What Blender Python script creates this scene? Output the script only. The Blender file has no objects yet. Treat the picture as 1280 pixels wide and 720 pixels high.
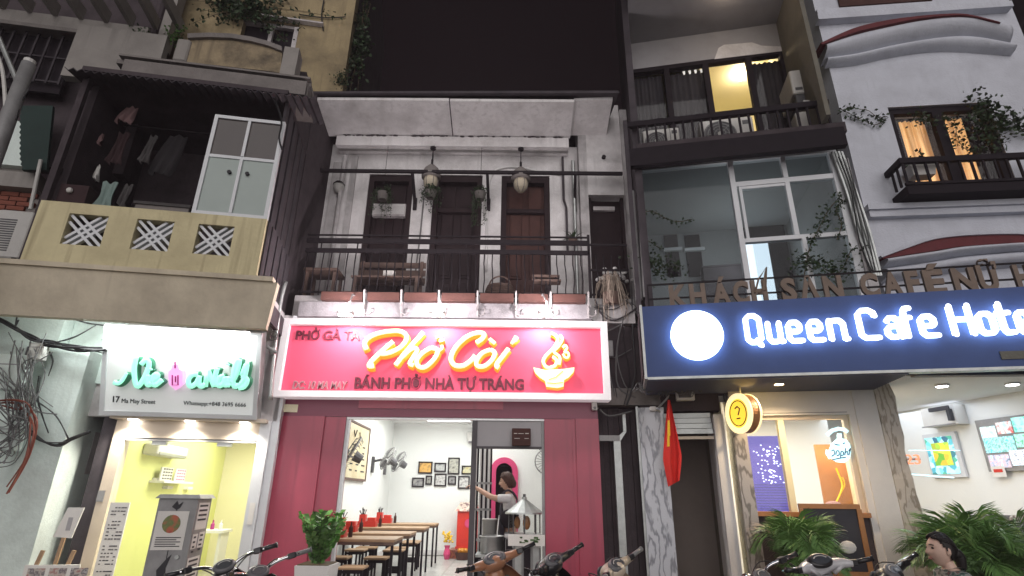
import bpy, math, random
from mathutils import Vector, Matrix, noise
random.seed(7)
sc = bpy.context.scene
COL = sc.collection
R = math.radians

# ---------------------------------------------------------------- camera
FPX, PITCH, ROLL, EYE = 685.0, R(20.8), R(0.6), 1.5
cd = bpy.data.cameras.new('camera')
cam = bpy.data.objects.new('camera', cd)
COL.objects.link(cam)
cd.sensor_width = 36.0
cd.lens = FPX / 1280.0 * 36.0
cd.clip_start, cd.clip_end = 0.05, 2000
cam.matrix_world = Matrix.Translation((0, 0, EYE)) @ Matrix.Rotation(math.pi / 2 + PITCH, 4, 'X') @ Matrix.Rotation(ROLL, 4, 'Z')
sc.camera = cam

# ---------------------------------------------------------------- night sky, city glow
world = bpy.data.worlds.new('World')
sc.world = world
world.use_nodes = True
bg = world.node_tree.nodes['Background']
bg.inputs['Color'].default_value = (0.0082, 0.0043, 0.0062, 1)
bg.inputs['Strength'].default_value = 0.35
wn = world.node_tree.nodes.new('ShaderNodeTexNoise')
wn.inputs['Scale'].default_value = 2.2
wn.inputs['Detail'].default_value = 5
wr_ = world.node_tree.nodes.new('ShaderNodeValToRGB')
wr_.color_ramp.elements[0].position, wr_.color_ramp.elements[1].position = 0.3, 0.7
wr_.color_ramp.elements[0].color = (0.0066, 0.0036, 0.0048, 1)
wr_.color_ramp.elements[1].color = (0.0108, 0.0064, 0.0080, 1)
wc_ = world.node_tree.nodes.new('ShaderNodeTexCoord')
world.node_tree.links.new(wc_.outputs['Generated'], wn.inputs['Vector'])
world.node_tree.links.new(wn.outputs['Fac'], wr_.inputs['Fac'])
world.node_tree.links.new(wr_.outputs['Color'], bg.inputs['Color'])
sd = bpy.data.lights.new('city_glow', 'SUN')
sd.energy = 1.45
sd.angle = R(70)
sd.color = (1.0, 0.95, 0.94)
sun = bpy.data.objects.new('city_glow', sd)
COL.objects.link(sun)
sun.rotation_euler = (R(77), 0, R(3))
sc.view_settings.view_transform = 'Standard'
sc.view_settings.look = 'None'
sc.view_settings.exposure = 0.55
sc.view_settings.gamma = 1.0
try:
    cy = sc.cycles
    cy.max_bounces = 7
    cy.diffuse_bounces = 4
    cy.glossy_bounces = 3
    cy.transmission_bounces = 4
    cy.transparent_max_bounces = 12
    cy.sample_clamp_indirect = 3.0
    cy.caustics_reflective = False
    cy.caustics_refractive = False
    cy.use_denoising = True
except Exception:
    pass


def ray(px, py):
    x, y = (px - 640) / FPX, (360 - py) / FPX
    c, s = math.cos(ROLL), math.sin(ROLL)
    x, y = c * x - s * y, s * x + c * y
    cp, sp = math.cos(PITCH), math.sin(PITCH)
    return (x, cp - sp * y, sp + cp * y)


class Frame:
    """A house front: u runs along it, v goes into the house, z is up."""
    def __init__(s, X, Y, deg):
        s.X, s.Y, s.a = X, Y, R(deg)
        s.u = (math.cos(s.a), math.sin(s.a))
        s.n = (-math.sin(s.a), math.cos(s.a))

    def w(s, p):
        return (s.X + s.u[0] * p[0] + s.n[0] * p[1], s.Y + s.u[1] * p[0] + s.n[1] * p[1], p[2])

    def at(s, px, py, v=0.0):
        d = ray(px, py)
        t = ((s.X * s.n[0] + s.Y * s.n[1]) + v) / (d[0] * s.n[0] + d[1] * s.n[1])
        X, Y, Z = d[0] * t, d[1] * t, EYE + d[2] * t
        return ((X - s.X) * s.u[0] + (Y - s.Y) * s.u[1], Z)

    def rect(s, x0, y0, x1, y1, v=0.0):
        xm, ym = (x0 + x1) / 2, (y0 + y1) / 2
        return (s.at(x0, ym, v)[0], s.at(x1, ym, v)[0], s.at(xm, y1, v)[1], s.at(xm, y0, v)[1])

    def p3(s, px, py, v=0.0):
        a = s.at(px, py, v)
        return (a[0], v, a[1])


FP = Frame(0, 7.3, 0)
FL = Frame(-3.2, 7.1, 9.6)
FH = Frame(1.75, 7.3, -11.5)
FW = Frame(3.6, 6.9, -5.8)
G0 = Frame(0, 0, 0)


# ---------------------------------------------------------------- materials
def srgb(r, g, b):
    f = lambda c: (c / 255 / 12.92) if c / 255 <= 0.04045 else ((c / 255 + 0.055) / 1.055) ** 2.4
    return (f(r), f(g), f(b))


def mat(name, col, rough=0.7, metal=0.0, var=0.25, scale=3.0, bump=0.05, streak=0.0, dirt=None, spec=0.4, coat=0.0):
    """Principled colour, mottled by two noises; streak adds rain runs, dirt a stain colour."""
    m = bpy.data.materials.new(name)
    m.use_nodes = True
    nt = m.node_tree
    N, Lk = nt.nodes, nt.links
    b = N['Principled BSDF']
    b.inputs['Roughness'].default_value = rough
    b.inputs['Metallic'].default_value = metal
    b.inputs['Specular IOR Level'].default_value = spec
    b.inputs['Coat Weight'].default_value = coat
    tc = N.new('ShaderNodeTexCoord')
    n1 = N.new('ShaderNodeTexNoise')
    n1.inputs['Scale'].default_value = scale
    n1.inputs['Detail'].default_value = 8
    n1.inputs['Roughness'].default_value = 0.65
    Lk.new(tc.outputs['Object'], n1.inputs['Vector'])
    mix = N.new('ShaderNodeMix')
    mix.data_type = 'RGBA'
    c2 = dirt or tuple(c * 0.45 for c in col)
    mix.inputs['A'].default_value = (*col, 1)
    mix.inputs['B'].default_value = (*c2, 1)
    mr = N.new('ShaderNodeMapRange')
    mr.inputs['From Min'].default_value = 0.42
    mr.inputs['From Max'].default_value = 0.78
    mr.inputs['To Max'].default_value = var * 2.2
    Lk.new(n1.outputs['Fac'], mr.inputs['Value'])
    fac = mr.outputs['Result']
    if streak > 0:
        mp = N.new('ShaderNodeMapping')
        mp.inputs['Scale'].default_value = (9, 9, 0.5)
        Lk.new(tc.outputs['Object'], mp.inputs['Vector'])
        n2 = N.new('ShaderNodeTexNoise')
        n2.inputs['Scale'].default_value = 1.3
        n2.inputs['Detail'].default_value = 6
        Lk.new(mp.outputs['Vector'], n2.inputs['Vector'])
        m2 = N.new('ShaderNodeMapRange')
        m2.inputs['From Min'].default_value = 0.5
        m2.inputs['From Max'].default_value = 0.75
        m2.inputs['To Max'].default_value = streak
        Lk.new(n2.outputs['Fac'], m2.inputs['Value'])
        ad = N.new('ShaderNodeMath')
        ad.operation = 'MAXIMUM'
        Lk.new(fac, ad.inputs[0])
        Lk.new(m2.outputs['Result'], ad.inputs[1])
        fac = ad.outputs[0]
    Lk.new(fac, mix.inputs['Factor'])
    Lk.new(mix.outputs['Result'], b.inputs['Base Color'])
    if bump > 0:
        n3 = N.new('ShaderNodeTexNoise')
        n3.inputs['Scale'].default_value = scale * 14
        n3.inputs['Detail'].default_value = 4
        Lk.new(tc.outputs['Object'], n3.inputs['Vector'])
        bp = N.new('ShaderNodeBump')
        bp.inputs['Strength'].default_value = min(1, bump * 4)
        bp.inputs['Distance'].default_value = 0.01
        Lk.new(n3.outputs['Fac'], bp.inputs['Height'])
        Lk.new(bp.outputs['Normal'], b.inputs['Normal'])
    return m


def emis(name, col, strength):
    m = bpy.data.materials.new(name)
    m.use_nodes = True
    b = m.node_tree.nodes['Principled BSDF']
    b.inputs['Base Color'].default_value = (*[min(c, 0.8) for c in col], 1)
    b.inputs['Roughness'].default_value = 0.4
    b.inputs['Emission Color'].default_value = (*col, 1)
    b.inputs['Emission Strength'].default_value = strength
    return m


def pane_mat(name, tint=(1, 1, 1), gloss=0.08, frost=0.0, fcol=(0.6, 0.7, 0.66)):
    """Thin sheet glass: see-through with a weak mirror; frost adds a milky layer."""
    m = bpy.data.materials.new(name)
    m.use_nodes = True
    nt = m.node_tree
    nt.nodes.remove(nt.nodes['Principled BSDF'])
    out = nt.nodes['Material Output']
    t = nt.nodes.new('ShaderNodeBsdfTransparent')
    t.inputs['Color'].default_value = (*tint, 1)
    g = nt.nodes.new('ShaderNodeBsdfGlossy')
    g.inputs['Roughness'].default_value = 0.03
    mx = nt.nodes.new('ShaderNodeMixShader')
    mx.inputs[0].default_value = gloss
    nt.links.new(t.outputs[0], mx.inputs[1])
    nt.links.new(g.outputs[0], mx.inputs[2])
    sh = mx
    if frost:
        d = nt.nodes.new('ShaderNodeBsdfDiffuse')
        d.inputs['Color'].default_value = (*fcol, 1)
        m2 = nt.nodes.new('ShaderNodeMixShader')
        m2.inputs[0].default_value = frost
        nt.links.new(mx.outputs[0], m2.inputs[1])
        nt.links.new(d.outputs[0], m2.inputs[2])
        sh = m2
    nt.links.new(sh.outputs[0], out.inputs['Surface'])
    return m


def marble(name, a, b, scale=2.0, dist=9.0, rough=0.25):
    m = mat(name, a, rough, var=0.15, bump=0.0)
    nt = m.node_tree
    N, Lk = nt.nodes, nt.links
    pb = N['Principled BSDF']
    tc = N.new('ShaderNodeTexCoord')
    mp = N.new('ShaderNodeMapping')
    mp.inputs['Scale'].default_value = (1.5, 1.5, 0.5)
    wv = N.new('ShaderNodeTexWave')
    wv.inputs['Scale'].default_value = scale
    wv.inputs['Distortion'].default_value = dist
    wv.inputs['Detail'].default_value = 4
    wv.inputs['Detail Scale'].default_value = 1.8
    rp = N.new('ShaderNodeValToRGB')
    rp.color_ramp.elements[0].color = (*b, 1)
    rp.color_ramp.elements[0].position = 0.0
    rp.color_ramp.elements[1].color = (*a, 1)
    rp.color_ramp.elements[1].position = 0.42
    Lk.new(tc.outputs['Object'], mp.inputs['Vector'])
    Lk.new(mp.outputs['Vector'], wv.inputs['Vector'])
    Lk.new(wv.outputs['Fac'], rp.inputs['Fac'])
    Lk.new(rp.outputs['Color'], pb.inputs['Base Color'])
    return m


def picture(name, cols, scale=6.0, emit=0.0, kind='noise', rough=0.35):
    """Flat print: patches of the given colours."""
    m = bpy.data.materials.new(name)
    m.use_nodes = True
    nt = m.node_tree
    N, Lk = nt.nodes, nt.links
    pb = N['Principled BSDF']
    pb.inputs['Roughness'].default_value = rough
    tc = N.new('ShaderNodeTexCoord')
    if kind == 'cells':
        tx = N.new('ShaderNodeTexVoronoi')
        tx.inputs['Scale'].default_value = scale
        src = N.new('ShaderNodeSeparateColor')
        Lk.new(tx.outputs['Color'], src.inputs[0])
        fo = src.outputs[0]
    else:
        tx = N.new('ShaderNodeTexNoise')
        tx.inputs['Scale'].default_value = scale
        tx.inputs['Detail'].default_value = 3
        fo = tx.outputs['Fac']
    Lk.new(tc.outputs['Object'], tx.inputs['Vector'])
    rp = N.new('ShaderNodeValToRGB')
    el = rp.color_ramp.elements
    lo, hi = (0.0, 1.0) if kind == 'cells' else (0.32, 0.68)
    while len(el) < len(cols):
        el.new(0.5)
    for i, c in enumerate(cols):
        el[i].position = lo + (hi - lo) * i / (len(cols) - 1)
        el[i].color = (*c, 1)
    Lk.new(fo, rp.inputs['Fac'])
    Lk.new(rp.outputs['Color'], pb.inputs['Base Color'])
    if emit:
        Lk.new(rp.outputs['Color'], pb.inputs['Emission Color'])
        pb.inputs['Emission Strength'].default_value = emit
    return m


# ---------------------------------------------------------------- mesh helpers
class MB:
    def __init__(s):
        s.v, s.f = [], []

    def add(s, vs, fs):
        o = len(s.v)
        s.v += [tuple(p) for p in vs]
        s.f += [tuple(i + o for i in f) for f in fs]
        return s

    def box(s, x0, x1, y0, y1, z0, z1):
        x0, x1 = min(x0, x1), max(x0, x1)
        y0, y1 = min(y0, y1), max(y0, y1)
        z0, z1 = min(z0, z1), max(z0, z1)
        return s.add([(x0, y0, z0), (x1, y0, z0), (x1, y1, z0), (x0, y1, z0), (x0, y0, z1), (x1, y0, z1), (x1, y1, z1), (x0, y1, z1)],
                     [(3, 2, 1, 0), (4, 5, 6, 7), (0, 1, 5, 4), (1, 2, 6, 5), (2, 3, 7, 6), (3, 0, 4, 7)])

    def hexa(s, b, t):
        """four bottom points, four top points, same order"""
        return s.add(list(b) + list(t), [(3, 2, 1, 0), (4, 5, 6, 7), (0, 1, 5, 4), (1, 2, 6, 5), (2, 3, 7, 6), (3, 0, 4, 7)])

    def rbox(s, x0, x1, y0, y1, z0, z1, r=0.02, n=3):
        """box with its four upright edges rounded and a small top chamfer"""
        pts = []
        for cx, cy, a0 in ((x1 - r, y1 - r, 0), (x0 + r, y1 - r, 90), (x0 + r, y0 + r, 180), (x1 - r, y0 + r, 270)):
            for i in range(n + 1):
                a = R(a0 + 90 * i / n)
                pts.append((cx + r * math.cos(a), cy + r * math.sin(a)))
        c = min(r * 0.5, (z1 - z0) * 0.3)
        mx, my = (x0 + x1) / 2, (y0 + y1) / 2
        ins = [(p[0] + (mx - p[0]) * min(1, c / max(1e-6, abs(mx - x0))), p[1] + (my - p[1]) * min(1, c / max(1e-6, abs(my - y0)))) for p in pts]
        k = len(pts)
        vs = [(*p, z0 + c) for p in pts] + [(*p, z1 - c) for p in pts] + [(*p, z1) for p in ins] + [(*p, z0) for p in ins]
        fs = []
        for i in range(k):
            j = (i + 1) % k
            fs += [(i, j, k + j, k + i), (k + i, k + j, 2 * k + j, 2 * k + i), (3 * k + i, 3 * k + j, j, i)]
        fs += [tuple(range(2 * k, 3 * k)), tuple(reversed(range(3 * k, 4 * k)))]
        return s.add(vs, fs)

    def bar(s, p, q, w, h=None, up=(0, 0, 1)):
        h = h or w
        p, q = Vector(p), Vector(q)
        d = (q - p).normalized()
        upv = Vector(up)
        if abs(d.dot(upv)) > 0.98:
            upv = Vector((0, 1, 0))
        a = d.cross(upv).normalized()
        b = a.cross(d).normalized()
        c = lambda o: [o - a * w / 2 - b * h / 2, o + a * w / 2 - b * h / 2, o + a * w / 2 + b * h / 2, o - a * w / 2 + b * h / 2]
        return s.add(c(p) + c(q), [(0, 1, 2, 3), (7, 6, 5, 4), (0, 4, 5, 1), (1, 5, 6, 2), (2, 6, 7, 3), (3, 7, 4, 0)])

    def tube(s, pts, r, n=8, cap=True, squash=None):
        """tube through points; r a number or one per point; squash=(axis vector, factor) flattens it"""
        P = [Vector(p) for p in pts]
        k = len(P)
        rr = r if isinstance(r, (list, tuple)) else [r] * k
        vs, prev = [], None
        for i in range(k):
            d = (P[min(i + 1, k - 1)] - P[max(i - 1, 0)])
            d = d.normalized() if d.length > 1e-9 else Vector((0, 0, 1))
            if prev is None:
                a = d.cross(Vector((0, 0, 1)))
                if a.length < 0.1:
                    a = d.cross(Vector((0, 1, 0)))
            else:
                a = prev - d * prev.dot(d)
                if a.length < 1e-6:
                    a = d.cross(Vector((0, 0, 1)))
            a.normalize()
            prev = a
            b = d.cross(a)
            for j in range(n):
                t = 2 * math.pi * j / n
                o = (a * math.cos(t) + b * math.sin(t)) * rr[i]
                if squash:
                    ax, f = Vector(squash[0]), squash[1]
                    o = o - ax * o.dot(ax) * (1 - f)
                vs.append(P[i] + o)
        fs = []
        for i in range(k - 1):
            for j in range(n):
                j2 = (j + 1) % n
                fs.append((i * n + j, i * n + j2, (i + 1) * n + j2, (i + 1) * n + j))
        if cap:
            fs += [tuple(reversed(range(n))), tuple(range((k - 1) * n, k * n))]
        return s.add(vs, fs)

    def cyl(s, p, q, r0, r1=None, n=16):
        return s.tube([p, q], [r0, r0 if r1 is None else r1], n)

    def lathe(s, prof, c=(0, 0, 0), n=20, axis='z'):
        vs, fs = [], []
        k = len(prof)
        for i in range(n):
            a = 2 * math.pi * i / n
            for r, h in prof:
                x, y, z = r * math.cos(a), r * math.sin(a), h
                if axis == 'y':
                    x, y, z = x, h, -y if False else r * math.sin(a)
                if axis == 'x':
                    x, y, z = h, r * math.cos(a), r * math.sin(a)
                vs.append((c[0] + x, c[1] + y, c[2] + z))
        for i in range(n):
            i2 = (i + 1) % n
            for j in range(k - 1):
                fs.append((i * k + j, i2 * k + j, i2 * k + j + 1, i * k + j + 1))
        return s.add(vs, fs)

    def ell(s, c, r, n=14, m=9):
        vs, fs = [], []
        for i in range(m + 1):
            t = math.pi * i / m
            for j in range(n):
                a = 2 * math.pi * j / n
                vs.append((c[0] + r[0] * math.sin(t) * math.cos(a), c[1] + r[1] * math.sin(t) * math.sin(a), c[2] + r[2] * math.cos(t)))
        for i in range(m):
            for j in range(n):
                j2 = (j + 1) % n
                fs.append((i * n + j, i * n + j2, (i + 1) * n + j2, (i + 1) * n + j))
        return s.add(vs, fs)

    def prism(s, pts, v0, v1):
        """outline in (u, z) pushed along v"""
        k = len(pts)
        vs = [(p[0], v0, p[1]) for p in pts] + [(p[0], v1, p[1]) for p in pts]
        fs = [tuple(range(k)), tuple(reversed(range(k, 2 * k)))]
        for i in range(k):
            j = (i + 1) % k
            fs.append((i, k + i, k + j, j))
        return s.add(vs, fs)

    def band(s, top, bot, v0, v1):
        """strip between two equally long (u, z) curves pushed along v"""
        k = len(top)
        vs = []
        for v in (v0, v1):
            vs += [(p[0], v, p[1]) for p in top] + [(p[0], v, p[1]) for p in bot]
        fs = []
        for i in range(k - 1):
            fs += [(i, i + 1, k + i + 1, k + i), (2 * k + i + 1, 2 * k + i, 3 * k + i, 3 * k + i + 1),
                   (i + 1, i, 2 * k + i, 2 * k + i + 1), (k + i, k + i + 1, 3 * k + i + 1, 3 * k + i)]
        fs += [(0, k, 3 * k, 2 * k), (k - 1, 3 * k - 1, 4 * k - 1, 2 * k - 1)]
        return s.add(vs, fs)

    def disc(s, c, r, v0, v1, n=40, rz=None):
        rz = rz or r
        return s.prism([(c[0] + r * math.cos(2 * math.pi * i / n), c[1] + rz * math.sin(2 * math.pi * i / n)) for i in range(n)], v0, v1)

    def ring(s, c, r0, r1, v0, v1, n=40, k=1.0):
        a = [(c[0] + r1 * math.cos(2 * math.pi * i / n), c[1] + k * r1 * math.sin(2 * math.pi * i / n)) for i in range(n + 1)]
        b = [(c[0] + r0 * math.cos(2 * math.pi * i / n), c[1] + k * r0 * math.sin(2 * math.pi * i / n)) for i in range(n + 1)]
        return s.band(a, b, v0, v1)

    def quad(s, a, b, c, d):
        return s.add([a, b, c, d], [(0, 1, 2, 3)])

    def move(s, M):
        s.v = [tuple(M @ Vector(p)) for p in s.v]
        return s

    def mesh(s, name, m, off=(0, 0, 0), smooth=False):
        me = bpy.data.meshes.new(name)
        me.from_pydata([(p[0] - off[0], p[1] - off[1], p[2] - off[2]) for p in s.v], [], s.f)
        if smooth:
            me.polygons.foreach_set('use_smooth', [True] * len(me.polygons))
        ms = m if isinstance(m, (list, tuple)) else [m]
        for q in ms:
            me.materials.append(q)
        me.update()
        return me


def setp(o, label=None, cat=None, group=None, kind=None):
    if label:
        o['label'] = label
    if cat:
        o['category'] = cat
    if group:
        o['group'] = group
    if kind:
        o['kind'] = kind
    return o


class T:
    """A thing: an Empty at its base; parts are given in the frame's coordinates, or in its own if own=True."""
    def __init__(s, name, label, cat, fr=G0, loc=(0, 0, 0), group=None, rz=0.0, own=False):
        s.o = bpy.data.objects.new(name, None)
        s.o.empty_display_size = 0.1
        COL.objects.link(s.o)
        s.o.location = fr.w(loc)
        s.o.rotation_euler = (0, 0, fr.a + R(rz))
        s.off = (0, 0, 0) if own else loc
        s.fr = fr
        setp(s.o, label, cat, group)

    def part(s, name, mb, m, parent=None, smooth=False, label=None, kind=None):
        o = bpy.data.objects.new(name, mb if isinstance(mb, bpy.types.Mesh) else mb.mesh(name, m, s.off, smooth))
        COL.objects.link(o)
        o.parent = parent or s.o
        return setp(o, label, None, None, kind)

    def inst(s, name, me, loc, parent=None, rot=None, scale=None):
        """one more piece sharing a mesh built round its own origin"""
        o = bpy.data.objects.new(name, me)
        COL.objects.link(o)
        o.parent = parent or s.o
        o.location = (loc[0] - s.off[0], loc[1] - s.off[1], loc[2] - s.off[2])
        if rot:
            o.rotation_euler = rot
        if scale:
            o.scale = scale
        return o

    def lamp(s, name, kind, loc, energy, col=(1, 1, 1), size=0.1, rot=(0, 0, 0), spot=None, sy=None):
        ld = bpy.data.lights.new(name, kind)
        ld.energy = energy
        ld.color = col
        if kind == 'AREA':
            ld.size = size
            if sy:
                ld.shape = 'RECTANGLE'
                ld.size_y = sy
        else:
            ld.shadow_soft_size = size
        if spot:
            ld.spot_size = R(spot)
            ld.spot_blend = 0.6
        o = bpy.data.objects.new(name, ld)
        COL.objects.link(o)
        o.parent = s.o
        o.location = (loc[0] - s.off[0], loc[1] - s.off[1], loc[2] - s.off[2])
        o.rotation_euler = rot
        return o


def solo(name, label, cat, mb, m, fr=G0, loc=(0, 0, 0), group=None, smooth=False, kind=None, own=False, rz=0.0):
    o = bpy.data.objects.new(name, mb.mesh(name, m, (0, 0, 0) if own else loc, smooth))
    COL.objects.link(o)
    o.location = fr.w(loc)
    o.rotation_euler = (0, 0, fr.a + R(rz))
    return setp(o, label, cat, group, kind)


def copy_tree(o, parent=None):
    c = o.copy()
    COL.objects.link(c)
    if parent:
        c.parent = parent
    for ch in list(o.children):
        copy_tree(ch, c)
    return c


def text_mb(body, u0, u1, z0, cap, v, depth=0.02, bold=0.0, shear=0.0):
    """lettering as geometry: spans u0..u1, baseline z0, capitals `cap` high, standing `depth` proud of plane v"""
    c = bpy.data.curves.new('lettering', 'FONT')
    c.body = body
    c.size = 1.0
    c.extrude = 0.5
    c.offset = bold
    c.shear = shear
    c.resolution_u = 3
    o = bpy.data.objects.new('lettering', c)
    COL.objects.link(o)
    bpy.context.view_layer.update()
    me = o.evaluated_get(bpy.context.evaluated_depsgraph_get()).to_mesh()
    vs = [tuple(p.co) for p in me.vertices]
    fs = [tuple(p.vertices) for p in me.polygons]
    bpy.data.objects.remove(o)
    x0, x1 = min(p[0] for p in vs), max(p[0] for p in vs)
    sx = (u1 - u0) / (x1 - x0) if u1 is not None else cap / 0.72
    sy = cap / 0.72
    mb = MB()
    mb.add([(u0 + (p[0] - x0) * sx, v - depth / 2 - p[2] * depth, z0 + p[1] * sy) for p in vs], fs)
    return mb


def spline(pts, k=4):
    """smooth curve through points of any dimension"""
    P = [Vector(p) for p in pts]
    if len(P) < 3:
        return P
    out = []
    for i in range(len(P) - 1):
        p0, p1, p2, p3 = P[max(i - 1, 0)], P[i], P[i + 1], P[min(i + 2, len(P) - 1)]
        for j in range(k):
            t = j / k
            out.append(0.5 * ((2 * p1) + (p2 - p0) * t + (2 * p0 - 5 * p1 + 4 * p2 - p3) * t * t + (3 * p1 - p0 - 3 * p2 + p3) * t ** 3))
    out.append(P[-1])
    return out


# ---------------------------------------------------------------- palette
M = {}
M['asphalt'] = mat('asphalt', (0.055, 0.053, 0.055), 0.75, var=0.3, scale=6, bump=0.2)
M['paving'] = mat('paving', (0.38, 0.36, 0.34), 0.6, var=0.3, scale=3, bump=0.1)
M['kerb'] = mat('kerb', (0.3, 0.29, 0.28), 0.7, var=0.3, scale=4, bump=0.15)
M['magenta'] = mat('magenta_panel', (0.38, 0.055, 0.095), 0.28, var=0.16, scale=1.6, bump=0.0, spec=0.5, streak=.45, dirt=(.15, .028, .05))
M['magenta_dark'] = mat('magenta_trim', (0.22, 0.035, 0.075), 0.35, var=0.12, scale=1.2, bump=0.0, spec=0.5)
M['sign_pink'] = mat('sign_pink', (0.70, 0.09, 0.165), 0.55, var=0.05, scale=1, bump=0.0, spec=0.25)
M['sign_pink'].node_tree.nodes['Principled BSDF'].inputs['Emission Color'].default_value = (.62, .08, .145, 1)
M['sign_pink'].node_tree.nodes['Principled BSDF'].inputs['Emission Strength'].default_value = .42
M['white_paint'] = mat('white_paint', (0.72, 0.71, 0.70), 0.6, var=0.10, scale=2.5, bump=0.03)
M['white_wall'] = mat('white_wall', (0.76, 0.74, 0.74), 0.8, var=0.30, scale=2.2, bump=0.08, streak=0.38, dirt=(.25, .23, .22))
M['old_white'] = mat('old_white_wall', (0.55, 0.53, 0.53), 0.8, var=0.38, scale=2.6, bump=0.1, streak=0.5, dirt=(0.15, 0.14, 0.14))
M['blue_white'] = mat('cool_white_wall', (0.57, 0.59, 0.65), 0.85, var=0.20, scale=2.4, bump=0.14, streak=0.25, dirt=(.27, .27, .30))
M['inner_white'] = mat('inner_white', (0.80, 0.82, 0.80), 0.6, var=0.04, scale=1.5, bump=0.01)
M['ceiling_white'] = mat('ceiling_white', (0.8, 0.8, 0.8), 0.7, var=0.04, scale=1, bump=0.0)
M['ochre'] = mat('ochre_plaster', (0.64, 0.57, 0.35), 0.85, var=0.20, scale=1.8, bump=0.14, streak=0.6, dirt=(0.22, 0.17, 0.10))
M['beige'] = mat('beige_plaster', (0.62, 0.55, 0.42), 0.85, var=0.30, scale=1.6, bump=0.10, streak=.3, dirt=(0.25, 0.21, 0.16))
M['old_yellow'] = mat('old_yellow_wall', (0.34, 0.27, 0.155), 0.9, var=0.40, scale=1.3, bump=0.14, streak=0.55, dirt=(0.07, 0.055, 0.04))
M['mould'] = mat('mouldy_plaster', (0.34, 0.27, 0.17), 0.9, var=0.5, scale=2.6, bump=0.16, streak=0.6, dirt=(0.06, 0.05, 0.04))
M['concrete'] = mat('grey_concrete', (0.22, 0.20, 0.19), 0.9, var=0.4, scale=2.2, bump=0.16, streak=0.35)
M['concrete_pale'] = mat('dirty_white_ledge', (.42, .40, .42), .85, var=.45, scale=4, bump=.12, streak=.5)
M['pale_panel'] = mat('pale_panel', (0.30, 0.28, 0.26), 0.85, var=0.25, scale=2, bump=0.08, streak=0.45)
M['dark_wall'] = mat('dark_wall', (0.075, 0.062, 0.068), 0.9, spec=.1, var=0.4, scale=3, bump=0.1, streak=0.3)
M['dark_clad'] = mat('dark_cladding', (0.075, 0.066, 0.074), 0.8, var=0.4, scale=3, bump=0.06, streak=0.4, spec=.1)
M['black'] = mat('black_paint', (0.018, 0.014, 0.018), 0.7, var=0.2, scale=8, bump=0.02, spec=.12)
M['iron'] = mat('wrought_iron', (0.02, 0.016, 0.019), 0.65, var=0.3, scale=12, bump=0.05, spec=.15)
M['pale_iron'] = mat('pale_painted_iron', (0.5, 0.47, 0.47), 0.5, var=0.35, scale=12, bump=0.05)
M['dark_door'] = mat('dark_stained_door', (0.024, 0.014, 0.016), 0.65, var=0.4, scale=5, bump=0.05, streak=0.5, spec=.15)
M['brown_door'] = mat('brown_door', (0.075, 0.032, 0.026), 0.65, var=0.4, scale=5, bump=0.05, streak=0.5, spec=.2)
M['wood'] = mat('pale_wood', (0.40, 0.26, 0.15), 0.5, var=0.25, scale=7, bump=0.03)
M['bench'] = mat('weathered_wood', (0.16, 0.105, 0.085), 0.7, var=0.4, scale=8, bump=0.06)
M['rust'] = mat('terracotta_tile', (0.12, 0.05, 0.04), 0.75, var=0.35, scale=6, bump=0.08)
M['steel'] = mat('brushed_steel', (0.5, 0.5, 0.5), 0.32, metal=0.9, var=0.15, scale=9, bump=0.02)
M['galv'] = mat('galvanised_steel', (0.42, 0.44, 0.43), 0.4, metal=0.7, var=0.3, scale=6, bump=0.04)
M['cream_alu'] = mat('cream_aluminium', (0.62, 0.53, 0.42), 0.4, var=0.1, scale=4, bump=0.01)
M['alu_white'] = mat('white_aluminium', (0.66, 0.68, 0.70), 0.4, var=0.08, scale=4, bump=0.01)
M['lime'] = mat('lime_wall', (0.74, 0.77, 0.30), 0.6, var=0.05, scale=2, bump=0.01)
M['cream'] = mat('cream_wall', (0.78, 0.74, 0.52), 0.6, var=0.05, scale=2, bump=0.01)
M['cab_grey'] = mat('grey_cabinet_paint', (0.29, 0.29, 0.29), 0.5, metal=0.2, var=0.35, scale=5, bump=0.03, streak=0.3)
M['glass'] = pane_mat('clear_glass', (0.97, 0.98, 0.97), 0.015)
M['dim_glass'] = pane_mat('dim_glass', (0.84, 0.87, 0.89), 0.010, 0.008)
M['brown_glass'] = mat('brown_film_glass', (0.055, 0.045, 0.042), 0.2, var=0.1, scale=3, bump=0.0)
M['frost'] = mat('frosted_glass', (0.34, 0.40, 0.375), 0.35, var=0.08, scale=3, bump=0.0)
M['ac_white'] = mat('cream_plastic', (0.62, 0.61, 0.58), 0.5, var=0.15, scale=5, bump=0.01, streak=0.15)
M['ac_dark'] = mat('fan_grille', (0.10, 0.10, 0.105), 0.5, var=0.2, scale=5, bump=0.02)
M['red_plastic'] = mat('red_plastic', (0.62, 0.035, 0.02), 0.4, var=0.1, scale=6, bump=0.0)
M['pink'] = mat('pink_trim', (0.62, 0.06, 0.18), 0.5, var=0.05, scale=4, bump=0.0)
M['cable'] = mat('black_cable', (0.022, 0.022, 0.024), 0.5, var=0.2, scale=10, bump=0.0)
M['cable_grey'] = mat('grey_cable', (0.14, 0.14, 0.14), 0.55, var=0.3, scale=10, bump=0.0)
M['cable_red'] = mat('red_cable', (0.20, 0.05, 0.03), 0.5, var=0.2, scale=10, bump=0.0)
M['leaf'] = mat('green_leaf', (0.055, 0.13, 0.025), 0.45, var=0.4, scale=9, bump=0.0)
M['leaf_bright'] = mat('bright_leaf', (0.12, 0.32, 0.06), 0.4, var=0.35, scale=9, bump=0.0)
M['leaf_dark'] = mat('dark_leaf', (0.028, 0.055, 0.02), 0.55, var=0.4, scale=9, bump=0.0)
M['palm'] = mat('palm_leaf', (0.13, 0.27, 0.07), 0.45, var=0.4, scale=7, bump=0.0)
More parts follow.
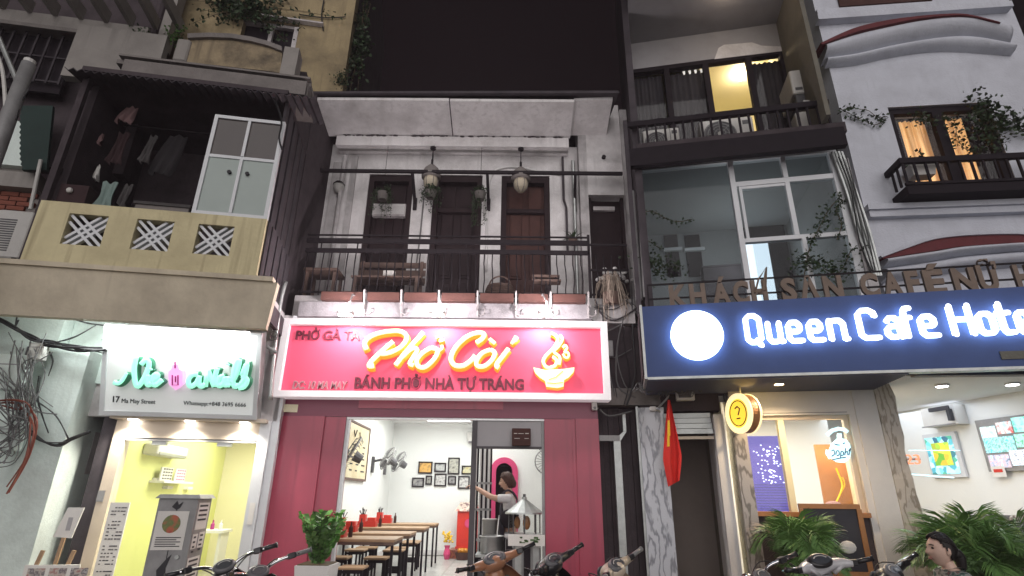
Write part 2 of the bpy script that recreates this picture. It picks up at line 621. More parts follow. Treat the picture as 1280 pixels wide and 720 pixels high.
M['straw'] = mat('dry_grass', (0.38, 0.31, 0.25), 0.8, var=0.4, scale=9, bump=0.0)
M['stem'] = mat('brown_stem', (0.10, 0.075, 0.04), 0.8, var=0.3, scale=9, bump=0.0)
M['marble'] = marble('grey_marble', (0.50, 0.52, 0.56), (0.22, 0.23, 0.26), 1.7, 20)
M['marble_warm'] = marble('brown_marble', (0.38, 0.36, 0.35), (0.15, 0.14, 0.13), 1.5, 22)
M['stone'] = marble('pale_stone', (0.50, 0.47, 0.43), (0.28, 0.25, 0.21), 2.6, 18, 0.5)
M['navy'] = mat('navy_board', (0.055, 0.095, 0.255), 0.55, var=0.12, scale=3, bump=0.0, spec=0.3)
M['navy_slat'] = mat('navy_slat', (0.11, 0.12, 0.19), 0.5, var=0.15, scale=6, bump=0.0)
M['bronze'] = mat('bronze_letter', (0.19, 0.135, 0.10), 0.55, var=0.25, scale=6, bump=0.02)
M['tile_grey'] = mat('floor_tile', (0.44, 0.43, 0.41), 0.3, var=0.25, scale=4, bump=0.0)
M['paper'] = mat('paper', (0.74, 0.72, 0.68), 0.7, var=0.08, scale=5, bump=0.0)
M['ink'] = mat('ink', (0.03, 0.03, 0.035), 0.7, var=0.2, scale=6, bump=0.0)
M['brick'] = mat('red_brick', (0.23, 0.075, 0.05), 0.9, var=0.35, scale=8, bump=0.12)
M['tarp'] = mat('green_tarp', (0.012, 0.035, 0.030), 0.7, var=0.3, scale=4, bump=0.05)
M['flag_red'] = mat('red_cloth', (0.72, 0.035, 0.025), 0.8, var=0.12, scale=5, bump=0.02)
M['star'] = mat('yellow_cloth', (0.85, 0.55, 0.03), 0.8, var=0.1, scale=5, bump=0.0)
M['orange_wood'] = mat('orange_wood', (0.42, 0.19, 0.07), 0.5, var=0.25, scale=8, bump=0.03)
M['slate'] = mat('chalkboard', (0.03, 0.032, 0.045), 0.6, var=0.35, scale=4, bump=0.0)
M['darkred'] = mat('dark_red_tiles', (0.13, 0.02, 0.025), 0.7, var=0.3, scale=8, bump=0.1)
M['curtain_grey'] = mat('grey_curtain', (0.035, 0.03, 0.038), 0.8, var=0.25, scale=4, bump=0.02, streak=0.3)
M['olive'] = mat('olive_wall', (0.17, 0.16, 0.13), 0.85, var=0.3, scale=2.4, bump=0.1, streak=0.3)
M['grey_wall'] = mat('grey_wall', (0.36, 0.355, 0.37), 0.85, var=0.15, scale=2.4, bump=0.06, streak=0.12)
M['room_wall'] = mat('room_wall', (0.30, 0.315, 0.32), 0.8, var=0.10, scale=1.8, bump=0.02)
M['grey_panel'] = mat('grey_panel', (0.38, 0.37, 0.38), 0.5, var=0.1, scale=2, bump=0.0)
M['skin'] = mat('skin', (0.60, 0.37, 0.27), 0.55, var=0.08, scale=9, bump=0.01)
M['lips'] = mat('lips', (0.42, 0.19, 0.16), 0.5, var=0.05, scale=9, bump=0.0)
M['eye'] = mat('dark_eye', (0.02, 0.015, 0.012), 0.2, var=0.05, scale=9, bump=0.0)
M['hair_brown'] = mat('brown_hair', (0.085, 0.035, 0.022), 0.55, var=0.35, scale=14, bump=0.1)
M['hair_black'] = mat('black_hair', (0.014, 0.011, 0.011), 0.4, var=0.3, scale=14, bump=0.1)
M['apron'] = mat('dark_apron', (0.035, 0.03, 0.045), 0.8, var=0.2, scale=9, bump=0.02)
M['shirt_white'] = mat('white_shirt', (0.68, 0.66, 0.66), 0.8, var=0.15, scale=6, bump=0.02)
M['trousers'] = mat('dark_trousers', (0.03, 0.03, 0.04), 0.8, var=0.2, scale=6, bump=0.02)
M['floral'] = picture('floral_blouse', [(0.03, 0.06, 0.055), (0.10, 0.20, 0.17), (0.42, 0.40, 0.38), (0.05, 0.10, 0.08), (0.40, 0.14, 0.13)], 22, rough=0.8)
M['lamp_white'] = emis('lamp_white', (1.0, 0.96, 0.92), 14)
M['lamp_warm'] = emis('lamp_warm', (1.0, 0.72, 0.38), 10)
M['tube_white'] = emis('tube_white', (1, 1, 1), 9)
M['tyre'] = mat('tyre_rubber', (0.02, 0.02, 0.021), 0.8, var=0.2, scale=9, bump=0.06)
M['bike_black'] = mat('black_bike_plastic', (0.02, 0.02, 0.023), 0.35, var=0.2, scale=6, bump=0.0, coat=0.3)
M['chrome'] = mat('chrome', (0.7, 0.7, 0.72), 0.12, metal=1.0, var=0.05, scale=6, bump=0.0)
M['dial'] = mat('dial_face', (0.05, 0.055, 0.065), 0.4, var=0.3, scale=40, bump=0.0)
M['dial_ring'] = mat('pale_dial_ring', (0.16, 0.16, 0.17), 0.3, var=0.1, scale=10, bump=0.0)
M['post_dark'] = mat('dark_post_paint', (0.07, 0.065, 0.07), 0.5, var=0.2, scale=6, bump=0.02)
M['red_lens'] = mat('red_lens', (0.35, 0.015, 0.012), 0.2, var=0.1, scale=6, bump=0.0)
M['amber_lens'] = mat('amber_lens', (0.55, 0.22, 0.02), 0.2, var=0.1, scale=6, bump=0.0)

# ================================================================ the street
g = MB().quad((-29.5, -19.5, 0), (29.5, -19.5, 0), (29.5, 23.5, 0), (-29.5, 23.5, 0))
setp(solo('street', None, None, g, M['asphalt']), 'dark asphalt street in front of the houses', None, None, 'structure')
pv = MB()
pv.add([(-9, 5.35, 0), (9, 5.35, 0), (9, 9, 0), (-9, 9, 0), (-9, 5.35, .11), (9, 5.35, .11), (9, 9, .11), (-9, 9, .11)],
       [(4, 5, 6, 7), (0, 1, 5, 4), (1, 2, 6, 5), (2, 3, 7, 6), (3, 0, 4, 7)])
setp(solo('pavement', None, None, pv, M['paving']), 'grey paved sidewalk in front of the shops', None, None, 'structure')
solo('kerb', None, None, MB().box(-9, 9, 5.2, 5.346, 0, .125), M['kerb'], kind='structure')['label'] = 'pale stone kerb along the street edge'

# ================================================================ noodle restaurant (middle house)
FLZ = 0.22
P = T('noodle_restaurant', 'two storey house with magenta ground floor, white upper wall and dark balcony doors', 'building', FP)
P.part('magenta_pier', MB().box(-3.06, -2.42, -.02, .26, 0, 2.45).box(-2.42, -2.15, .01, .26, 0, 2.45), M['magenta'])
P.part('magenta_pier', MB().box(.44, .80, .01, .26, 0, 2.45).box(.80, .845, .0, .26, 0, 2.45).box(.845, 1.14, -.03, .26, 0, 2.45), M['magenta'])
P.part('magenta_lintel', MB().box(-3.06, 1.14, 0.0, .26, 2.452, 3.74), M['magenta_dark'])
P.part('lintel_board', MB().box(-2.0, -.1, -.012, 0.0, 2.56, 2.67), M['magenta'])
P.part('metal_trim', MB().box(-2.15, .44, .03, .10, 2.425, 2.452), M['steel'])
P.part('inner_side_wall', MB().box(-3.06, -2.90, .262, 7.0, 0, 3.5), M['inner_white'])
P.part('inner_side_wall', MB().box(1.10, 1.2, .262, 7.0, 0, 3.5), M['inner_white'])
P.part('inner_back_wall', MB().box(-2.9, 1.10, 6.70, 6.85, 0, 3.5), M['inner_white'])
P.part('inner_ceiling', MB().box(-2.9, 1.10, .262, 6.70, 3.17, 3.3), M['ceiling_white'])
P.part('inner_front_wall', MB().box(-2.9, 1.10, .262, .30, 2.46, 3.168), M['inner_white'])
P.part('floor_base', MB().box(-2.9, 1.10, .0, 6.70, .0, FLZ - .012), M['concrete'])
tm = MB().rbox(-.288, .288, -.288, .288, 0, .012, .004, 1).mesh('floor_tile', M['tile_grey'])
for i in range(7):
    for j in range(11):
        u, v = -2.6 + i * .58, .33 + j * .58
        if u < 1.0 and v < 6.5:
            P.inst('floor_tile', tm, (u, v, FLZ - .012))
P.part('skirting', MB().box(-2.9, 1.1, 6.67, 6.698, FLZ, FLZ + .10), M['white_paint'])
P.part('skirting', MB().box(-2.898, -2.87, .3, 6.66, FLZ, FLZ + .10), M['white_paint'])
# partition with the pink arch
pu0, pu1, pvv = -.37, 1.10, 2.6
a0, a1, zt = -.33, .13, 2.12
archc, archr = (a0 + a1) / 2, (a1 - a0) / 2
zs = zt - archr
outer = [(pu0, FLZ), (pu0, 3.168), (pu1, 3.168), (pu1, FLZ)]
top, bot = [], []
for i in range(17):
    a = math.pi - math.pi * i / 16
    bot.append((archc + archr * math.cos(a), zs + archr * math.sin(a)))
    top.append((bot[-1][0], 3.168))
w = MB().band(top, bot, pvv, pvv + .12)
w.box(pu0, a0, pvv, pvv + .12, FLZ, 3.168).box(a1, pu1, pvv, pvv + .12, FLZ, 3.168)
P.part('partition_wall', w, M['inner_white'])
P.part('partition_wall', MB().box(pu0, pu0 + .12, pvv + .122, 6.698, FLZ, 3.168), M['inner_white'])
o1 = [(archc + (archr + .005) * math.cos(math.pi - math.pi * i / 16), zs + (archr + .005) * math.sin(math.pi - math.pi * i / 16)) for i in range(17)]
o2 = [(archc + (archr - .09) * math.cos(math.pi - math.pi * i / 16), zs + (archr - .09) * math.sin(math.pi - math.pi * i / 16)) for i in range(17)]
tr = MB().band([(a0 - .005, FLZ)] + o1 + [(a1 + .005, FLZ)], [(a0 + .09, FLZ)] + o2 + [(a1 - .09, FLZ)], pvv - .05, pvv + .02)
P.part('pink_arch_trim', tr, M['pink'])
P.part('arch_door', MB().box(a0 + .02, a1 - .11, pvv + .35, pvv + .39, FLZ, 2.0), M['dark_door'])
P.part('arch_passage', MB().box(a0 - .25, a1 + .4, pvv + 1.1, pvv + 1.14, FLZ, 2.4), M['grey_wall'])
# post, panel above the service bay
P.part('steel_post', MB().box(-.50, -.435, .02, .09, FLZ, 2.424), M['post_dark'])
P.part('steel_jamb', MB().box(.405, .438, .03, .10, FLZ, 2.424), M['cab_grey'])
P.part('steel_jamb', MB().box(-2.148, -2.11, .03, .10, FLZ, 2.424), M['alu_white'])
P.part('fixed_panel', MB().box(-.433, .403, .05, .07, 2.10, 2.424), M['grey_panel'])
P.part('panel_rail', MB().box(-.433, .403, .035, .085, 2.07, 2.10), M['post_dark'])
P.part('meter_box', MB().rbox(.02, .26, -.05, .048, 2.105, 2.32, .012), M['brown_door'])
P.part('meter_label', MB().box(.045, .085, -.053, -.0505, 2.25, 2.258).box(.10, .17, -.053, -.0505, 2.25, 2.256).box(.19, .235, -.053, -.0505, 2.25, 2.26).box(.05, .12, -.053, -.0505, 2.19, 2.196).box(.18, .235, -.053, -.0505, 2.19, 2.196), M['paper'])
# upper storey
UZ = 4.12
P.part('balcony_slab', MB().box(-3.06, 1.72, -.02, 1.0, 3.76, UZ), M['old_white'])
doors = [(-2.49, -1.72), (-1.37, -.53), (-.20, .63)]
segs = [(-3.3, -2.49), (-1.72, -1.37), (-.53, -.20), (.63, 1.12)]
for a, b in segs:
    P.part('upper_wall', MB().box(a, b, .9, 1.15, UZ, 6.70), M['white_wall'])
P.part('upper_wall', MB().box(-3.3, 1.12, .9, 1.15, 6.702, 7.30), M['white_wall'])
for i, (a, b) in enumerate(doors):
    dm = M['brown_door'] if i == 2 else M['dark_door']
    d = P.part('balcony_door', MB().box(a, b, 1.06, 1.12, UZ, 6.70), dm, label=['dark door with a white grille box above it', 'dark door behind the hanging plants', 'brown panelled door at the plain end'][i])
    f = MB().box(a, a + .09, .93, 1.058, UZ, 6.70).box(b - .09, b, .93, 1.058, UZ, 6.70).box(a + .09, b - .09, .93, 1.058, 6.58, 6.70).box(a + .09, b - .09, .98, 1.058, 6.02, 6.09)
    P.part('door_frame', f, M['dark_door'], d)
    m_ = (a + b) / 2
    lf = MB()
    for x0, x1 in ((a + .10, m_ - .012), (m_ + .012, b - .10)):
        for z0, z1 in ((UZ + .08, UZ + .62), (UZ + .70, UZ + 1.24), (UZ + 1.32, 6.0)):
            lf.rbox(x0 + .05, x1 - .05, 1.03, 1.059, z0, z1, .02, 2)
            lf.box(x0 + .09, x1 - .09, 1.015, 1.03, z0 + .05, z1 - .05)
        lf.box(x0 + .04, x1 - .04, 1.03, 1.059, 6.12, 6.54)
    P.part('door_panel', lf, dm, d)
# white block over the narrow dark door on the far side
P.part('side_wall', MB().box(1.122, 1.26, .7, 1.1, UZ, 8.02), M['old_white'])
P.part('side_wall', MB().box(1.26, 1.86, .7, 1.1, 6.22, 8.06), M['white_wall'])
P.part('side_wall', MB().box(1.86, 1.98, .62, 1.1, UZ, 7.9), M['old_white'])
d = P.part('side_door', MB().box(1.26, 1.86, .92, .98, UZ, 6.22), M['dark_door'])
P.part('vent_strip', MB().box(1.36, 1.72, .86, .919, 6.02, 6.09), M['pale_iron'], d)
P.part('door_frame', MB().box(1.26, 1.31, .80, .919, UZ, 6.22).box(1.81, 1.86, .80, .919, UZ, 6.22), M['dark_door'], d)
# roof: sloping soffit boards, beam, black edge
for a, b in ((-3.28, -1.06), (-1.04, .98)):
    P.part('soffit_board', MB().hexa([(a, -.05, 7.49), (b, -.05, 7.50), (b, .66, 7.31), (a, .66, 7.30)], [(a, -.05, 7.54), (b, -.05, 7.55), (b, .66, 7.36), (a, .66, 7.35)]), M['white_wall'])
P.part('soffit_board', MB().hexa([(.985, -.0, 7.57), (1.62, -.0, 7.60), (1.62, .70, 7.42), (.985, .70, 7.40)], [(.985, -.0, 7.62), (1.62, -.0, 7.65), (1.62, .70, 7.47), (.985, .70, 7.45)]), M['white_wall'])
P.part('soffit_joint', MB().hexa([(-1.06, -.05, 7.50), (-1.04, -.05, 7.50), (-1.04, .66, 7.315), (-1.06, .66, 7.315)], [(-1.06, -.05, 7.54), (-1.04, -.05, 7.54), (-1.04, .66, 7.36), (-1.06, .66, 7.36)]), M['dark_wall'])
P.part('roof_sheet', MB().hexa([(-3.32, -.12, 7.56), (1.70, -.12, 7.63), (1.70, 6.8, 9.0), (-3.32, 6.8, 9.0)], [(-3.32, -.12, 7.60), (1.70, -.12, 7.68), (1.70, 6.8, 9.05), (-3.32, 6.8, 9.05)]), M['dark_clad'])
bm_ = MB().box(-3.05, .95, .62, .898, 7.10, 7.296)
P.part('roof_beam', bm_, M['white_wall'])
cr = MB()
for i in range(60):
    u = -3.0 + random.random() * 3.9
    cr.ell((u, .615, 7.29 + random.random() * .015), (random.uniform(.015, .06), .012, random.uniform(.004, .016)), 6, 4)
P.part('flaking_paint', cr, M['dark_wall'], kind='stuff')
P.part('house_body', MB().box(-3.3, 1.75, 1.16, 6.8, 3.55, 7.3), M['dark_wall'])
# awning roller bar with brackets
zb = FP.at(580, 215, .52)[1]
P.part('awning_bar', MB().box(FP.at(393, 215, .52)[0], FP.at(778, 216, .52)[0], .50, .55, zb - .025, zb + .025), M['iron'])
for x in (515, 609, 719):
    ub = FP.at(x, 215, .52)[0]
    P.part('awning_bracket', MB().bar((ub, .52, zb + .03), (ub + .02, .87, zb - .40), .045, .055).box(ub - .01, ub + .05, .86, .898, zb - .52, zb - .30), M['iron'])
# terracotta ledge, fascia and scroll brackets
P.part('fascia', MB().box(-2.95, 1.1, -.10, -.022, 3.79, 4.0), M['concrete_pale'])
gx = [398, 456, 502, 549, 597, 645, 688, 735]
for i in range(7):
    a, b = FP.at(gx[i] + 3, 375, -.18)[0], FP.at(gx[i + 1] - 3, 375, -.18)[0]
    P.part('ledge_trough', MB().box(a, b, -.20, -.105, 4.0, 4.02).box(a, b, -.20, -.185, 4.022, 4.115).box(a, b, -.12, -.105, 4.022, 4.115), M['rust'])
for i, x in enumerate(gx[1:]):
    ub = FP.at(x, 375, -.15)[0]
    b = MB().bar((ub, -.11, 3.80), (ub, -.22, 4.14), .022).bar((ub, -.22, 4.14), (ub, -.11, 4.14), .022).box(ub - .012, ub + .012, -.115, -.10, 3.80, 4.14)
    pts = []
    for k in range(15):
        a = k / 14 * 4.4
        rr = .055 * (1 - k / 19)
        pts.append((ub, -.16 + rr * math.cos(a + .5), 3.90 + rr * math.sin(a + .5)))
    b.tube(pts, .009, 6)
    b.tube([(p[0] + .10, p[1] + .03, p[2] - .04) for p in pts], .008, 6).tube([(ub, -.13, 3.84), (ub + .05, -.115, 3.82), (ub + .10, -.11, 3.85)], .008, 6)
    P.part('scroll_bracket', b, M['pale_iron'])
# railing
zr0, zr1 = 4.20, 5.09
rl = [(-3.02, 1.12)]
P.part('handrail', MB().box(-3.02, 1.12, -.012, .012, 5.07, 5.09), M['iron'])
P.part('handrail', MB().box(-3.02, 1.12, -.025, .025, 4.955, 5.02), M['iron'])
P.part('handrail', MB().box(-3.02, 1.12, -.02, .02, 4.80, 4.86), M['iron'])
P.part('bottom_rail', MB().box(-3.02, 1.66, -.015, .015, 4.17, 4.195), M['iron'])
bpts = [(0, 0, 4.14), (0, 0, 4.25), (.012, -.03, 4.38), (.006, -.035, 4.52), (-.004, -.005, 4.64), (0, 0, 4.80)]
bal = MB().tube(bpts, .009, 5).mesh('baluster', M['iron'], (0, 0, 4.14), True)
for i in range(36):
    P.inst('baluster', bal, (-2.98 + i * .117, 0, 4.14))
sp = MB().box(-.008, .008, -.008, .008, 0, .12).mesh('rail_spacer', M['iron'])
for i in range(8):
    P.inst('rail_spacer', sp, (-2.8 + i * .53, 0, 4.84))
P.part('rail_post', MB().box(1.10, 1.135, -.02, .02, 4.14, 5.12), M['iron'])
for z_ in (4.95, 4.55):
    P.part('side_rail', MB().box(1.14, 1.68, -.015, .015, z_, z_ + .03), M['iron'])
for i in range(5):
    P.inst('baluster', bal, (1.22 + i * .11, 0, 4.14))
# pipes and conduit on the upper wall
P.part('drain_pipe', MB().tube([(FP.at(716, 200, .8)[0], .8, 6.95), (FP.at(716, 200, .8)[0], .8, 4.2)], .03, 10), M['galv'])
P.part('drain_pipe', MB().tube([(.86, .84, 7.05), (.86, .84, 6.2), (.90, .84, 6.05), (.90, .84, 5.2)], .02, 8), M['dark_clad'])
cp = spline([(-.42, .885, 4.9), (-.43, .885, 6.3), (-.36, .885, 6.72), (-.2, .885, 6.84), (.1, .885, 6.86), (.55, .885, 6.76), (.86, .88, 6.72)])
P.part('conduit', MB().tube(cp, .018, 8), M['white_paint'], smooth=True)
P.part('conduit', MB().tube(spline([(-1.52, .885, 6.3), (-1.53, .885, 5.6), (-1.56, .885, 4.9), (-1.57, .885, 4.3)]), .012, 6), M['cable_grey'])
P.part('wall_pilaster', MB().box(-3.12, -2.98, .84, .898, UZ, 6.9).box(-2.82, -2.72, .86, .898, UZ, 7.05), M['old_white'])
P.part('drain_pipe', MB().tube([(-2.92, .8, 7.0), (-2.92, .8, 4.2)], .035, 10), M['old_white'])
P.part('party_wall', MB().box(-3.34, -3.2, -.1, .95, 3.4, 7.6), M['dark_wall'])
P.part('wall_bolt', MB().cyl((1.55, .70, 6.95), (1.55, .66, 6.95), .035, n=10), M['iron'])
gl = MB()
zg_ = FP.at(488, 262, .93)[1]
for i in range(9):
    gl.box(-2.36, -1.84, .90 + .002 * i, .908 + .002 * i, zg_ - .10 + i * .022, zg_ - .088 + i * .022)
P.part('vent_grille', MB().box(-2.38, -1.82, .925, 1.02, zg_ - .12, zg_ + .11), M['pale_iron'])
P.part('grille_slats', gl, M['white_paint'], kind='stuff')

# ---------------------------------------------------------------- the red restaurant sign
S = T('restaurant_sign', 'long pink sign with glowing yellow script in a white frame, over the restaurant', 'sign', FP, (-.9, -.2, 2.67))
sv = -.22
S.part('sign_box', MB().box(-3.04, 1.26, -.17, -.025, 2.70, 3.69), M['sign_pink'])
fr = MB().box(-3.07, 1.285, sv - .02, -.02, 3.63, 3.715).box(-3.07, 1.285, sv - .02, -.02, 2.665, 2.745).box(-3.07, -2.985, sv - .02, -.02, 2.746, 3.629).box(1.20, 1.285, sv - .02, -.02, 2.746, 3.629)
S.part('sign_frame', fr, emis('lit_sign_frame', (1.0, 0.86, 0.90), 0.22))
M['neon_cream'] = emis('neon_cream', (1.0, 0.84, 0.46), 0.85)
M['neon_orange'] = emis('neon_orange', (1.0, 0.26, 0.02), 0.75)


def Z5(x, y):
    return (330 + x / 5.565, 390 + y / 5.565)


def Z6(x, y):
    return (540 + x / 5.12, 390 + y / 5.12)


letters = [
    ('P', [(Z5, [(722, 268), (708, 228), (735, 188), (800, 158), (880, 143), (950, 142), (992, 166), (992, 205), (960, 248), (900, 283), (845, 298), (812, 296)], 1.0),
           (Z5, [(905, 212), (860, 250), (800, 305), (755, 350), (738, 383), (772, 382)], 1.0)]),
    ('h', [(Z5, [(1112, 148), (1080, 185), (1030, 240), (970, 312), (920, 378)], 1.0), (Z5, [(965, 325), (1010, 280), (1052, 258), (1068, 278), (1040, 325), (1018, 365), (1045, 378)], .9)]),
    ('o', [(Z5, [(1165, 258), (1110, 290), (1068, 340), (1075, 382), (1120, 392), (1172, 352), (1208, 300), (1205, 268), (1165, 258)], .95), (Z5, [(1205, 285), (1240, 262), (1238, 240)], .7),
           (Z5, [(1200, 190), (1222, 178), (1238, 190), (1225, 212), (1258, 202)], .5)]),
    ('C', [(Z6, [(285, 205), (322, 178), (335, 150), (300, 140), (240, 158), (180, 203), (138, 260), (125, 312), (150, 348), (202, 350), (250, 318), (278, 285)], 1.0)]),
    ('o', [(Z6, [(375, 248), (322, 270), (287, 318), (293, 352), (338, 352), (385, 312), (402, 268), (375, 248)], .95), (Z6, [(368, 178), (404, 210)], .8)]),
    ('i', [(Z6, [(490, 240), (452, 290), (412, 345), (428, 362)], 1.0), (Z6, [(542, 166), (508, 212)], [1.1, .7])]),
]
PXM = 0.0108
for name, strokes in letters:
    face, glow = MB(), MB()
    for zf, pts, k in strokes:
        q = [FP.at(*zf(*p), -.2) for p in pts]
        q = spline([(a, b) for a, b in q], 4) if len(q) > 2 else [Vector(a) for a in q]
        r0 = 2.9 * PXM
        rr = [r0 * k] * len(q) if not isinstance(k, list) else [r0 * k[0], r0 * k[1]]
        face.tube([(a.x, -.262, a.y) for a in q], rr, 10, squash=((0, 1, 0), .45))
        glow.tube([(a.x + .008, -.215, a.y - .024) for a in q], [x * 1.38 for x in rr], 10, squash=((0, 1, 0), .8))
    lo = S.part('letter', face, M['neon_cream'], smooth=True)
    S.part('letter_edge', glow, M['neon_orange'], lo, smooth=True)
bw = [(648, 362), (720, 378), (780, 374), (840, 372), (908, 362), (902, 390), (870, 425), (842, 440), (838, 482), (800, 490), (730, 482), (722, 445), (690, 425), (660, 395)]
bq = [FP.at(*Z6(*p), -.2) for p in bw]
lo = S.part('noodle_bowl', MB().prism(bq, -.27, -.235), M['neon_cream'])
S.part('bowl_edge', MB().prism([(p[0] * 1.0 + .006 + (p[0] - bq[4][0]) * 0.0, p[1] - .024) for p in bq], -.234, -.175), M['neon_orange'], lo)
S.part('bowl_line', MB().tube([(a, -.275, b) for a, b in [FP.at(*Z6(*p), -.2) for p in ((745, 440), (790, 425), (835, 385))]], .006, 5).tube([(a, -.275, b) for a, b in [FP.at(*Z6(*p), -.2) for p in ((735, 460), (780, 464), (835, 458))]], .006, 5), M['neon_orange'], lo)
for pts, k in (([(758, 142), (790, 160), (802, 190), (775, 240), (730, 285), (710, 325), (735, 362), (782, 352), (795, 318), (770, 292)], .8),
               ([(818, 155), (832, 185), (805, 230), (778, 262), (815, 295), (812, 345)], .7), ([(835, 235), (850, 220), (862, 240), (845, 262), (868, 268), (872, 290), (852, 300), (835, 275)], .55)):
    q = spline([FP.at(*Z6(*p), -.2) for p in pts], 4)
    so = S.part('steam_swirl', MB().tube([(a.x, -.262, a.y) for a in q], 2.5 * PXM * k, 8, squash=((0, 1, 0), .45)), M['neon_cream'], smooth=True)
    S.part('swirl_edge', MB().tube([(a.x + .008, -.215, a.y - .02) for a in q], 3.6 * PXM * k, 8, squash=((0, 1, 0), .8)), M['neon_orange'], so, smooth=True)
M['sign_letter'] = mat('sign_plum_letter', (0.16, 0.025, 0.045), 0.45, var=0.1, scale=6, bump=0)
M['letter_pale'] = mat('sign_rose_letter', (0.62, 0.30, 0.34), 0.45, var=0.1, scale=6, bump=0)


def sign_text(body, x0, x1, y, cap_px, m, v=-.17, **k):
    a, b = FP.at(x0, y, v), FP.at(x1, y, v)
    S.part('lettering', text_mb(body, a[0], b[0], a[1], cap_px * PXM, v, **k), m)


sign_text('PHỞ GÀ TA', 370, 450, 424.5, 11.5, M['sign_letter'], depth=.03, bold=.012)
sign_text('BÁNH PHỞ NHÀ TỰ TRÁNG', 443, 655, 485.5, 13.5, M['sign_letter'], depth=.03, bold=.022)
sign_text('DC: 10 MA MAY', 366, 434, 486, 9.5, M['letter_pale'], depth=.03, bold=.018, shear=.15)
# flood lamps on arms along the top edge
for i, (x, yy) in enumerate(((432, 394), (547, 394), (682, 394))):
    u, z = FP.at(x, yy, -.55)
    h = S.part('flood_lamp', MB().rbox(u - .10, u + .10, -.62, -.50, z + .0, z + .05, .02).box(u - .015, u + .015, -.55, -.20, z + .05, z + .07), M['pale_iron'])
    S.part('lamp_lens', MB().box(u - .085, u + .085, -.605, -.515, z - .008, z + .002), M['lamp_white'], h)
    S.part('lamp_arm', MB().tube([(u, -.56, z + .05), (u + .02, -.50, z + .20), (u - .02, -.30, z + .38), (u - .03, -.05, z + .42)], .012, 6), M['pale_iron'], h)
    S.lamp('flood_light', 'SPOT', (u, -.56, z - .02), 44, (1, .93, .92), .05, (R(28), 0, 0), 150)
    S.lamp('flood_spill', 'POINT', (u, -.60, z + .10), 34, (1, .90, .92), .06)

# ---------------------------------------------------------------- inside the restaurant
tl = T('tube_light', 'bright white tube light on the restaurant ceiling', 'ceiling light', FP, (-1.4, 5.4, 3.05))
tl.part('housing', MB().box(-1.9, -.9, 5.37, 5.43, 3.13, 3.168), M['white_paint'])
tl.part('tube', MB().cyl((-1.88, 5.4, 3.10), (-.92, 5.4, 3.10), .022, n=10), M['tube_white'])
tl.lamp('tube_glow', 'AREA', (-1.4, 4.4, 3.09), 78, (1.0, 1.0, .97), 2.2, (0, 0, 0), sy=2.6)
tl.lamp('tube_glow', 'AREA', (-.9, 1.6, 3.09), 42, (1.0, 1.0, .97), 2.4, (0, 0, 0), sy=1.6)

ac = T('wall_air_conditioner', 'white split air conditioner high on the back wall of the restaurant', 'air conditioner', FP, (-.65, 6.6, 2.7))
ac.part('casing', MB().rbox(-1.05, -.3, 6.5, 6.697, 2.70, 2.97, .04), M['ac_white'])
ac.part('louvre', MB().box(-1.02, -.33, 6.48, 6.51, 2.70, 2.74), M['ac_dark'])

# framed pictures on the back wall: px rects in the photo
fr_px = [(523, 577, 540.5, 592, 0), (543, 578.5, 557.5, 590, 1), (560, 572, 574.5, 593, 2), (577, 582, 591, 593, 3),
         (515, 597, 530, 609, 4), (532, 594.5, 540, 606, 5), (543, 592, 558, 608, 6), (560, 595, 570, 606, 7), (572.5, 595, 587, 611, 8)]
names = ['warm orange sunset picture in a black frame, first of the upper row', 'small grey street picture in a black frame, between the sunset picture and the tall one',
         'tall grey picture in a black frame, tallest of the upper row', 'yellowish picture in a black frame at the post end of the upper row',
         'dark grey landscape picture in a black frame, first of the lower row', 'tiny upright picture in a black frame, second of the lower row',
         'large square grey picture in a black frame, middle of the lower row', 'small dark portrait picture in a black frame, fourth of the lower row',
         'pale misty picture in a black frame at the post end of the lower row']
pal = [[(.5, .25, .05), (.75, .45, .12), (.12, .05, .02)], [(.08, .09, .1), (.5, .52, .5), (.3, .3, .32)], [(.05, .05, .06), (.5, .5, .42), (.2, .2, .2)], [(.5, .42, .12), (.62, .6, .4), (.1, .12, .08)],
       [(.06, .06, .07), (.3, .3, .3), (.45, .45, .42)], [(.06, .06, .06), (.4, .4, .36), (.1, .1, .1)], [(.07, .07, .08), (.6, .6, .58), (.25, .25, .26)], [(.05, .05, .05), (.25, .25, .25), (.4, .4, .4)], [(.45, .46, .44), (.62, .62, .6), (.12, .12, .13)]]
for i, (x0, y0, x1, y1, k) in enumerate(fr_px):
    u0, u1, z0, z1 = FP.rect(x0, y0, x1, y1, 6.68)
    t = T('picture_frame', names[i], 'picture', FP, ((u0 + u1) / 2, 6.69, z0), 'framed pictures on the restaurant back wall')
    b = .03
    t.part('frame', MB().box(u0, u1, 6.66, 6.697, z1 - b, z1).box(u0, u1, 6.66, 6.697, z0, z0 + b).box(u0, u0 + b, 6.66, 6.697, z0 + b, z1 - b).box(u1 - b, u1, 6.66, 6.697, z0 + b, z1 - b), M['black'])
    t.part('print', MB().box(u0 + b, u1 - b, 6.675, 6.69, z0 + b, z1 - b), picture('print_%d' % i, pal[k], 7 + i))

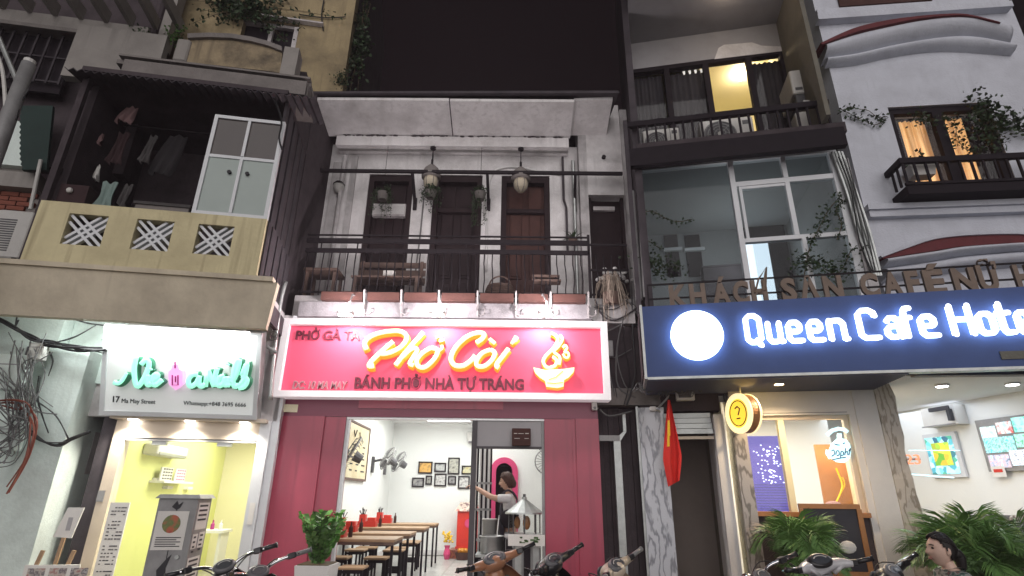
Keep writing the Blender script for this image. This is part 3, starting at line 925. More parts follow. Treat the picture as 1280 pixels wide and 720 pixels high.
# menu board on the side wall
mbv0, mbv1, mz0, mz1 = 2.35, 4.15, 1.78, 2.72
t = T('menu_board', 'tall cream menu board with dark writing on the side wall', 'menu board', FP, (-2.89, 3.2, mz0))
t.part('board', MB().box(-2.896, -2.86, mbv0, mbv1, mz0, mz1), picture('menu_paper', [(.55, .46, .28), (.64, .56, .36), (.7, .64, .45)], 2.0))
t.part('frame', MB().box(-2.898, -2.845, mbv0 - .04, mbv0, mz0 - .04, mz1 + .04).box(-2.898, -2.845, mbv1, mbv1 + .04, mz0 - .04, mz1 + .04).box(-2.898, -2.845, mbv0, mbv1, mz1, mz1 + .04).box(-2.898, -2.845, mbv0, mbv1, mz0 - .04, mz0), M['bench'])
wr = MB()
for r_ in range(5):
    for c_ in range(4):
        v_, z_ = mbv0 + .2 + c_ * .4, mz0 + .12 + r_ * .11
        wr.box(-2.859, -2.855, v_, v_ + random.uniform(.1, .25), z_, z_ + .025)
wr.tube([(-2.857, 3.0, 2.6), (-2.857, 3.1, 2.5), (-2.857, 3.2, 2.62)], .012, 5).tube([(-2.857, 3.4, 2.6), (-2.857, 3.5, 2.46)], .012, 5)
t.part('writing', wr, M['ink'], kind='stuff')


def wall_fan(label, v, z, yaw, big=1.0):
    t = T('wall_fan', label, 'fan', FP, (-2.88, v, z), 'fans on the restaurant side wall', own=True)
    t.part('bracket', MB().box(-.018, .03, -.05, .05, -.22, .10).tube([(0, 0, 0), (.16, 0, .04), (.22, 0, .02)], .025, 8), M['ac_dark'])
    Mx = Matrix.Translation((.34, 0, .05)) @ Matrix.Rotation(R(yaw), 4, 'Z') @ Matrix.Rotation(R(-28), 4, 'X')
    t.part('motor', MB().tube([(0, .16, 0), (0, .02, 0)], [.07, .085], 12).move(Mx), M['ac_dark'])
    r = .25 * big
    cg = MB()
    for k in range(26):
        a = 2 * math.pi * k / 26
        cg.tube([(.04 * math.cos(a), -.11, .04 * math.sin(a)), (r * .8 * math.cos(a), -.10, r * .8 * math.sin(a)), (r * math.cos(a), -.04, r * math.sin(a)), (r * .8 * math.cos(a), .03, r * .8 * math.sin(a))], .0035, 4)
    ring = [(r * math.cos(2 * math.pi * k / 24), -.04, r * math.sin(2 * math.pi * k / 24)) for k in range(25)]
    cg.tube(ring, .012, 6)
    t.part('guard', cg.move(Mx), M['cab_grey'])
    for k in range(3):
        a = R(120 * k + 20)
        ca, sa = math.cos(a), math.sin(a)
        bl = MB()
        pts = []
        for rr, wd in ((.04, .03), (.10, .07), (.17, .085), (.215, .05)):
            for sgn in (-1, 1):
                x, y = rr * big, sgn * wd * big
                pts.append((ca * x - sa * y, -.05 + sgn * .02, sa * x + ca * y))
        for q in range(3):
            bl.add([pts[2 * q], pts[2 * q + 1], pts[2 * q + 3], pts[2 * q + 2]], [(0, 1, 2, 3)])
        t.part('blade', bl.move(Mx), M['ac_dark'])
    t.part('hub', MB().ell((0, -.10, 0), (.05, .03, .05), 10, 6).move(Mx), M['galv'])


wall_fan('big dark wall fan in front of the menu board', 1.95, 2.05, -70, 1.2)
wall_fan('grey wall fan beside the far edge of the menu board', 4.75, 2.15, -60)
wall_fan('grey wall fan nearest the corner of the restaurant', 5.95, 2.15, -60)
t = T('wall_fan', 'round grey fan on the partition wall beside the pink arch', 'fan', FP, (.62, 2.55, 2.05), own=True)
t.part('bracket', MB().box(-.05, .05, .0, .04, -.1, .12).tube([(0, .02, 0), (0, -.12, .02)], .025, 8), M['ac_dark'])
cg = MB()
for k in range(22):
    a = 2 * math.pi * k / 22
    cg.tube([(.03 * math.cos(a), -.22, .03 * math.sin(a)), (.19 * math.cos(a), -.20, .19 * math.sin(a)), (.2 * math.cos(a), -.14, .2 * math.sin(a))], .004, 4)
cg.tube([(.2 * math.cos(2 * math.pi * k / 24), -.15, .2 * math.sin(2 * math.pi * k / 24)) for k in range(25)], .011, 6)
t.part('guard', cg, M['cab_grey'])
t.part('hub', MB().ell((0, -.2, 0), (.05, .04, .05), 10, 6), M['galv'])
t.part('cable', MB().tube(spline([(.0, .03, .1), (-.1, .03, .2), (-.2, .03, .32), (-.3, .035, .5)]), .006, 5), M['cable'])

# tables
tabs = [(.36, 'front wooden table with black legs just inside the restaurant'), (1.5, 'second wooden table from the street with black legs'), (3.0, 'third wooden table from the street, long with black legs'), (4.4, 'wooden table deepest in the restaurant, near the back wall')]
TZ = FLZ + .75
for v, lab in tabs:
    t = T('dining_table', lab, 'table', FP, (-2.15, v + .32, FLZ), 'dining tables in the restaurant')
    u0, u1 = -2.86, -1.46
    t.part('table_top', MB().rbox(u0, u1, v, v + .64, TZ - .035, TZ, .01, 2), M['wood'])
    t.part('table_edge', MB().box(u0 + .01, u1 - .01, v + .01, v + .63, TZ - .07, TZ - .037), M['bench'])
    for uu in (u0 + .03, u1 - .03):
        for vv in (v + .03, v + .61):
            t.part('leg', MB().box(uu - .016, uu + .016, vv - .016, vv + .016, FLZ, TZ - .071), M['black'])
    # condiment caddy
    c = T('condiment_caddy', ['red condiment caddy with chopsticks on the front table', 'red condiment caddy with chopsticks on the second table', 'red condiment caddy with chopsticks on the third table', 'red condiment caddy with chopsticks on the deepest table'][[q[0] for q in tabs].index(v)], 'caddy', FP, (-2.45, v + .3, TZ), 'red caddies on the tables', own=True)
    sh = random.uniform(-.1, .2)
    c.o.location.x += sh
    c.part('tray', MB().box(-.16, .16, -.09, .09, 0, .02).box(-.16, .16, -.09, -.08, .02, .09).box(-.16, .16, .08, .09, .02, .09).box(-.16, -.15, -.08, .08, .02, .09).box(.15, .16, -.08, .08, .02, .09), M['red_plastic'])
    c.part('chopstick_box', MB().box(-.14, -.03, -.07, .05, .021, .20), M['red_plastic'])
    c.part('napkin_box', MB().rbox(.0, .14, -.06, .06, .021, .15, .01), M['red_plastic'])
    cs = MB()
    for k in range(9):
        x, y = random.uniform(-.12, -.05), random.uniform(-.05, .03)
        cs.bar((x, y, .19), (x + random.uniform(-.05, .05), y + random.uniform(-.03, .03), .19 + random.uniform(.07, .13)), .008)
    c.part('chopsticks', cs, M['black'], kind='stuff')
    c.part('sauce_bottle', MB().lathe([(.028, .0), (.028, .12), (.01, .15), (.01, .19), (.0, .19)], (.22, .02, 0), 10), M['brown_door'])


def stool(u, v, label):
    t = T('stool', label, 'stool', FP, (u, v, FLZ), 'wooden stools at the tables', own=True)
    t.part('seat', MB().rbox(-.16, .16, -.14, .14, .44, .47, .015, 2), M['wood'])
    for b, z in ((-.12, .40), (.12, .40), (-.12, .14), (.12, .14)):
        t.part('rail', MB().box(-.14, .14, b - .01, b + .01, z, z + .03), M['black'])
    for a in (-.135, .135):
        for b in (-.115, .115):
            t.part('leg', MB().box(a - .013, a + .013, b - .013, b + .013, 0, .44), M['black'])


so = [('street side of the front table', .12), ('far side of the front table', 1.22), ('far side of the second table', 2.36), ('street side of the third table', 2.78), ('far side of the third table', 3.86), ('street side of the deepest table', 4.2)]
for nm, v in so:
    for k, (u, wd) in enumerate(((-2.4, 'nearer the wall'), (-1.86, 'nearer the aisle'))):
        stool(u + random.uniform(-.04, .04), v, 'wooden stool on the %s, %s' % (nm, wd))

# red gift cabinet with flowers against the back
t = T('altar_cabinet', 'small red altar cabinet with a patterned roof on the restaurant floor', 'altar', FP, (-.95, 6.3, FLZ), own=False)
t.part('cabinet', MB().box(-1.18, -.72, 6.1, 6.5, FLZ + .22, FLZ + .95).box(-1.2, -.7, 6.08, 6.5, FLZ + .18, FLZ + .22), M['red_plastic'])
t.part('roof', MB().hexa([(-1.24, 6.05, FLZ + .951), (-.66, 6.05, FLZ + .951), (-.66, 6.55, FLZ + .951), (-1.24, 6.55, FLZ + .951)], [(-1.12, 6.16, FLZ + 1.14), (-.78, 6.16, FLZ + 1.14), (-.78, 6.45, FLZ + 1.14), (-1.12, 6.45, FLZ + 1.14)]), picture('altar_roof', [(.45, .03, .02), (.6, .5, .4), (.1, .02, .02)], 14))
t.part('medallion', MB().disc((-.92, FLZ + .70), .09, 6.085, 6.098, 20), M['pink'])
t.part('base', MB().box(-1.32, -.6, 5.9, 6.55, FLZ, FLZ + .17), picture('altar_base', [(.15, .04, .03), (.4, .12, .06), (.1, .05, .04)], 11))
t = T('flower_vase', 'yellow flowers in a vase beside the red altar cabinet', 'vase', FP, (-1.34, 5.75, FLZ), own=True)
t.part('vase', MB().lathe([(.05, 0), (.08, .1), (.05, .22), (.065, .27)], n=12), M['pink'])
fl = MB()
for k in range(30):
    a, r_ = random.random() * 6.28, random.random() * .12
    fl.ell((r_ * math.cos(a), r_ * math.sin(a), .34 + random.random() * .2), (.028, .028, .022), 6, 4)
t.part('blossoms', fl, M['star'], kind='stuff')
t = T('offering_basket', 'red and gold offering basket at the foot of the altar cabinet', 'basket', FP, (-1.0, 5.7, FLZ), own=True)
t.part('basket', MB().lathe([(.12, 0), (.17, .14), (.18, .15), (.12, .02)], n=14), M['rust'])
t.part('fruit', MB().ell((.06, 0, .17), (.06, .06, .06)).ell((-.06, .03, .17), (.06, .06, .06)).ell((0, -.06, .18), (.055, .055, .055)), M['amber_lens'])

# folding gate beside the post: black and white upright bars
g0_, g1_ = FP.at(593, 610, 1.3)[0], FP.at(615, 610, 1.3)[0]
t = T('folding_gate', 'black and white slatted screen beside the grey post', 'gate', FP, (g0_, 1.3, FLZ))
for k in range(4):
    u = g0_ + k * (g1_ - g0_) / 4
    t.part('white_bar', MB().box(u, u + .026, 1.30 + .03 * k, 1.33 + .03 * k, FLZ, 2.30), M['white_paint'])
    t.part('black_bar', MB().box(u + .027, u + .055, 1.32 + .03 * k, 1.36 + .03 * k, FLZ, 2.31), M['black'])
t.part('cross_rail', MB().box(g0_, g1_, 1.26, 1.29, 1.66, 1.69), M['cab_grey'])
t.part('cross_rail', MB().box(g0_, g1_, 1.26, 1.29, 1.30, 1.33), M['cab_grey'])

# counter with cooking gear
t = T('serving_counter', 'stainless steel serving counter under the glass food display', 'counter', FP, (.16, .35, FLZ))
t.part('counter_top', MB().box(-.06, .40, .14, .62, FLZ + .80, FLZ + .84), M['steel'])
t.part('front_panel', MB().box(-.05, .39, .16, .19, FLZ + .08, FLZ + .799), M['cab_grey'])
for u_ in (-.05, .36):
    t.part('side_panel', MB().box(u_, u_ + .03, .20, .6, FLZ, FLZ + .799), M['steel'])
for k in range(4):
    t.part('front_slat', MB().box(-.04 + k * .11, .04 + k * .11, .14, .158, FLZ + .1, FLZ + .78), M['galv'] if k % 2 else M['black'])
CZ = FLZ + .842
BZ = FLZ + .60
t = T('burner_stand', 'low dark burner stand beside the serving counter', 'stand', FP, (-.25, .4, FLZ))
t.part('top_plate', MB().box(-.42, -.08, .2, .62, BZ - .03, BZ), M['galv'])
for a_ in (-.40, -.10):
    for b_ in (.22, .60):
        t.part('leg', MB().box(a_ - .015, a_ + .015, b_ - .015, b_ + .015, FLZ, BZ - .031), M['black'])
t.part('gas_panel', MB().box(-.41, -.09, .205, .22, FLZ + .12, BZ - .05), M['post_dark'])
t = T('stock_pot', 'steel stock pot with a ladle on the low burner stand', 'pot', FP, (-.22, .38, BZ), own=True)
t.part('pot', MB().lathe([(.0, 0), (.14, 0), (.15, .02), (.15, .19), (.165, .195), (.165, .205), (.14, .205), (.14, .03), (0, .03)], n=22), M['steel'], smooth=True)
t.part('handle', MB().tube([(-.15, 0, .14), (-.20, 0, .15), (-.20, 0, .16), (-.15, 0, .17)], .01, 6), M['steel'])
t.part('ladle', MB().tube([(.05, 0, .1), (.08, .02, .42)], .009, 6).ell((.085, .02, .42), (.012, .012, .03), 8, 5), M['steel'])
t = T('white_bucket', 'white plastic tub on the wire rack behind the stock pot', 'tub', FP, (-.27, .80, FLZ + .735), own=True)
t.part('tub', MB().lathe([(0, .0), (.085, 0), (.10, .24), (.105, .24), (.105, .255), (0, .255)], n=18), M['ac_white'], smooth=True)
t = T('steel_rack', 'grey wire rack beside the slatted screen', 'rack', FP, (-.29, .80, FLZ), own=True)
t.part('rack_frame', MB().box(-.135, -.12, -.12, -.105, 0, .8).box(.12, .135, -.12, -.105, 0, .8).box(-.135, -.12, .105, .12, 0, .8).box(.12, .135, .105, .12, 0, .8), M['galv'], kind='stuff')
for k in range(3):
    t.part('shelf', MB().box(-.12, .12, -.12, .12, .16 + k * .28, .173 + k * .28), M['galv'])
# glass display with tin hood
t = T('glass_display_cabinet', 'small glass food display with a grey conical tin hood', 'display cabinet', FP, (.19, .36, CZ), own=True)
t.part('hood', MB().lathe([(.0, .43), (.03, .43), (.035, .40), (.245, .245), (.25, .225), (.235, .225)], n=16), M['galv'])
t.part('finial', MB().cyl((0, 0, .43), (0, 0, .465), .018, n=8), M['ac_dark'])
for k in range(8):
    a = math.pi * 2 * k / 8
    t.part('upright', MB().cyl((.2 * math.cos(a), .2 * math.sin(a), 0), (.2 * math.cos(a), .2 * math.sin(a), .225), .008, n=6), M['ac_dark'])
t.part('glass_wall', MB().lathe([(.195, .0), (.195, .225)], n=24), M['glass'])
t.part('hanging_meat', MB().ell((.03, 0, .12), (.05, .05, .085), 10, 7).ell((-.09, .03, .12), (.04, .04, .075), 10, 7), M['orange_wood'])
# paper price sign on the counter front
u0, u1, z0, z1 = FP.rect(635, 668.5, 681, 682.5, -.02)
t = T('counter_sign', 'pale landscape paper sign with green print on the counter front', 'sign', FP, ((u0 + u1) / 2, -.02, z0))
t.part('board', MB().box(u0, u1, -.03, -.005, z0, z1), M['paper'])
t.part('bracket', MB().box(u0 + .05, u0 + .07, -.004, .16, z0 - .02, z0).box(u1 - .07, u1 - .05, -.004, .16, z0 - .02, z0), M['galv'])
pr = MB()
for k in range(12):
    x, z = u0 + .06 + random.random() * (u1 - u0 - .16), z0 + .03 + random.random() * (z1 - z0 - .06)
    pr.box(x, x + random.uniform(.02, .07), -.0345, -.031, z, z + random.uniform(.008, .022))
t.part('printing', pr, M['leaf'], kind='stuff')
t = T('frying_pan', 'dark round pan standing behind the display cabinet', 'pan', FP, (-.01, .58, CZ), own=True)
t.part('pan', MB().lathe([(.0, .02), (.10, .02), (.115, .0), (.12, .0), (.105, .03), (0, .03)], n=20).move(Matrix.Translation((0, 0, .16)) @ Matrix.Rotation(R(75), 4, 'X')), M['black'], smooth=True)
t.part('handle', MB().bar((.0, .03, .06), (.0, .05, -.0), .02), M['black'])

# balcony things
t = T('wooden_bench', 'weathered slatted wooden bench behind the balcony railing', 'bench', FP, (FP.at(486, 350, .45)[0], .45, UZ), own=True)
for k in range(3):
    t.part('back_slat', MB().box(-.52, .52, .16, .185, .44 + k * .13, .53 + k * .13), M['bench'])
for k in range(4):
    t.part('seat_slat', MB().box(-.52, .52, -.2 + k * .09, -.125 + k * .09, .40, .425), M['bench'])
for x in (-.46, .46):
    t.part('leg', MB().box(x - .025, x + .025, -.2, -.15, 0, .40).box(x - .025, x + .025, .13, .158, 0, .80), M['bench'])
t = T('cardboard_box', 'small pale box lying on the balcony bench', 'box', FP, (FP.at(486, 350, .45)[0] + .03, .36, UZ + .426), own=True)
t.part('carton', MB().rbox(-.09, .07, -.07, .07, 0, .10, .006, 1), M['paper'])
t.part('flap', MB().box(-.09, .07, .071, .075, .03, .14), M['paper'])
t = T('wicker_basket', 'round brown wicker basket standing on the balcony floor', 'basket', FP, (FP.at(625, 362, .3)[0], .3, UZ), own=True)
wv = MB()
for k in range(8):
    r_ = .16 + .05 * math.sin(math.pi * k / 8)
    wv.tube([(r_ * math.cos(6.283 * j / 20), r_ * math.sin(6.283 * j / 20) * .8, .03 + k * .035 + .006 * (j % 2)) for j in range(21)], .018, 5)
t.part('weave', wv, M['bench'])
t.part('handle', MB().tube(spline([(-.18, 0, .27), (-.12, 0, .40), (0, 0, .45), (.12, 0, .40), (.18, 0, .27)]), .012, 6), M['bench'])
t = T('wooden_shelf', 'short dark plank shelf fixed inside the railing near the side door', 'shelf', FP, (FP.at(682, 350, .1)[0], .12, FP.at(682, 348, .1)[1]), own=True)
t.part('plank', MB().box(-.20, .20, -.08, .08, 0, .035), M['bench'])
t.part('plank', MB().box(-.17, .22, -.08, .08, -.065, -.035), M['bench'])
t.part('bracket', MB().box(-.15, -.13, -.07, .07, -.034, -.001).box(.13, .15, -.07, .07, -.034, -.001).box(-.01, .01, -.09, -.06, -.3, -.066), M['iron'])
t = T('wooden_table', 'low dark table on the balcony between the first two doors', 'table', FP, (FP.at(405, 350, .35)[0], .35, UZ), own=True)
t.part('top', MB().box(-.25, .25, -.2, .2, .46, .50), M['bench'])
for x in (-.2, .2):
    for y in (-.15, .15):
        t.part('leg', MB().box(x - .02, x + .02, y - .02, y + .02, 0, .459), M['bench'])


def acorn_lamp(px, py0, py1, v, label):
    u, z1 = FP.at(px, py0, v)
    z0 = FP.at(px, py1, v)[1]
    t = T('hanging_lantern', label, 'lantern', FP, (u, v, z0), 'acorn lanterns under the eave', own=True)
    h = z1 - z0
    t.part('cap', MB().lathe([(0, h), (.05, h * .97), (.12, h * .82), (.165, h * .58), (.16, h * .48), (.10, h * .47), (.0, h * .47)], n=18), M['concrete'], smooth=True)
    t.part('globe', MB().lathe([(.11, h * .47), (.12, h * .36), (.105, h * .18), (.05, h * .04), (0, 0)], n=18), M['beige'], smooth=True)
    t.part('rod', MB().cyl((0, 0, h), (0, 0, 7.09 - z0), .008, n=6).cyl((0, 0, h), (0, 0, h + .10), .02, n=8).cyl((0, 0, 7.06 - z0), (0, 0, 7.09 - z0), .05, n=10), M['iron'])
    for k in range(6):
        a = k * math.pi / 3
        t.part('rib', MB().tube([(.112 * math.cos(a), .112 * math.sin(a), h * .47), (.122 * math.cos(a), .122 * math.sin(a), h * .36), (.106 * math.cos(a), .106 * math.sin(a), h * .17), (.05 * math.cos(a), .05 * math.sin(a), h * .03)], .006, 5), M['concrete'])


acorn_lamp(651, 209, 241, .66, 'acorn shaped lantern hanging in front of the brown door')
acorn_lamp(540, 206, 238, .66, 'acorn shaped lantern wrapped in a hanging plant between the dark doors')
u, z = FP.at(423, 236, .8)
t = T('wall_lantern', 'small white globe lantern on the left end of the upper wall', 'lantern', FP, (u, .8, z), own=True)
t.part('globe', MB().lathe([(.0, -.08), (.05, -.07), (.085, .0), (.09, .07), (.0, .08)], n=16), M['ac_white'], smooth=True)
t.part('cap', MB().lathe([(.10, .08), (.06, .13), (.0, .15)], n=14), M['iron'])
t.part('bracket', MB().tube([(0, 0, -.08), (0, 0, -.15), (0, .04, -.16), (0, .098, -.12)], .014, 6), M['iron'])


def hanging_plant(px, py, v, label, n=70, r=.17, drop=.45, m='leaf_dark', z_top=7.08):
    u, z = FP.at(px, py, v)
    t = T('hanging_plant', label, 'plant', FP, (u, v, z), 'plants hanging under the eave', own=True)
    t.part('pot', MB().lathe([(0, 0), (.07, 0), (.10, .12), (.105, .13), (.08, .13)], n=14), M['concrete'])
    t.part('cord', MB().tube([(.09, 0, .13), (0, 0, .34), (0, 0, z_top - z)], .004, 4).tube([(-.09, 0, .13), (0, 0, .34)], .004, 4), M['iron'])
    lf, st = MB(), MB()
    for k in range(14):
        a, rr = random.random() * 6.28, random.uniform(.5, 1) * r
        d = random.uniform(.2, 1) * drop
        pts = spline([(0, 0, .13), (rr * .6 * math.cos(a), rr * .6 * math.sin(a), .20), (rr * math.cos(a), rr * math.sin(a), .10), (rr * 1.1 * math.cos(a), rr * 1.1 * math.sin(a), .1 - d)], 4)
        st.tube(pts, .003, 3)
        for p in pts[2:]:
            for q in range(n // 14 // 2 + 1):
                leaf(lf, p + Vector((random.gauss(0, .02), random.gauss(0, .02), random.gauss(0, .02))), random.uniform(.02, .045))
    t.part('stems', st, M['leaf_dark'], kind='stuff')
    t.part('foliage', lf, M[m], kind='stuff')


def leaf(mb, p, s, d=None):
    d = d or Vector((random.gauss(0, 1), random.gauss(0, 1), random.gauss(0, .7)))
    d.normalize()
    a = d.cross(Vector((random.gauss(0, 1), random.gauss(0, 1), random.gauss(0, 1))))
    if a.length < .05:
        a = d.cross(Vector((0, 0, 1)))
    a.normalize()
    n = d.cross(a)
    mb.add([p, p + d * s * .5 + a * s * .32 + n * s * .05, p + d * s, p + d * s * .5 - a * s * .32 + n * s * .05], [(0, 1, 2, 3)])


hanging_plant(478, 250, .62, 'leafy plant with a pale flower hanging before the first dark door', 90)
hanging_plant(538, 248, .58, 'bushy trailing plant hanging beside the wrapped lantern', 120, .15, .3)
hanging_plant(600, 250, .62, 'long trailing plant hanging at the edge of the middle door', 90, .14, .6)
u, z = FP.at(717, 300, .55)
t = T('fern_plant', 'spiky fern fixed to the drain pipe above the railing', 'plant', FP, (u, .62, z), own=True)
t.part('pot', MB().lathe([(0, -.05), (.05, -.05), (.075, .05), (.06, .05)], n=12), M['bench'])
lf = MB()
for k in range(60):
    a, e = random.random() * 6.28, random.uniform(-.2, 1.2)
    d = Vector((math.cos(a) * math.cos(e), math.sin(a) * math.cos(e), math.sin(e)))
    L_ = random.uniform(.12, .24)
    sd_ = d.cross(Vector((0, 0, 1))).normalized() * .008
    p0 = Vector((0, 0, .05))
    p1, p2 = p0 + d * L_ * .6, p0 + d * L_ + Vector((0, 0, -.03))
    lf.add([p0 - sd_, p0 + sd_, p1 + sd_, p1 - sd_, p2], [(0, 1, 2, 3), (3, 2, 4)])
t.part('fronds', lf, M['leaf_dark'], kind='stuff')
u, z = FP.at(766, 385, -.1)
t = T('dry_grass_tuft', 'dry pale grass tuft spilling over the end of the balcony ledge', 'plant', FP, (u, -.05, 4.02), own=True)
t.part('pot', MB().lathe([(0, -.0), (.10, 0), (.14, .16), (.12, .16)], n=14), M['bench'])
lf = MB()
for k in range(110):
    a = random.random() * 6.28
    r_ = random.uniform(.08, .26)
    pts = spline([(0, 0, .14), (r_ * .4 * math.cos(a), r_ * .4 * math.sin(a), random.uniform(.25, .5)), (r_ * .8 * math.cos(a), r_ * .8 * math.sin(a), random.uniform(.0, .35)), (r_ * math.cos(a), r_ * math.sin(a) - .04, random.uniform(-.32, .2))], 3)
    lf.tube(pts, [.004] * (len(pts) - 1) + [.001], 3, cap=False)
t.part('blades', lf, M['straw'], kind='stuff')
u, z = FP.at(768, 343, .3)
t = T('white_flower_plant', 'round cluster of pale flowers standing before the side door', 'plant', FP, (u, .35, UZ), own=True)
t.part('pot', MB().lathe([(0, 0), (.10, 0), (.13, .20), (.11, .20)], n=14), M['bench'])
t.part('stalk', MB().tube([(0, 0, .2), (.01, 0, z - UZ)], .012, 6), M['stem'])
lf = MB()
for k in range(40):
    lf.ell((random.gauss(0, .09), random.gauss(0, .06), z - UZ + random.gauss(0, .045)), (.035, .03, .028), 7, 5)
t.part('blossoms', lf, M['white_paint'], kind='stuff')

# potted plant in front of the pier
u, zt = FP.at(397, 705, -.45)
t = T('potted_plant', 'glossy green plant in a tall white pot against the magenta pier', 'plant', FP, (u, -.45, .11), own=True)
hp = zt - .11
t.part('planter', MB().hexa([(-.13, -.13, 0), (.13, -.13, 0), (.13, .13, 0), (-.13, .13, 0)], [(-.19, -.19, hp), (.19, -.19, hp), (.19, .19, hp), (-.19, .19, hp)]), M['white_paint'])
t.part('soil', MB().box(-.17, .17, -.17, .17, hp + .001, hp + .012), M['stem'])
for k in range(30):
    a = random.random() * 6.28
    lean = random.uniform(.08, .34)
    hgt = random.uniform(.30, .52)
    pts = spline([(.06 * math.cos(a), .06 * math.sin(a), hp), (lean * .45 * math.cos(a), lean * .45 * math.sin(a), hp + hgt * .5), (lean * math.cos(a), lean * math.sin(a), hp + hgt)], 6)
    s_ = MB().tube(pts, [.011 * (1 - .6 * i / len(pts)) for i in range(len(pts))], 5)
    for i, p in enumerate(pts[2:]):
        for sg in (-1, 1):
            d = Vector((-math.sin(a) * sg + .3 * math.cos(a), math.cos(a) * sg + .3 * math.sin(a), .55))
            leaf(s_, p, random.uniform(.07, .11), d)
    t.part('leafy_stem', s_, M['leaf_bright'] if k % 3 else M['leaf'])

# ================================================================ nail salon house (left)
L = T('nail_salon_house', 'old house with an ochre balcony above the lime green nail salon', 'building', FL)
LB = -1.2
# shopfront
fu0, fu1 = -1.60, .17
L.part('shop_frame', MB().box(fu0, fu0 + .13, -.03, .12, 0.1, 2.36), M['cream_alu'])
L.part('shop_frame', MB().box(fu1 - .13, fu1, -.03, .12, 0.1, 2.36), M['alu_white'])
L.part('shop_frame', MB().box(fu0 + .131, fu1 - .131, -.03, .12, 2.12, 2.36), M['cream_alu'])
L.part('door_track', MB().box(fu0 + .131, fu1 - .131, -.02, .06, 2.085, 2.118), M['cab_grey'])
for a, b in ((fu0 + .135, -.72), (-.735, fu1 - .135)):
    g_ = L.part('glass_door', MB().box(a, b, .02 + (.03 if a > -.8 else 0), .03 + (.03 if a > -.8 else 0), .2, 2.083), M['glass'])
    L.part('door_clamp', MB().box((a + b) / 2 - .08, (a + b) / 2 + .08, .0, .075, 2.04, 2.084), M['galv'], g_)
    L.part('door_handle', MB().cyl((b - .1 if a < -.8 else a + .1, -.0, .9), (b - .1 if a < -.8 else a + .1, -.0, 1.4), .015, n=8), M['steel'], g_)
L.part('inner_back_wall', MB().box(-1.75, .9, 4.5, 4.6, 0, 2.9), M['lime'])
L.part('inner_side_wall', MB().box(-1.72, -1.60, .13, 4.5, 0, 2.9), M['lime'])
L.part('inner_side_wall', MB().box(.50, .62, .13, 4.5, 0, 2.9), M['cream'])
L.part('inner_ceiling', MB().box(-1.6, .50, .13, 4.498, 2.5, 2.6), M['cream'])
L.part('inner_floor', MB().box(-1.6, .50, -.02, 4.498, 0.05, .2), M['tile_grey'])
lo, hi = .0, 12.0
for _ in range(50):
    vp_ = (lo + hi) / 2
    lo, hi = (vp_, hi) if FL.at(276, 600, vp_)[0] > -1.6 else (lo, vp_)
L.part('inner_partition', MB().box(-1.599, .498, vp_, vp_ + .1, .2, 2.498), M['cream'])
L.lamp('salon_light', 'AREA', (-.6, 2.0, 2.48), 66, (1, .98, .84), 1.6, (0, 0, 0), sy=3.0)
for i in range(3):
    for j in range(2):
        d_ = L.part('ceiling_spot', MB().cyl((-1.2 + i * .65, 1.2 + j * 1.6, 2.47), (-1.2 + i * .65, 1.2 + j * 1.6, 2.499), .06, n=14), M['alu_white'])
        L.part('spot_lens', MB().cyl((-1.2 + i * .65, 1.2 + j * 1.6, 2.464), (-1.2 + i * .65, 1.2 + j * 1.6, 2.469), .045, n=14), M['lamp_white'], d_)
# wall above the shop, side walls
L.part('front_wall', MB().box(-2.06, .22, 0.02, .2, 2.362, 3.78), M['old_white'])
L.part('alley_wall', MB().box(fu0 - .16, fu0 - .002, .0, 4.5, 0, 2.36), M['dark_clad'])
L.part('edge_wall', MB().box(.172, .26, .02, .3, 0, 3.78), M['alu_white'])
# soffit, moulding and ochre balcony
bu0, bu1, bz0, bz1 = -2.42, .02, 3.86, 4.61
L.part('balcony_soffit', MB().box(-3.4, .10, LB + .12, .018, 3.70, 3.80), M['old_white'])
zf_ = FL.at(170, 402, LB + .10)[1]
L.part('balcony_fascia', MB().hexa([(-4.2, LB + .10, zf_), (.20, LB + .10, zf_), (.20, LB + .19, zf_), (-4.2, LB + .19, zf_)], [(-4.2, LB + .0, 3.80), (.27, LB + .0, 3.80), (.27, LB + .11, 3.80), (-4.2, LB + .11, 3.80)]), M['beige'])
L.part('fascia_return', MB().box(.08, .13, LB + .2, -.0, zf_ + .2, 3.699), M['dark_clad'])
L.part('balcony_moulding', MB().box(-4.2, .22, LB - .035, LB + .10, 3.802, 3.858), M['beige'])
lat = [(80, 269, 131, 306), (166, 276, 214, 313), (244, 281, 290, 318)]
lr = [FL.rect(*r, LB) for r in lat]
us = [bu0] + sum([[a[0], a[1]] for a in lr], []) + [bu1]
lz0, lz1 = min(r[2] for r in lr), max(r[3] for r in lr)
for i in range(0, 8, 2):
    L.part('balcony_parapet', MB().box(us[i], us[i + 1], LB, LB + .14, bz0, bz1), M['ochre'])
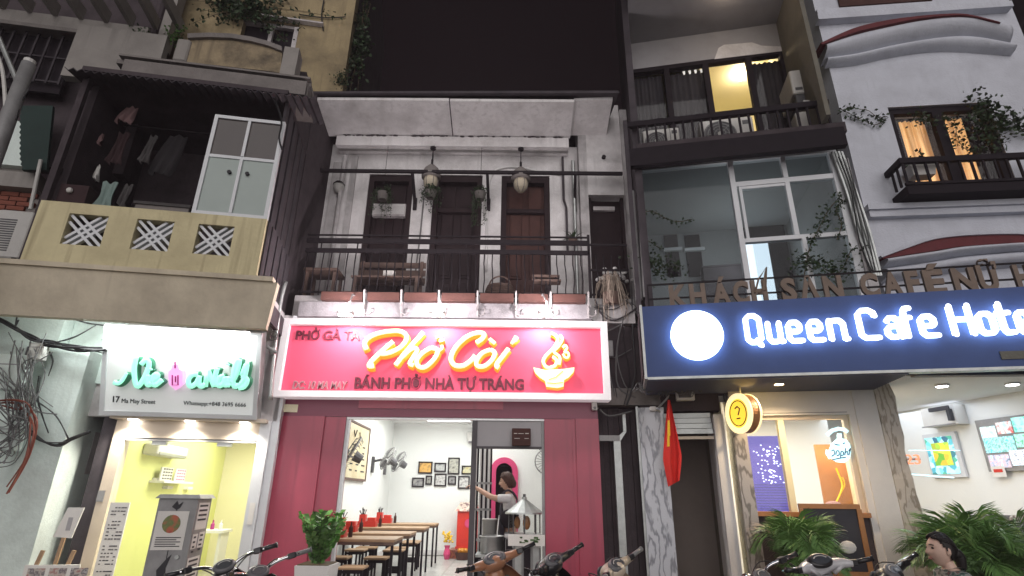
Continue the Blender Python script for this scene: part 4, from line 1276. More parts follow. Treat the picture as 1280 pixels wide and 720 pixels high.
for i in range(3):
    for za_, zb_ in ((bz0, lz0), (lz1, bz1)):
        L.part('balcony_parapet', MB().box(us[2 * i + 1], us[2 * i + 2], LB, LB + .14, za_, zb_), M['ochre'])
    a, b = us[2 * i + 1], us[2 * i + 2]
    bl = MB()
    w_ = .03
    cu, cz, hu, hz = (a + b) / 2, (lz0 + lz1) / 2, (b - a) / 2, (lz1 - lz0) / 2
    for s_ in (-1, 1):
        for o_ in (-.46, 0, .46):
            e = []
            for t_ in (-1, 1):
                x, y = t_ * (1 - abs(o_) * .5), t_ * s_ * (1 - abs(o_) * .5)
                e.append((cu + (x * .98 + (-o_ * s_) * .5) * hu, LB + .06 + .003 * s_, cz + (y * .98 + o_ * .5) * hz))
            bl.bar(e[0], e[1], w_, .05, up=(0, 1, 0))
    for q in ((-.9, -.9), (.9, -.9), (-.9, .9), (.9, .9)):
        bl.box(cu + q[0] * hu - .012, cu + q[0] * hu + .012, LB + .03, LB + .09, cz + q[1] * hz - .012, cz + q[1] * hz + .012)
    L.part('lattice_block', bl, M['alu_white'])
L.part('balcony_side_wall', MB().box(bu1 - .10, bu1, LB + .142, .1, bz0, bz1), M['beige'])
L.part('balcony_side_wall', MB().box(bu0, bu0 + .10, LB + .142, .1, bz0, bz1), M['ochre'])
L.part('balcony_floor', MB().box(bu0, bu1, LB + .142, .4, 3.802, bz0), M['concrete'])
# dark side wall with cladding
for k in range(9):
    v0 = LB + .06 + k * .14
    L.part('side_cladding', MB().box(bu1 - .06, bu1 - .03 + (.02 if k % 2 else 0), v0, v0 + .136, bz1 + .004, 6.45), M['dark_clad'])
    L.part('side_cladding', MB().box(bu1 + .002, bu1 + .02 + (.015 if k % 2 else 0), v0, v0 + .136, 3.87, bz1), M['dark_clad'])
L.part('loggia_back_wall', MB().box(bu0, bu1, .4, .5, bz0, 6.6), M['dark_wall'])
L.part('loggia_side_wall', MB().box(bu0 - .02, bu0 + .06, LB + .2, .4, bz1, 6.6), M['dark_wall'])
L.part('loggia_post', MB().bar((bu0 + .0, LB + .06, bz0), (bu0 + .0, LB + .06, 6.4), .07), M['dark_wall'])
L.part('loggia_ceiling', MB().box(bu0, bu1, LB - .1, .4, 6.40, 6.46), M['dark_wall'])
# white 2 x 2 window
wu0, wu1 = FL.at(254, 200, LB)[0], FL.at(346, 205, LB)[0]
wz0, wz1 = bz1 + .005, FL.at(310, 146, LB)[1]
zm = FL.at(300, 196, LB)[1]
um = (wu0 + wu1) / 2
W_ = MB()
b = .045
W_.box(wu0, wu1, LB + .02, LB + .08, wz1 - b, wz1).box(wu0, wu1, LB + .02, LB + .08, wz0, wz0 + b).box(wu0, wu0 + b, LB + .02, LB + .08, wz0 + b, wz1 - b).box(wu1 - b, wu1, LB + .02, LB + .08, wz0 + b, wz1 - b)
wf = L.part('window_frame', W_, M['alu_white'])
L.part('window_bar', MB().box(wu0 + b, wu1 - b, LB + .025, LB + .075, zm - .02, zm + .02), M['alu_white'], wf)
L.part('window_bar', MB().box(um - .018, um + .018, LB + .015, LB + .07, wz0 + b, zm - .021), M['alu_white'], wf)
L.part('window_bar', MB().box(um - .018, um + .018, LB + .015, LB + .07, zm + .021, wz1 - b), M['alu_white'], wf)
for a, c_ in ((wu0 + b, um - .018), (um + .018, wu1 - b)):
    L.part('upper_pane', MB().box(a, c_, LB + .04, LB + .05, zm + .02, wz1 - b), M['brown_glass'], wf)
    L.part('lower_pane', MB().box(a, c_, LB + .04, LB + .05, wz0 + b, zm - .02), M['frost'], wf)
for dx in (-.11, .10):
    L.part('latch', MB().cyl((um + dx, LB + .005, zm - .22), (um + dx, LB + .039, zm - .22), .024, n=8), M['ink'], wf)
# corrugated sheet and concrete slab above
cu0, cu1 = FL.at(78, 90, LB - .15)[0], FL.at(392, 125, LB - .15)[0]
zc = FL.at(235, 104, LB - .15)[1]
pts_t, pts_b = [], []
n_ = 120
top, bot = [], []
vs, fs = [], []
for i in range(n_ + 1):
    u = cu0 + (cu1 - cu0) * i / n_
    dz = .022 * math.cos(i / 4 * 2 * math.pi)
    for (vv, z0_) in ((LB - .15, zc), (LB + .6, zc + .15)):
        vs += [(u, vv, z0_ + dz), (u, vv, z0_ + dz + .012)]
for i in range(n_):
    k = i * 4
    fs += [(k, k + 4, k + 5, k + 1), (k + 1, k + 5, k + 7, k + 3), (k + 2, k + 6, k + 4, k), (k + 2, k + 3, k + 7, k + 6)]
L.part('corrugated_sheet', MB().add(vs, fs), M['dark_clad'])
SV = LB - .05
su0, sz1 = FL.at(143, 72, SV)
su1 = FL.at(388, 100, SV)[0]
sz0 = FL.at(260, 108, SV)[1]
sz1 = FL.at(260, 84, SV)[1]
L.part('concrete_slab', MB().box(su0, su1, SV + .06, LB + .5, sz1 - .06, sz1).box(su0 + .12, su1 - .04, SV + .0, SV + .058, sz0 + .05, sz1 - .03).box(su0 + .05, su1, SV - .02, SV + .1, sz1 + .002, sz1 + .03), M['concrete'])
L.part('slab_soffit', MB().box(su0 + .12, su1 - .02, SV + .06, LB + .5, sz0 + .02, sz1 - .062), M['concrete'])
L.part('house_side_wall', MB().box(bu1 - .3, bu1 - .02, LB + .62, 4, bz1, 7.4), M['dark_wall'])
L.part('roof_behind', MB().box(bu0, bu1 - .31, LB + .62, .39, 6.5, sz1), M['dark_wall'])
# pale upstand wall to the left of the slab
pu0, pu1 = FL.at(88, 60, LB + .3)[0], FL.at(172, 66, LB + .3)[0]
pz0, pz1 = FL.at(130, 100, LB + .3)[1], FL.at(130, 34, LB + .3)[1]
L.part('pale_upstand', MB().box(pu0, pu1 + .3, LB + .3, LB + .42, pz0, pz1), M['pale_panel'])
# yellow storey behind with an arched parapet
YV = .25
yu0, yu1 = FL.at(206, 40, YV)[0], FL.at(436, 60, YV)[0]
yz0, yz1 = FL.at(410, 128, YV)[1], 13.2
x0, x1, z0, z1 = FL.rect(300, 26, 372, 64, YV)
L.part('yellow_wall', MB().box(yu0, x0, YV, YV + .3, yz0, yz1).box(x1, yu1, YV, YV + .3, yz0, yz1).box(x0, x1, YV, YV + .3, z1, yz1).box(x0, x1, YV, YV + .3, yz0, z0 - .4), M['old_yellow'])
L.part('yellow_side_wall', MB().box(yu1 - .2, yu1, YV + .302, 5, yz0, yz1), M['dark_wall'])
wf = L.part('window_frame', MB().box(x0, x1, YV + .05, YV + .12, z1 - .06, z1).box(x1 - .07, x1, YV - .01, YV + .12, z0 - .4, z1 - .061).box((x0 + x1) / 2 - .03, (x0 + x1) / 2 + .03, YV + .04, YV + .11, z0 - .4, z1 - .061).box(x0 - .2, x1 + .4, YV - .10, YV - .01, z1 + .01, z1 + .04), M['pale_iron'])
L.part('window_pane', MB().box(x0, x1, YV + .14, YV + .15, z0 - .4, z1), M['black'], wf)
AV = SV + .35
tp = [(236, 48), (262, 47), (290, 48), (315, 52), (335, 57), (353, 64)]
btm = [(232, 77), (258, 80), (285, 83), (310, 86), (330, 88), (350, 91)]
L.part('arched_parapet', MB().band([FL.at(*p, AV) for p in tp], [FL.at(*p, AV) for p in btm], AV, AV + .15), M['mould'])
L.part('parapet_coping', MB().band([FL.at(p[0], p[1] - 3, AV) for p in tp], [FL.at(p[0], p[1] + 2.5, AV) for p in tp], AV - .05, AV + .18), M['concrete'])
x0, x1, z0, z1 = FL.rect(217, 47, 236, 76, AV - .04)
L.part('parapet_pier', MB().rbox(x0, x1, AV - .04, AV + .2, z0, z1, .05), M['pale_panel'])
x0, x1, z0, z1 = FL.rect(352, 62, 371, 93, AV - .04)
L.part('parapet_pier', MB().box(x0, x1, AV - .04, AV + .2, z0, z1 + .05), M['pale_panel'])
dp = FL.at(190, 40, AV)[0]
L.part('drain_pipe', MB().tube([FL.p3(204, 0, AV + .4), FL.p3(184, 66, AV + .4)], .07, 10), M['dark_wall'])
L.part('corner_pilaster', MB().bar(FL.p3(221, -10, AV + .5), FL.p3(199, 62, AV + .5), .22, .2), M['pale_panel'])
L.part('wall_cable', MB().tube(spline([FL.p3(405, 0, YV - .03), FL.p3(402, 18, YV - .03), FL.p3(404, 38, YV - .03)]), .012, 5).tube(spline([FL.p3(374, 18, YV - .03), FL.p3(405, 22, YV - .03), FL.p3(432, 21, YV - .03)]), .01, 5), M['cable'])
pc = spline([FL.p3(342, 120, LB - .03), FL.p3(352, 150, LB - .03), FL.p3(349, 172, LB - .03), FL.p3(353, 188, LB - .03)])
L.part('hanging_cable', MB().tube(pc, .012, 5), M['cable'])

# things in the loggia
def cloth(name, label, cat, px, v, w_, h_, m, fr=FL, group=None, sway=.04):
    u, z = fr.at(*px, v)
    mb = MB()
    nx, nz = 9, 6
    vs, fs = [], []
    ph = random.random() * 6
    pr_ = (random.uniform(.5, 1), random.uniform(.6, 1.1), random.uniform(-.2, .2), random.uniform(-.35, .35))
    for s_ in (0, .012):
        for j in range(nz + 1):
            for i in range(nx + 1):
                x = (i / nx - .5) * w_ * (pr_[0] + (pr_[1] - pr_[0]) * j / nz + pr_[2] * math.sin(j / nz * 3)) + pr_[3] * j / nz * w_
                vs.append((x, s_ + sway * math.sin(i * 1.7 + ph + j * .4) * (j / nz + .2), -h_ * j / nz + .02 * math.sin(i + ph)))
    k = (nx + 1) * (nz + 1)
    for s_ in (0, 1):
        for j in range(nz):
            for i in range(nx):
                a = s_ * k + j * (nx + 1) + i
                fs.append((a, a + 1, a + nx + 2, a + nx + 1))
    mb.add(vs, fs)
    return solo(name, label, cat, mb, m, fr, (u, v, z), group, True, own=True)


M['cloth_grey'] = mat('grey_cloth', (.07, .065, .065), .9, var=.3, scale=6, bump=.02)
M['cloth_black'] = mat('black_cloth', (.018, .016, .018), .9, var=.3, scale=6, bump=.02)
M['cloth_pink'] = mat('pinkish_cloth', (.26, .16, .16), .9, var=.2, scale=6, bump=.02)
M['cloth_teal'] = mat('pale_teal_cloth', (.20, .27, .25), .9, var=.2, scale=6, bump=.02)
M['cloth_maroon'] = mat('maroon_cloth', (.04, .02, .022), .9, var=.2, scale=6, bump=.02)
gl_ = 'laundry in the dark loggia'
cloth('hanging_cloth', 'pinkish cloth corner pegged high in the dark loggia', 'laundry', (166, 134), -.7, .22, .24, M['cloth_pink'], group=gl_)
cloth('hanging_shirt', 'grey striped garment hanging left of the black coat in the loggia', 'laundry', (193, 170), -.6, .20, .42, M['cloth_grey'], group=gl_)
cloth('hanging_coat', 'big black coat hanging beside the white window', 'laundry', (224, 170), -.55, .34, .62, M['cloth_black'], group=gl_)
cloth('hanging_shirt', 'maroon garment hanging in the middle of the loggia', 'laundry', (156, 166), -.6, .28, .48, M['cloth_maroon'], group=gl_)
cloth('hanging_cloth', 'small white rag hanging in the dark part of the loggia', 'laundry', (128, 168), -.7, .05, .15, M['cloth_pink'], group=gl_)
cloth('hanging_cloth', 'narrow white strip hanging low in the dark part of the loggia', 'laundry', (124, 207), -.7, .05, .20, M['ac_white'], group=gl_)
cloth('plastic_bag', 'pale teal plastic bag heaped behind the ochre parapet', 'bag', (138, 228), -.95, .28, .36, M['cloth_teal'])
cloth('plastic_bag', 'grey plastic bag with dark top behind the ochre parapet', 'bag', (161, 231), -.95, .16, .30, M['cloth_grey'])
solo('laundry_pole', 'thin dark pole the laundry hangs from in the loggia', 'pole', MB().cyl((bu0 + .2, -.55, FL.at(190, 160, -.55)[1]), (bu1 - .1, -.55, FL.at(190, 160, -.55)[1]), .012, n=6), M['iron'], FL)
u, z = FL.at(160, 250, -.9)
t = T('storage_crate', 'dim grey crate standing behind the parapet near the bags', 'crate', FL, (u + .45, -.85, bz0), own=True)
t.part('crate_side', MB().box(-.3, .3, -.15, .15, 0, .9), M['concrete'])
t.part('lid', MB().box(-.32, .32, -.17, .17, .902, .94), M['cloth_grey'])
u, z = FL.at(92, 246, -1.0)
t = T('sink_box', 'small brown box with a white knob behind the parapet end', 'box', FL, (u, -.98, bz0), own=True)
t.part('carton', MB().box(-.12, .18, -.1, .1, 0, z - bz0 + .12), M['cloth_maroon'])
t.part('knob', MB().ell((0, -.12, z - bz0 + .03), (.035, .03, .035), 8, 6), M['ac_white'])


def bushy(name, label, fr, c, rad, n, m='leaf_dark', s=(.03, .06), group=None):
    t = T(name, label, 'plant', fr, c, group, own=True)
    lf, st = MB(), MB()
    for k in range(max(4, n // 18)):
        d = Vector((random.gauss(0, rad[0] * .6), random.gauss(0, rad[1] * .6), random.gauss(0, rad[2] * .6)))
        pts = spline([(0, 0, 0), tuple(d * .5 + Vector((0, 0, .02))), tuple(d)], 4)
        st.tube(pts, .004, 3, cap=False)
        for q in range(18):
            p = d * random.uniform(.3, 1.1) + Vector((random.gauss(0, .04), random.gauss(0, .04), random.gauss(0, .04)))
            leaf(lf, p, random.uniform(*s))
    t.part('twigs', st, M['stem'], kind='stuff')
    t.part('foliage', lf, M[m], kind='stuff')
    return t


bushy('roof_shrub', 'small green shrub growing by the arched parapet', FL, FL.p3(222, 44, AV + .05), (.16, .10, .18), 160, 'leaf')
bushy('wall_creeper', 'dark creeper hanging down the yellow wall above the arched parapet', FL, FL.p3(305, 8, YV - .12), (.75, .07, .45), 1300, 'leaf_dark', (.05, .10))
bushy('wall_creeper', 'thin weeds growing beside the pale corner pilaster', FL, FL.p3(178, 52, AV + .1), (.10, .06, .28), 150, 'leaf_dark')
t = bushy('wall_creeper', 'dark creeper hanging down the sky side edge of the yellow wall', FL, FL.p3(450, 55, YV + .3), (.16, .16, .75), 1100, 'leaf_dark', (.05, .10))
bushy('wall_creeper', 'small weed at the corner of the yellow wall near the roof edge', FL, FL.p3(428, 102, YV - .05), (.12, .06, .14), 160, 'leaf_dark')

# ---------------------------------------------------------------- tilted nail salon sign
S = T('salon_sign', 'white lightbox sign with mint green script leaning out over the salon', 'sign', FL, (-.87, -.3, 2.36))
q = {}
SL = lambda px, py: None
vb, vt = -.18, -.58
sb, st_ = FL.at(222, 521, vb)[1], FL.at(230, 411, vt)[1]
ul, ur = (FL.at(122, 519, vb)[0] + FL.at(134, 408, vt)[0]) / 2, (FL.at(322, 524, vb)[0] + FL.at(328, 414, vt)[0]) / 2


def on_sign(px, py, out=0.0):
    """hit of the pixel's ray with the leaning sign face; returns frame coordinates"""
    lo, hi = -.9, .3
    for _ in range(40):
        m_ = (lo + hi) / 2
        z_ = FL.at(px, py, m_)[1]
        f_ = vb + (vt - vb) * (z_ - sb) / (st_ - sb)
        if m_ < f_:
            lo = m_
        else:
            hi = m_
    u_, z_ = FL.at(px, py, m_)
    nrm = Vector((0, -(st_ - sb), -(vb - vt))).normalized()
    return Vector((u_, m_, z_)) + nrm * out


S.part('sign_box', MB().hexa([(ul, vb, sb), (ur, vb, sb), (ur, vb + .16, sb + .03), (ul, vb + .16, sb + .03)], [(ul, vt, st_), (ur, vt, st_), (ur, vt + .16, st_ + .06), (ul, vt + .16, st_ + .06)]), M['galv'])
nf = Vector((0, -(st_ - sb), -(vb - vt))).normalized()
dn = Vector((0, vt - vb, st_ - sb))


def sp_(u, k, out=0.0):
    return Vector((u, vb, sb)) + dn * k + nf * out


S.part('light_face', MB().hexa([sp_(ul + .05, .05, .001), sp_(ur - .05, .05, .001), sp_(ur - .05, .05, .012), sp_(ul + .05, .05, .012)], [sp_(ul + .05, .97, .001), sp_(ur - .05, .97, .001), sp_(ur - .05, .97, .012), sp_(ul + .05, .97, .012)]), emis('salon_light_face', (.88, 1.0, .95), 0.14))
fm = MB()
for a, b_, k0, k1 in ((ul, ur, 0, .05), (ul, ur, .97, 1.0), (ul, ul + .05, .05, .97), (ur - .05, ur, .05, .97)):
    fm.hexa([sp_(a, k0, 0), sp_(b_, k0, 0), sp_(b_, k0, .03), sp_(a, k0, .03)], [sp_(a, k1, 0), sp_(b_, k1, 0), sp_(b_, k1, .03), sp_(a, k1, .03)])
S.part('sign_frame', fm, M['alu_white'])
M['mint'] = emis('mint_letter', (.36, 1.0, .70), .55)
M['deep_green'] = mat('deep_green_edge', (.05, .27, .15), .5, var=.15, scale=6, bump=0)
M['hot_pink'] = emis('pink_bottle', (1.0, .42, .80), .5)
M['pink_edge'] = mat('magenta_edge', (.40, .03, .22), .5, var=.1, scale=6, bump=0)
Z3 = lambda x, y: (110 + x / 5.142, 390 + y / 5.142)
nl = [('V', [[(195, 440), (222, 448), (246, 434), (264, 410), (280, 382)], [(338, 278), (326, 350), (330, 430), (348, 468), (385, 420), (412, 360), (418, 318), (398, 300), (368, 330)]]),
      ('i', [[(412, 392), (404, 440), (416, 460), (436, 442)], [(424, 362), (428, 352)]]),
      ('e', [[(432, 440), (468, 412), (472, 392), (452, 398), (440, 435), (456, 460), (502, 425)]]),
      ('a', [[(728, 392), (692, 396), (668, 430), (680, 468), (718, 446), (738, 400)], [(738, 400), (734, 450), (752, 468), (775, 450)]]),
      ('N', [[(775, 470), (790, 360)], [(790, 360), (812, 420), (832, 470)], [(832, 470), (838, 400), (852, 350)]]),
      ('a', [[(895, 400), (868, 410), (852, 445), (866, 466), (890, 440), (898, 405), (896, 455), (915, 458)]]),
      ('i', [[(925, 405), (920, 450), (934, 462)], [(912, 330), (918, 322)]]),
      ('l', [[(940, 450), (975, 380), (990, 300), (965, 330), (950, 420), (960, 470), (985, 455)]]),
      ('s', [[(990, 462), (1020, 420), (1040, 320), (1005, 400)], [(1005, 400), (1040, 425), (1020, 470), (985, 478)]])]
for nm, sts in nl:
    fa, ed = MB(), MB()
    for s_ in sts:
        q = [on_sign(*Z3(*p), .10) for p in s_]
        q = spline(q, 4) if len(q) > 2 else q
        rr_ = [.030 * (1 - .55 * i / len(q)) for i in range(len(q))] if len(s_) == 5 and s_[0] == (195, 440) else .030
        fa.tube(q, rr_, 8, squash=(nf, .35))
        for dd, rr in ((.012, .036), (.012, .030)):
            ed.tube([p - nf * .045 + Vector((.016, 0, -.012)) for p in q], .040, 8, squash=(nf, .9))
            break
    lo = S.part('letter', fa, M['mint'], smooth=True)
    S.part('letter_edge', ed, M['deep_green'], lo, smooth=True)
bo = [(540, 372), (560, 358), (566, 330), (602, 330), (608, 358), (630, 372), (628, 455), (588, 492), (545, 455)]
pr = [on_sign(*Z3(*p), .10) for p in bo]
pb = [on_sign(*Z3(*p), .02) for p in bo]
k = len(pr)
S.part('polish_bottle', MB().add([tuple(p) for p in pr + pb], [tuple(range(k)), tuple(reversed(range(k, 2 * k)))] + [(i, k + i, k + (i + 1) % k, (i + 1) % k) for i in range(k)]), M['hot_pink'])
bm2 = MB().tube([on_sign(*Z3(*p), .108) for p in ((568, 395), (568, 458), (604, 458), (604, 395))], .009, 6).tube([on_sign(*Z3(*p), .108) for p in ((588, 402), (588, 440))], .009, 6).tube([on_sign(*Z3(*p), .108) for p in ((586, 312), (586, 352))], .011, 6)
S.part('bottle_outline', bm2, M['pink_edge'])


def lean_text(body, x0, x1, y, cap, m, bold=0.0):
    a, b_ = on_sign(x0, y, .014), on_sign(x1, y, .014)
    tb = text_mb(body, a.x, b_.x, 0, cap, 0, .008, bold)
    ang = math.atan2(vb - vt, st_ - sb)
    tb.move(Matrix.Translation((0, a.y, a.z)) @ Matrix.Rotation(ang, 4, 'X'))
    S.part('lettering', tb, m)


lean_text('17', 142, 150.5, 502, .072, M['ink'], .02)
lean_text('Ma May Street', 153, 195, 503, .052, M['ink'])
lean_text('Whatsapp:+848 3695 6666', 230, 308, 505.5, .050, M['ink'])
for i, x in enumerate((166, 237, 306)):
    u = FL.at(x, 523, -.12)[0]
    h_ = S.part('downlight', MB().cyl((u, -.10, sb - .03), (u, -.10, sb + .03), .06, n=16), M['alu_white'])
    S.part('downlight_lens', MB().cyl((u, -.10, sb - .045), (u, -.10, sb - .0305), .055, n=16), M['lamp_white'], h_)
    S.lamp('downlight_glow', 'SPOT', (u, -.14, sb - .06), 40, (1, .93, .8), .04, (R(-8), 0, 0), 140)
S.part('sign_canopy', MB().box(ul + .1, ur + .1, -.16, .018, 2.366, sb - .035), M['cream_alu'])

lb = S.part('light_bar', MB().hexa([sp_(ul + .1, 1.0, .16), sp_(ur - .1, 1.0, .16), sp_(ur - .1, 1.0, .20), sp_(ul + .1, 1.0, .20)], [sp_(ul + .1, 1.03, .16), sp_(ur - .1, 1.03, .16), sp_(ur - .1, 1.03, .20), sp_(ul + .1, 1.03, .20)]), M['alu_white'])
S.part('bar_lens', MB().hexa([sp_(ul + .11, .994, .165), sp_(ur - .11, .994, .165), sp_(ur - .11, .994, .195), sp_(ul + .11, .994, .195)], [sp_(ul + .11, .999, .165), sp_(ur - .11, .999, .165), sp_(ur - .11, .999, .195), sp_(ul + .11, .999, .195)]), M['tube_white'], lb)
for k in range(3):
    uu = ul + .2 + k * (ur - ul - .4) / 2
    S.part('bar_arm', MB().bar(sp_(uu, 1.015, 0), sp_(uu, 1.015, .16), .02), M['alu_white'], lb)
lp_ = sp_((ul + ur) / 2, .985, .18)
S.lamp('bar_glow', 'AREA', tuple(lp_), 8, (.95, 1, .98), 1.6, (R(30), 0, 0), sy=.06)
S.lamp('bar_spill', 'AREA', tuple(lp_ + Vector((0, -.02, .02))), 5, (1, .98, .9), 1.6, (R(180), 0, 0), sy=.06)

S.lamp('left_wall_fill', 'POINT', tuple(sp_(ul - .12, 1.0, .12)), 14, (.93, 1, .97), .08)  # added lamp past the bar's end, only to brighten the far-left wall

# things in and before the salon
def on_side(x, y, uw):
    lo, hi = .0, 12.0
    for _ in range(50):
        m_ = (lo + hi) / 2
        if FL.at(x, y, m_)[0] > uw:
            lo = m_
        else:
            hi = m_
    return m_, FL.at(x, y, m_)[1]


va_, za_ = on_side(180, 553, -1.6)
vb_, zb_ = on_side(216, 572, -1.6)
t = T('wall_air_conditioner', 'white split air conditioner on the lime wall of the salon', 'air conditioner', FL, (-1.5, va_, zb_))
t.part('casing', MB().rbox(-1.598, -1.40, va_, vb_, zb_ - .02, za_, .03), M['ac_white'])
t.part('louvre', MB().box(-1.42, -1.39, va_ + .04, vb_ - .04, zb_ - .015, zb_ + .02), M['galv'])
va_, za_ = on_side(190, 583, -1.6)
vb_, zb_ = on_side(224, 605, -1.6)
t = T('polish_shelf', 'small white wall shelf of nail polish charts in the salon', 'shelf', FL, (-1.5, va_, zb_))
t.part('shelf_board', MB().box(-1.598, -1.40, va_, vb_, zb_, zb_ + .03), M['white_paint'])
for k in range(2):
    v_ = va_ + .1 + k * (vb_ - va_) * .46
    c_ = t.part('chart', MB().box(-1.52, -1.50, v_, v_ + (vb_ - va_) * .36, zb_ + .032, za_), M['paper'])
    dt = MB()
    for i in range(4):
        for j in range(4):
            vv = v_ + (vb_ - va_) * (.05 + i * .08)
            zz = zb_ + .05 + j * (za_ - zb_) * .2
            dt.box(-1.499, -1.495, vv, vv + (vb_ - va_) * .045, zz, zz + (za_ - zb_) * .1)
    t.part('colour_dots', dt, M['pink_edge'] if k else M['ink'], c_)
t = T('salon_chair', 'yellow upholstered chair near the white wall of the salon', 'chair', FL, (.22, 2.2, .2), own=True)
t.part('seat', MB().rbox(-.22, .22, -.22, .22, .40, .50, .05), M['star'])
t.part('backrest', MB().rbox(-.22, .22, .14, .24, .50, 1.05, .04), M['star'])
for a in (-.18, .18):
    for c_ in (-.18, .18):
        t.part('leg', MB().box(a - .02, a + .02, c_ - .02, c_ + .02, 0, .40), M['bench'])
t = T('salon_desk', 'narrow white desk with bottles along the salon wall', 'desk', FL, (-1.2, 2.6, .2), own=True)
t.part('desk_top', MB().box(-.35, .35, -.25, .25, .72, .76), M['white_paint'])
for a in (-.3, .3):
    t.part('leg', MB().box(a - .02, a + .02, -.2, .2, 0, .719), M['white_paint'])
for k in range(5):
    t.part('bottle', MB().lathe([(.03, .761), (.03, .84), (.012, .86), (.012, .90), (0, .90)], (-.25 + k * .12, .0, 0), 8), [M['pink'], M['red_plastic'], M['mint'], M['pink_edge'], M['paper']][k])
t = T('wall_hooks', 'row of small white hooks and charts on the lime side wall', 'wall rack', FL, (-1.58, 2.0, 1.5))
for k in range(4):
    t.part('hook', MB().box(-1.598, -1.53, 1.3 + k * .4, 1.5 + k * .4, 1.65 - .1 * (k % 2), 1.69 - .1 * (k % 2)), M['paper'])
# price list strip
t = T('price_board', 'tall narrow white price board leaning on the salon door frame', 'price board', FL, FL.w and (FL.at(127, 715, -.15)[0], -.15, .11))
a0_, a1_ = FL.at(131, 660, -.15)[0], FL.at(153, 660, -.15)[0]
zt_ = FL.at(140, 628, -.15)[1]
t.part('board', MB().box(a0_, a1_ + .02, -.16, -.14, .2, zt_), M['paper'])
t.part('foot', MB().box(a0_ + .02, a1_, -.2, -.08, .11, .199), M['galv'])
ik = MB()
for r_ in range(24):
    if r_ % 7 == 3:
        continue
    for c_ in range(5):
        if random.random() < .8:
            x = a0_ + .03 + c_ * (a1_ - a0_ - .02) / 5
            z = zt_ - .05 - r_ * .036
            ik.box(x, x + random.uniform(.015, .032), -.1635, -.161, z - .011, z)
t.part('printing', ik, M['ink'], kind='stuff')
u0_, z0_ = FL.at(124, 620, -.04)
solo('meter_tag', 'small dark number tag on the salon door frame above the price board', 'tag', MB().box(u0_ - .02, u0_ + .05, -.045, -.031, z0_ - .06, z0_ + .06), M['cab_grey'], FL)
t = T('notice_strip', 'pale narrow notices stuck on the right salon door frame', 'notice', FL, (.11, -.04, 1.2))
for k in range(3):
    z = FL.at(322, 632 + k * 9, -.04)[1]
    t.part('sticker', MB().box(.08, .14, -.036, -.032, z - .05, z + .03), M['paper'])

# grey electric cabinet with posters
cv = -1.0
c0, c1 = FL.at(191, 660, cv)[0], FL.at(241, 660, cv)[0]
ct = FL.at(230, 618, cv)[1]
t = T('electric_cabinet', 'scruffy grey street cabinet with pasted posters before the salon', 'cabinet', FL, ((c0 + c1) / 2, cv, .0))
t.part('cabinet_body', MB().box(c0, c1, cv, cv + .42, .10, ct - .04), M['cab_grey'])
t.part('roof', MB().hexa([(c0 - .03, cv - .03, ct - .039), (c1 + .03, cv - .03, ct - .039), (c1 + .03, cv + .45, ct - .039), (c0 - .03, cv + .45, ct - .039)], [(c0, cv, ct + .0), (c1, cv, ct + .0), (c1, cv + .42, ct + .0), (c0, cv + .42, ct + .0)]), M['cab_grey'])
t.part('plinth', MB().box(c0 + .02, c1 - .02, cv + .02, cv + .4, .0, .099), M['concrete'])
t.part('door_seam', MB().box((c0 + c1) / 2 - .004, (c0 + c1) / 2 + .004, cv - .003, cv - .001, .14, ct - .08), M['ink'])
t.part('lock', MB().cyl((c1 - .09, cv - .02, .9), (c1 - .09, cv, .9), .02, n=8), M['galv'])
p_ = t.part('poster', MB().box(c0 + .02, c1 - .06, cv - .006, cv - .0035, ct - .52, ct - .16), M['paper'], label='torn poster with a multicoloured fruit picture')
cx_ = (c0 + c1) / 2 - .02
t.part('poster_picture', MB().disc((cx_, ct - .28), .085, cv - .009, cv - .0065, 20), picture('fruit_print', [(.25, .02, .02), (.45, .09, .03), (.10, .16, .03), (.3, .2, .05)], 9), p_)
tx = MB()
for k in range(5):
    tx.box(c0 + .05, c1 - .09 - .04 * (k % 2), cv - .009, cv - .0065, ct - .41 - k * .02, ct - .402 - k * .02)
t.part('poster_text', tx, M['ink'], p_)
t.part('stain', MB().prism([(cx_ - .03, ct - .12), (cx_ + .01, ct - .06), (cx_ + .03, ct - .1), (cx_ + .07, ct - .07), (cx_ + .05, ct - .13), (cx_ + .02, ct - .15)], cv - .005, cv - .002), M['ink'])
t.part('stencil', MB().prism([(cx_ - .05, ct - .7), (cx_ + .02, ct - .6), (cx_ + .06, ct - .56), (cx_ + .03, ct - .68), (cx_ + .05, ct - .8), (cx_ - .03, ct - .78)], cv - .005, cv - .002), M['ink'])
for k, (va, vb_, za, zb_) in enumerate(((.05, .37, ct - .34, ct - .08), (.04, .18, ct - .52, ct - .38), (.22, .38, ct - .52, ct - .37), (.03, .36, ct - .85, ct - .60))):
    n_ = t.part('notice', MB().box(c1 + .001, c1 + .004, cv + va, cv + vb_, za, zb_), M['paper'])
    nt_ = MB()
    for j in range(4):
        nt_.box(c1 + .0045, c1 + .006, cv + va + .03, cv + vb_ - .05, zb_ - .04 - j * .045, zb_ - .022 - j * .045)
    t.part('notice_text', nt_, M['ink'], n_)

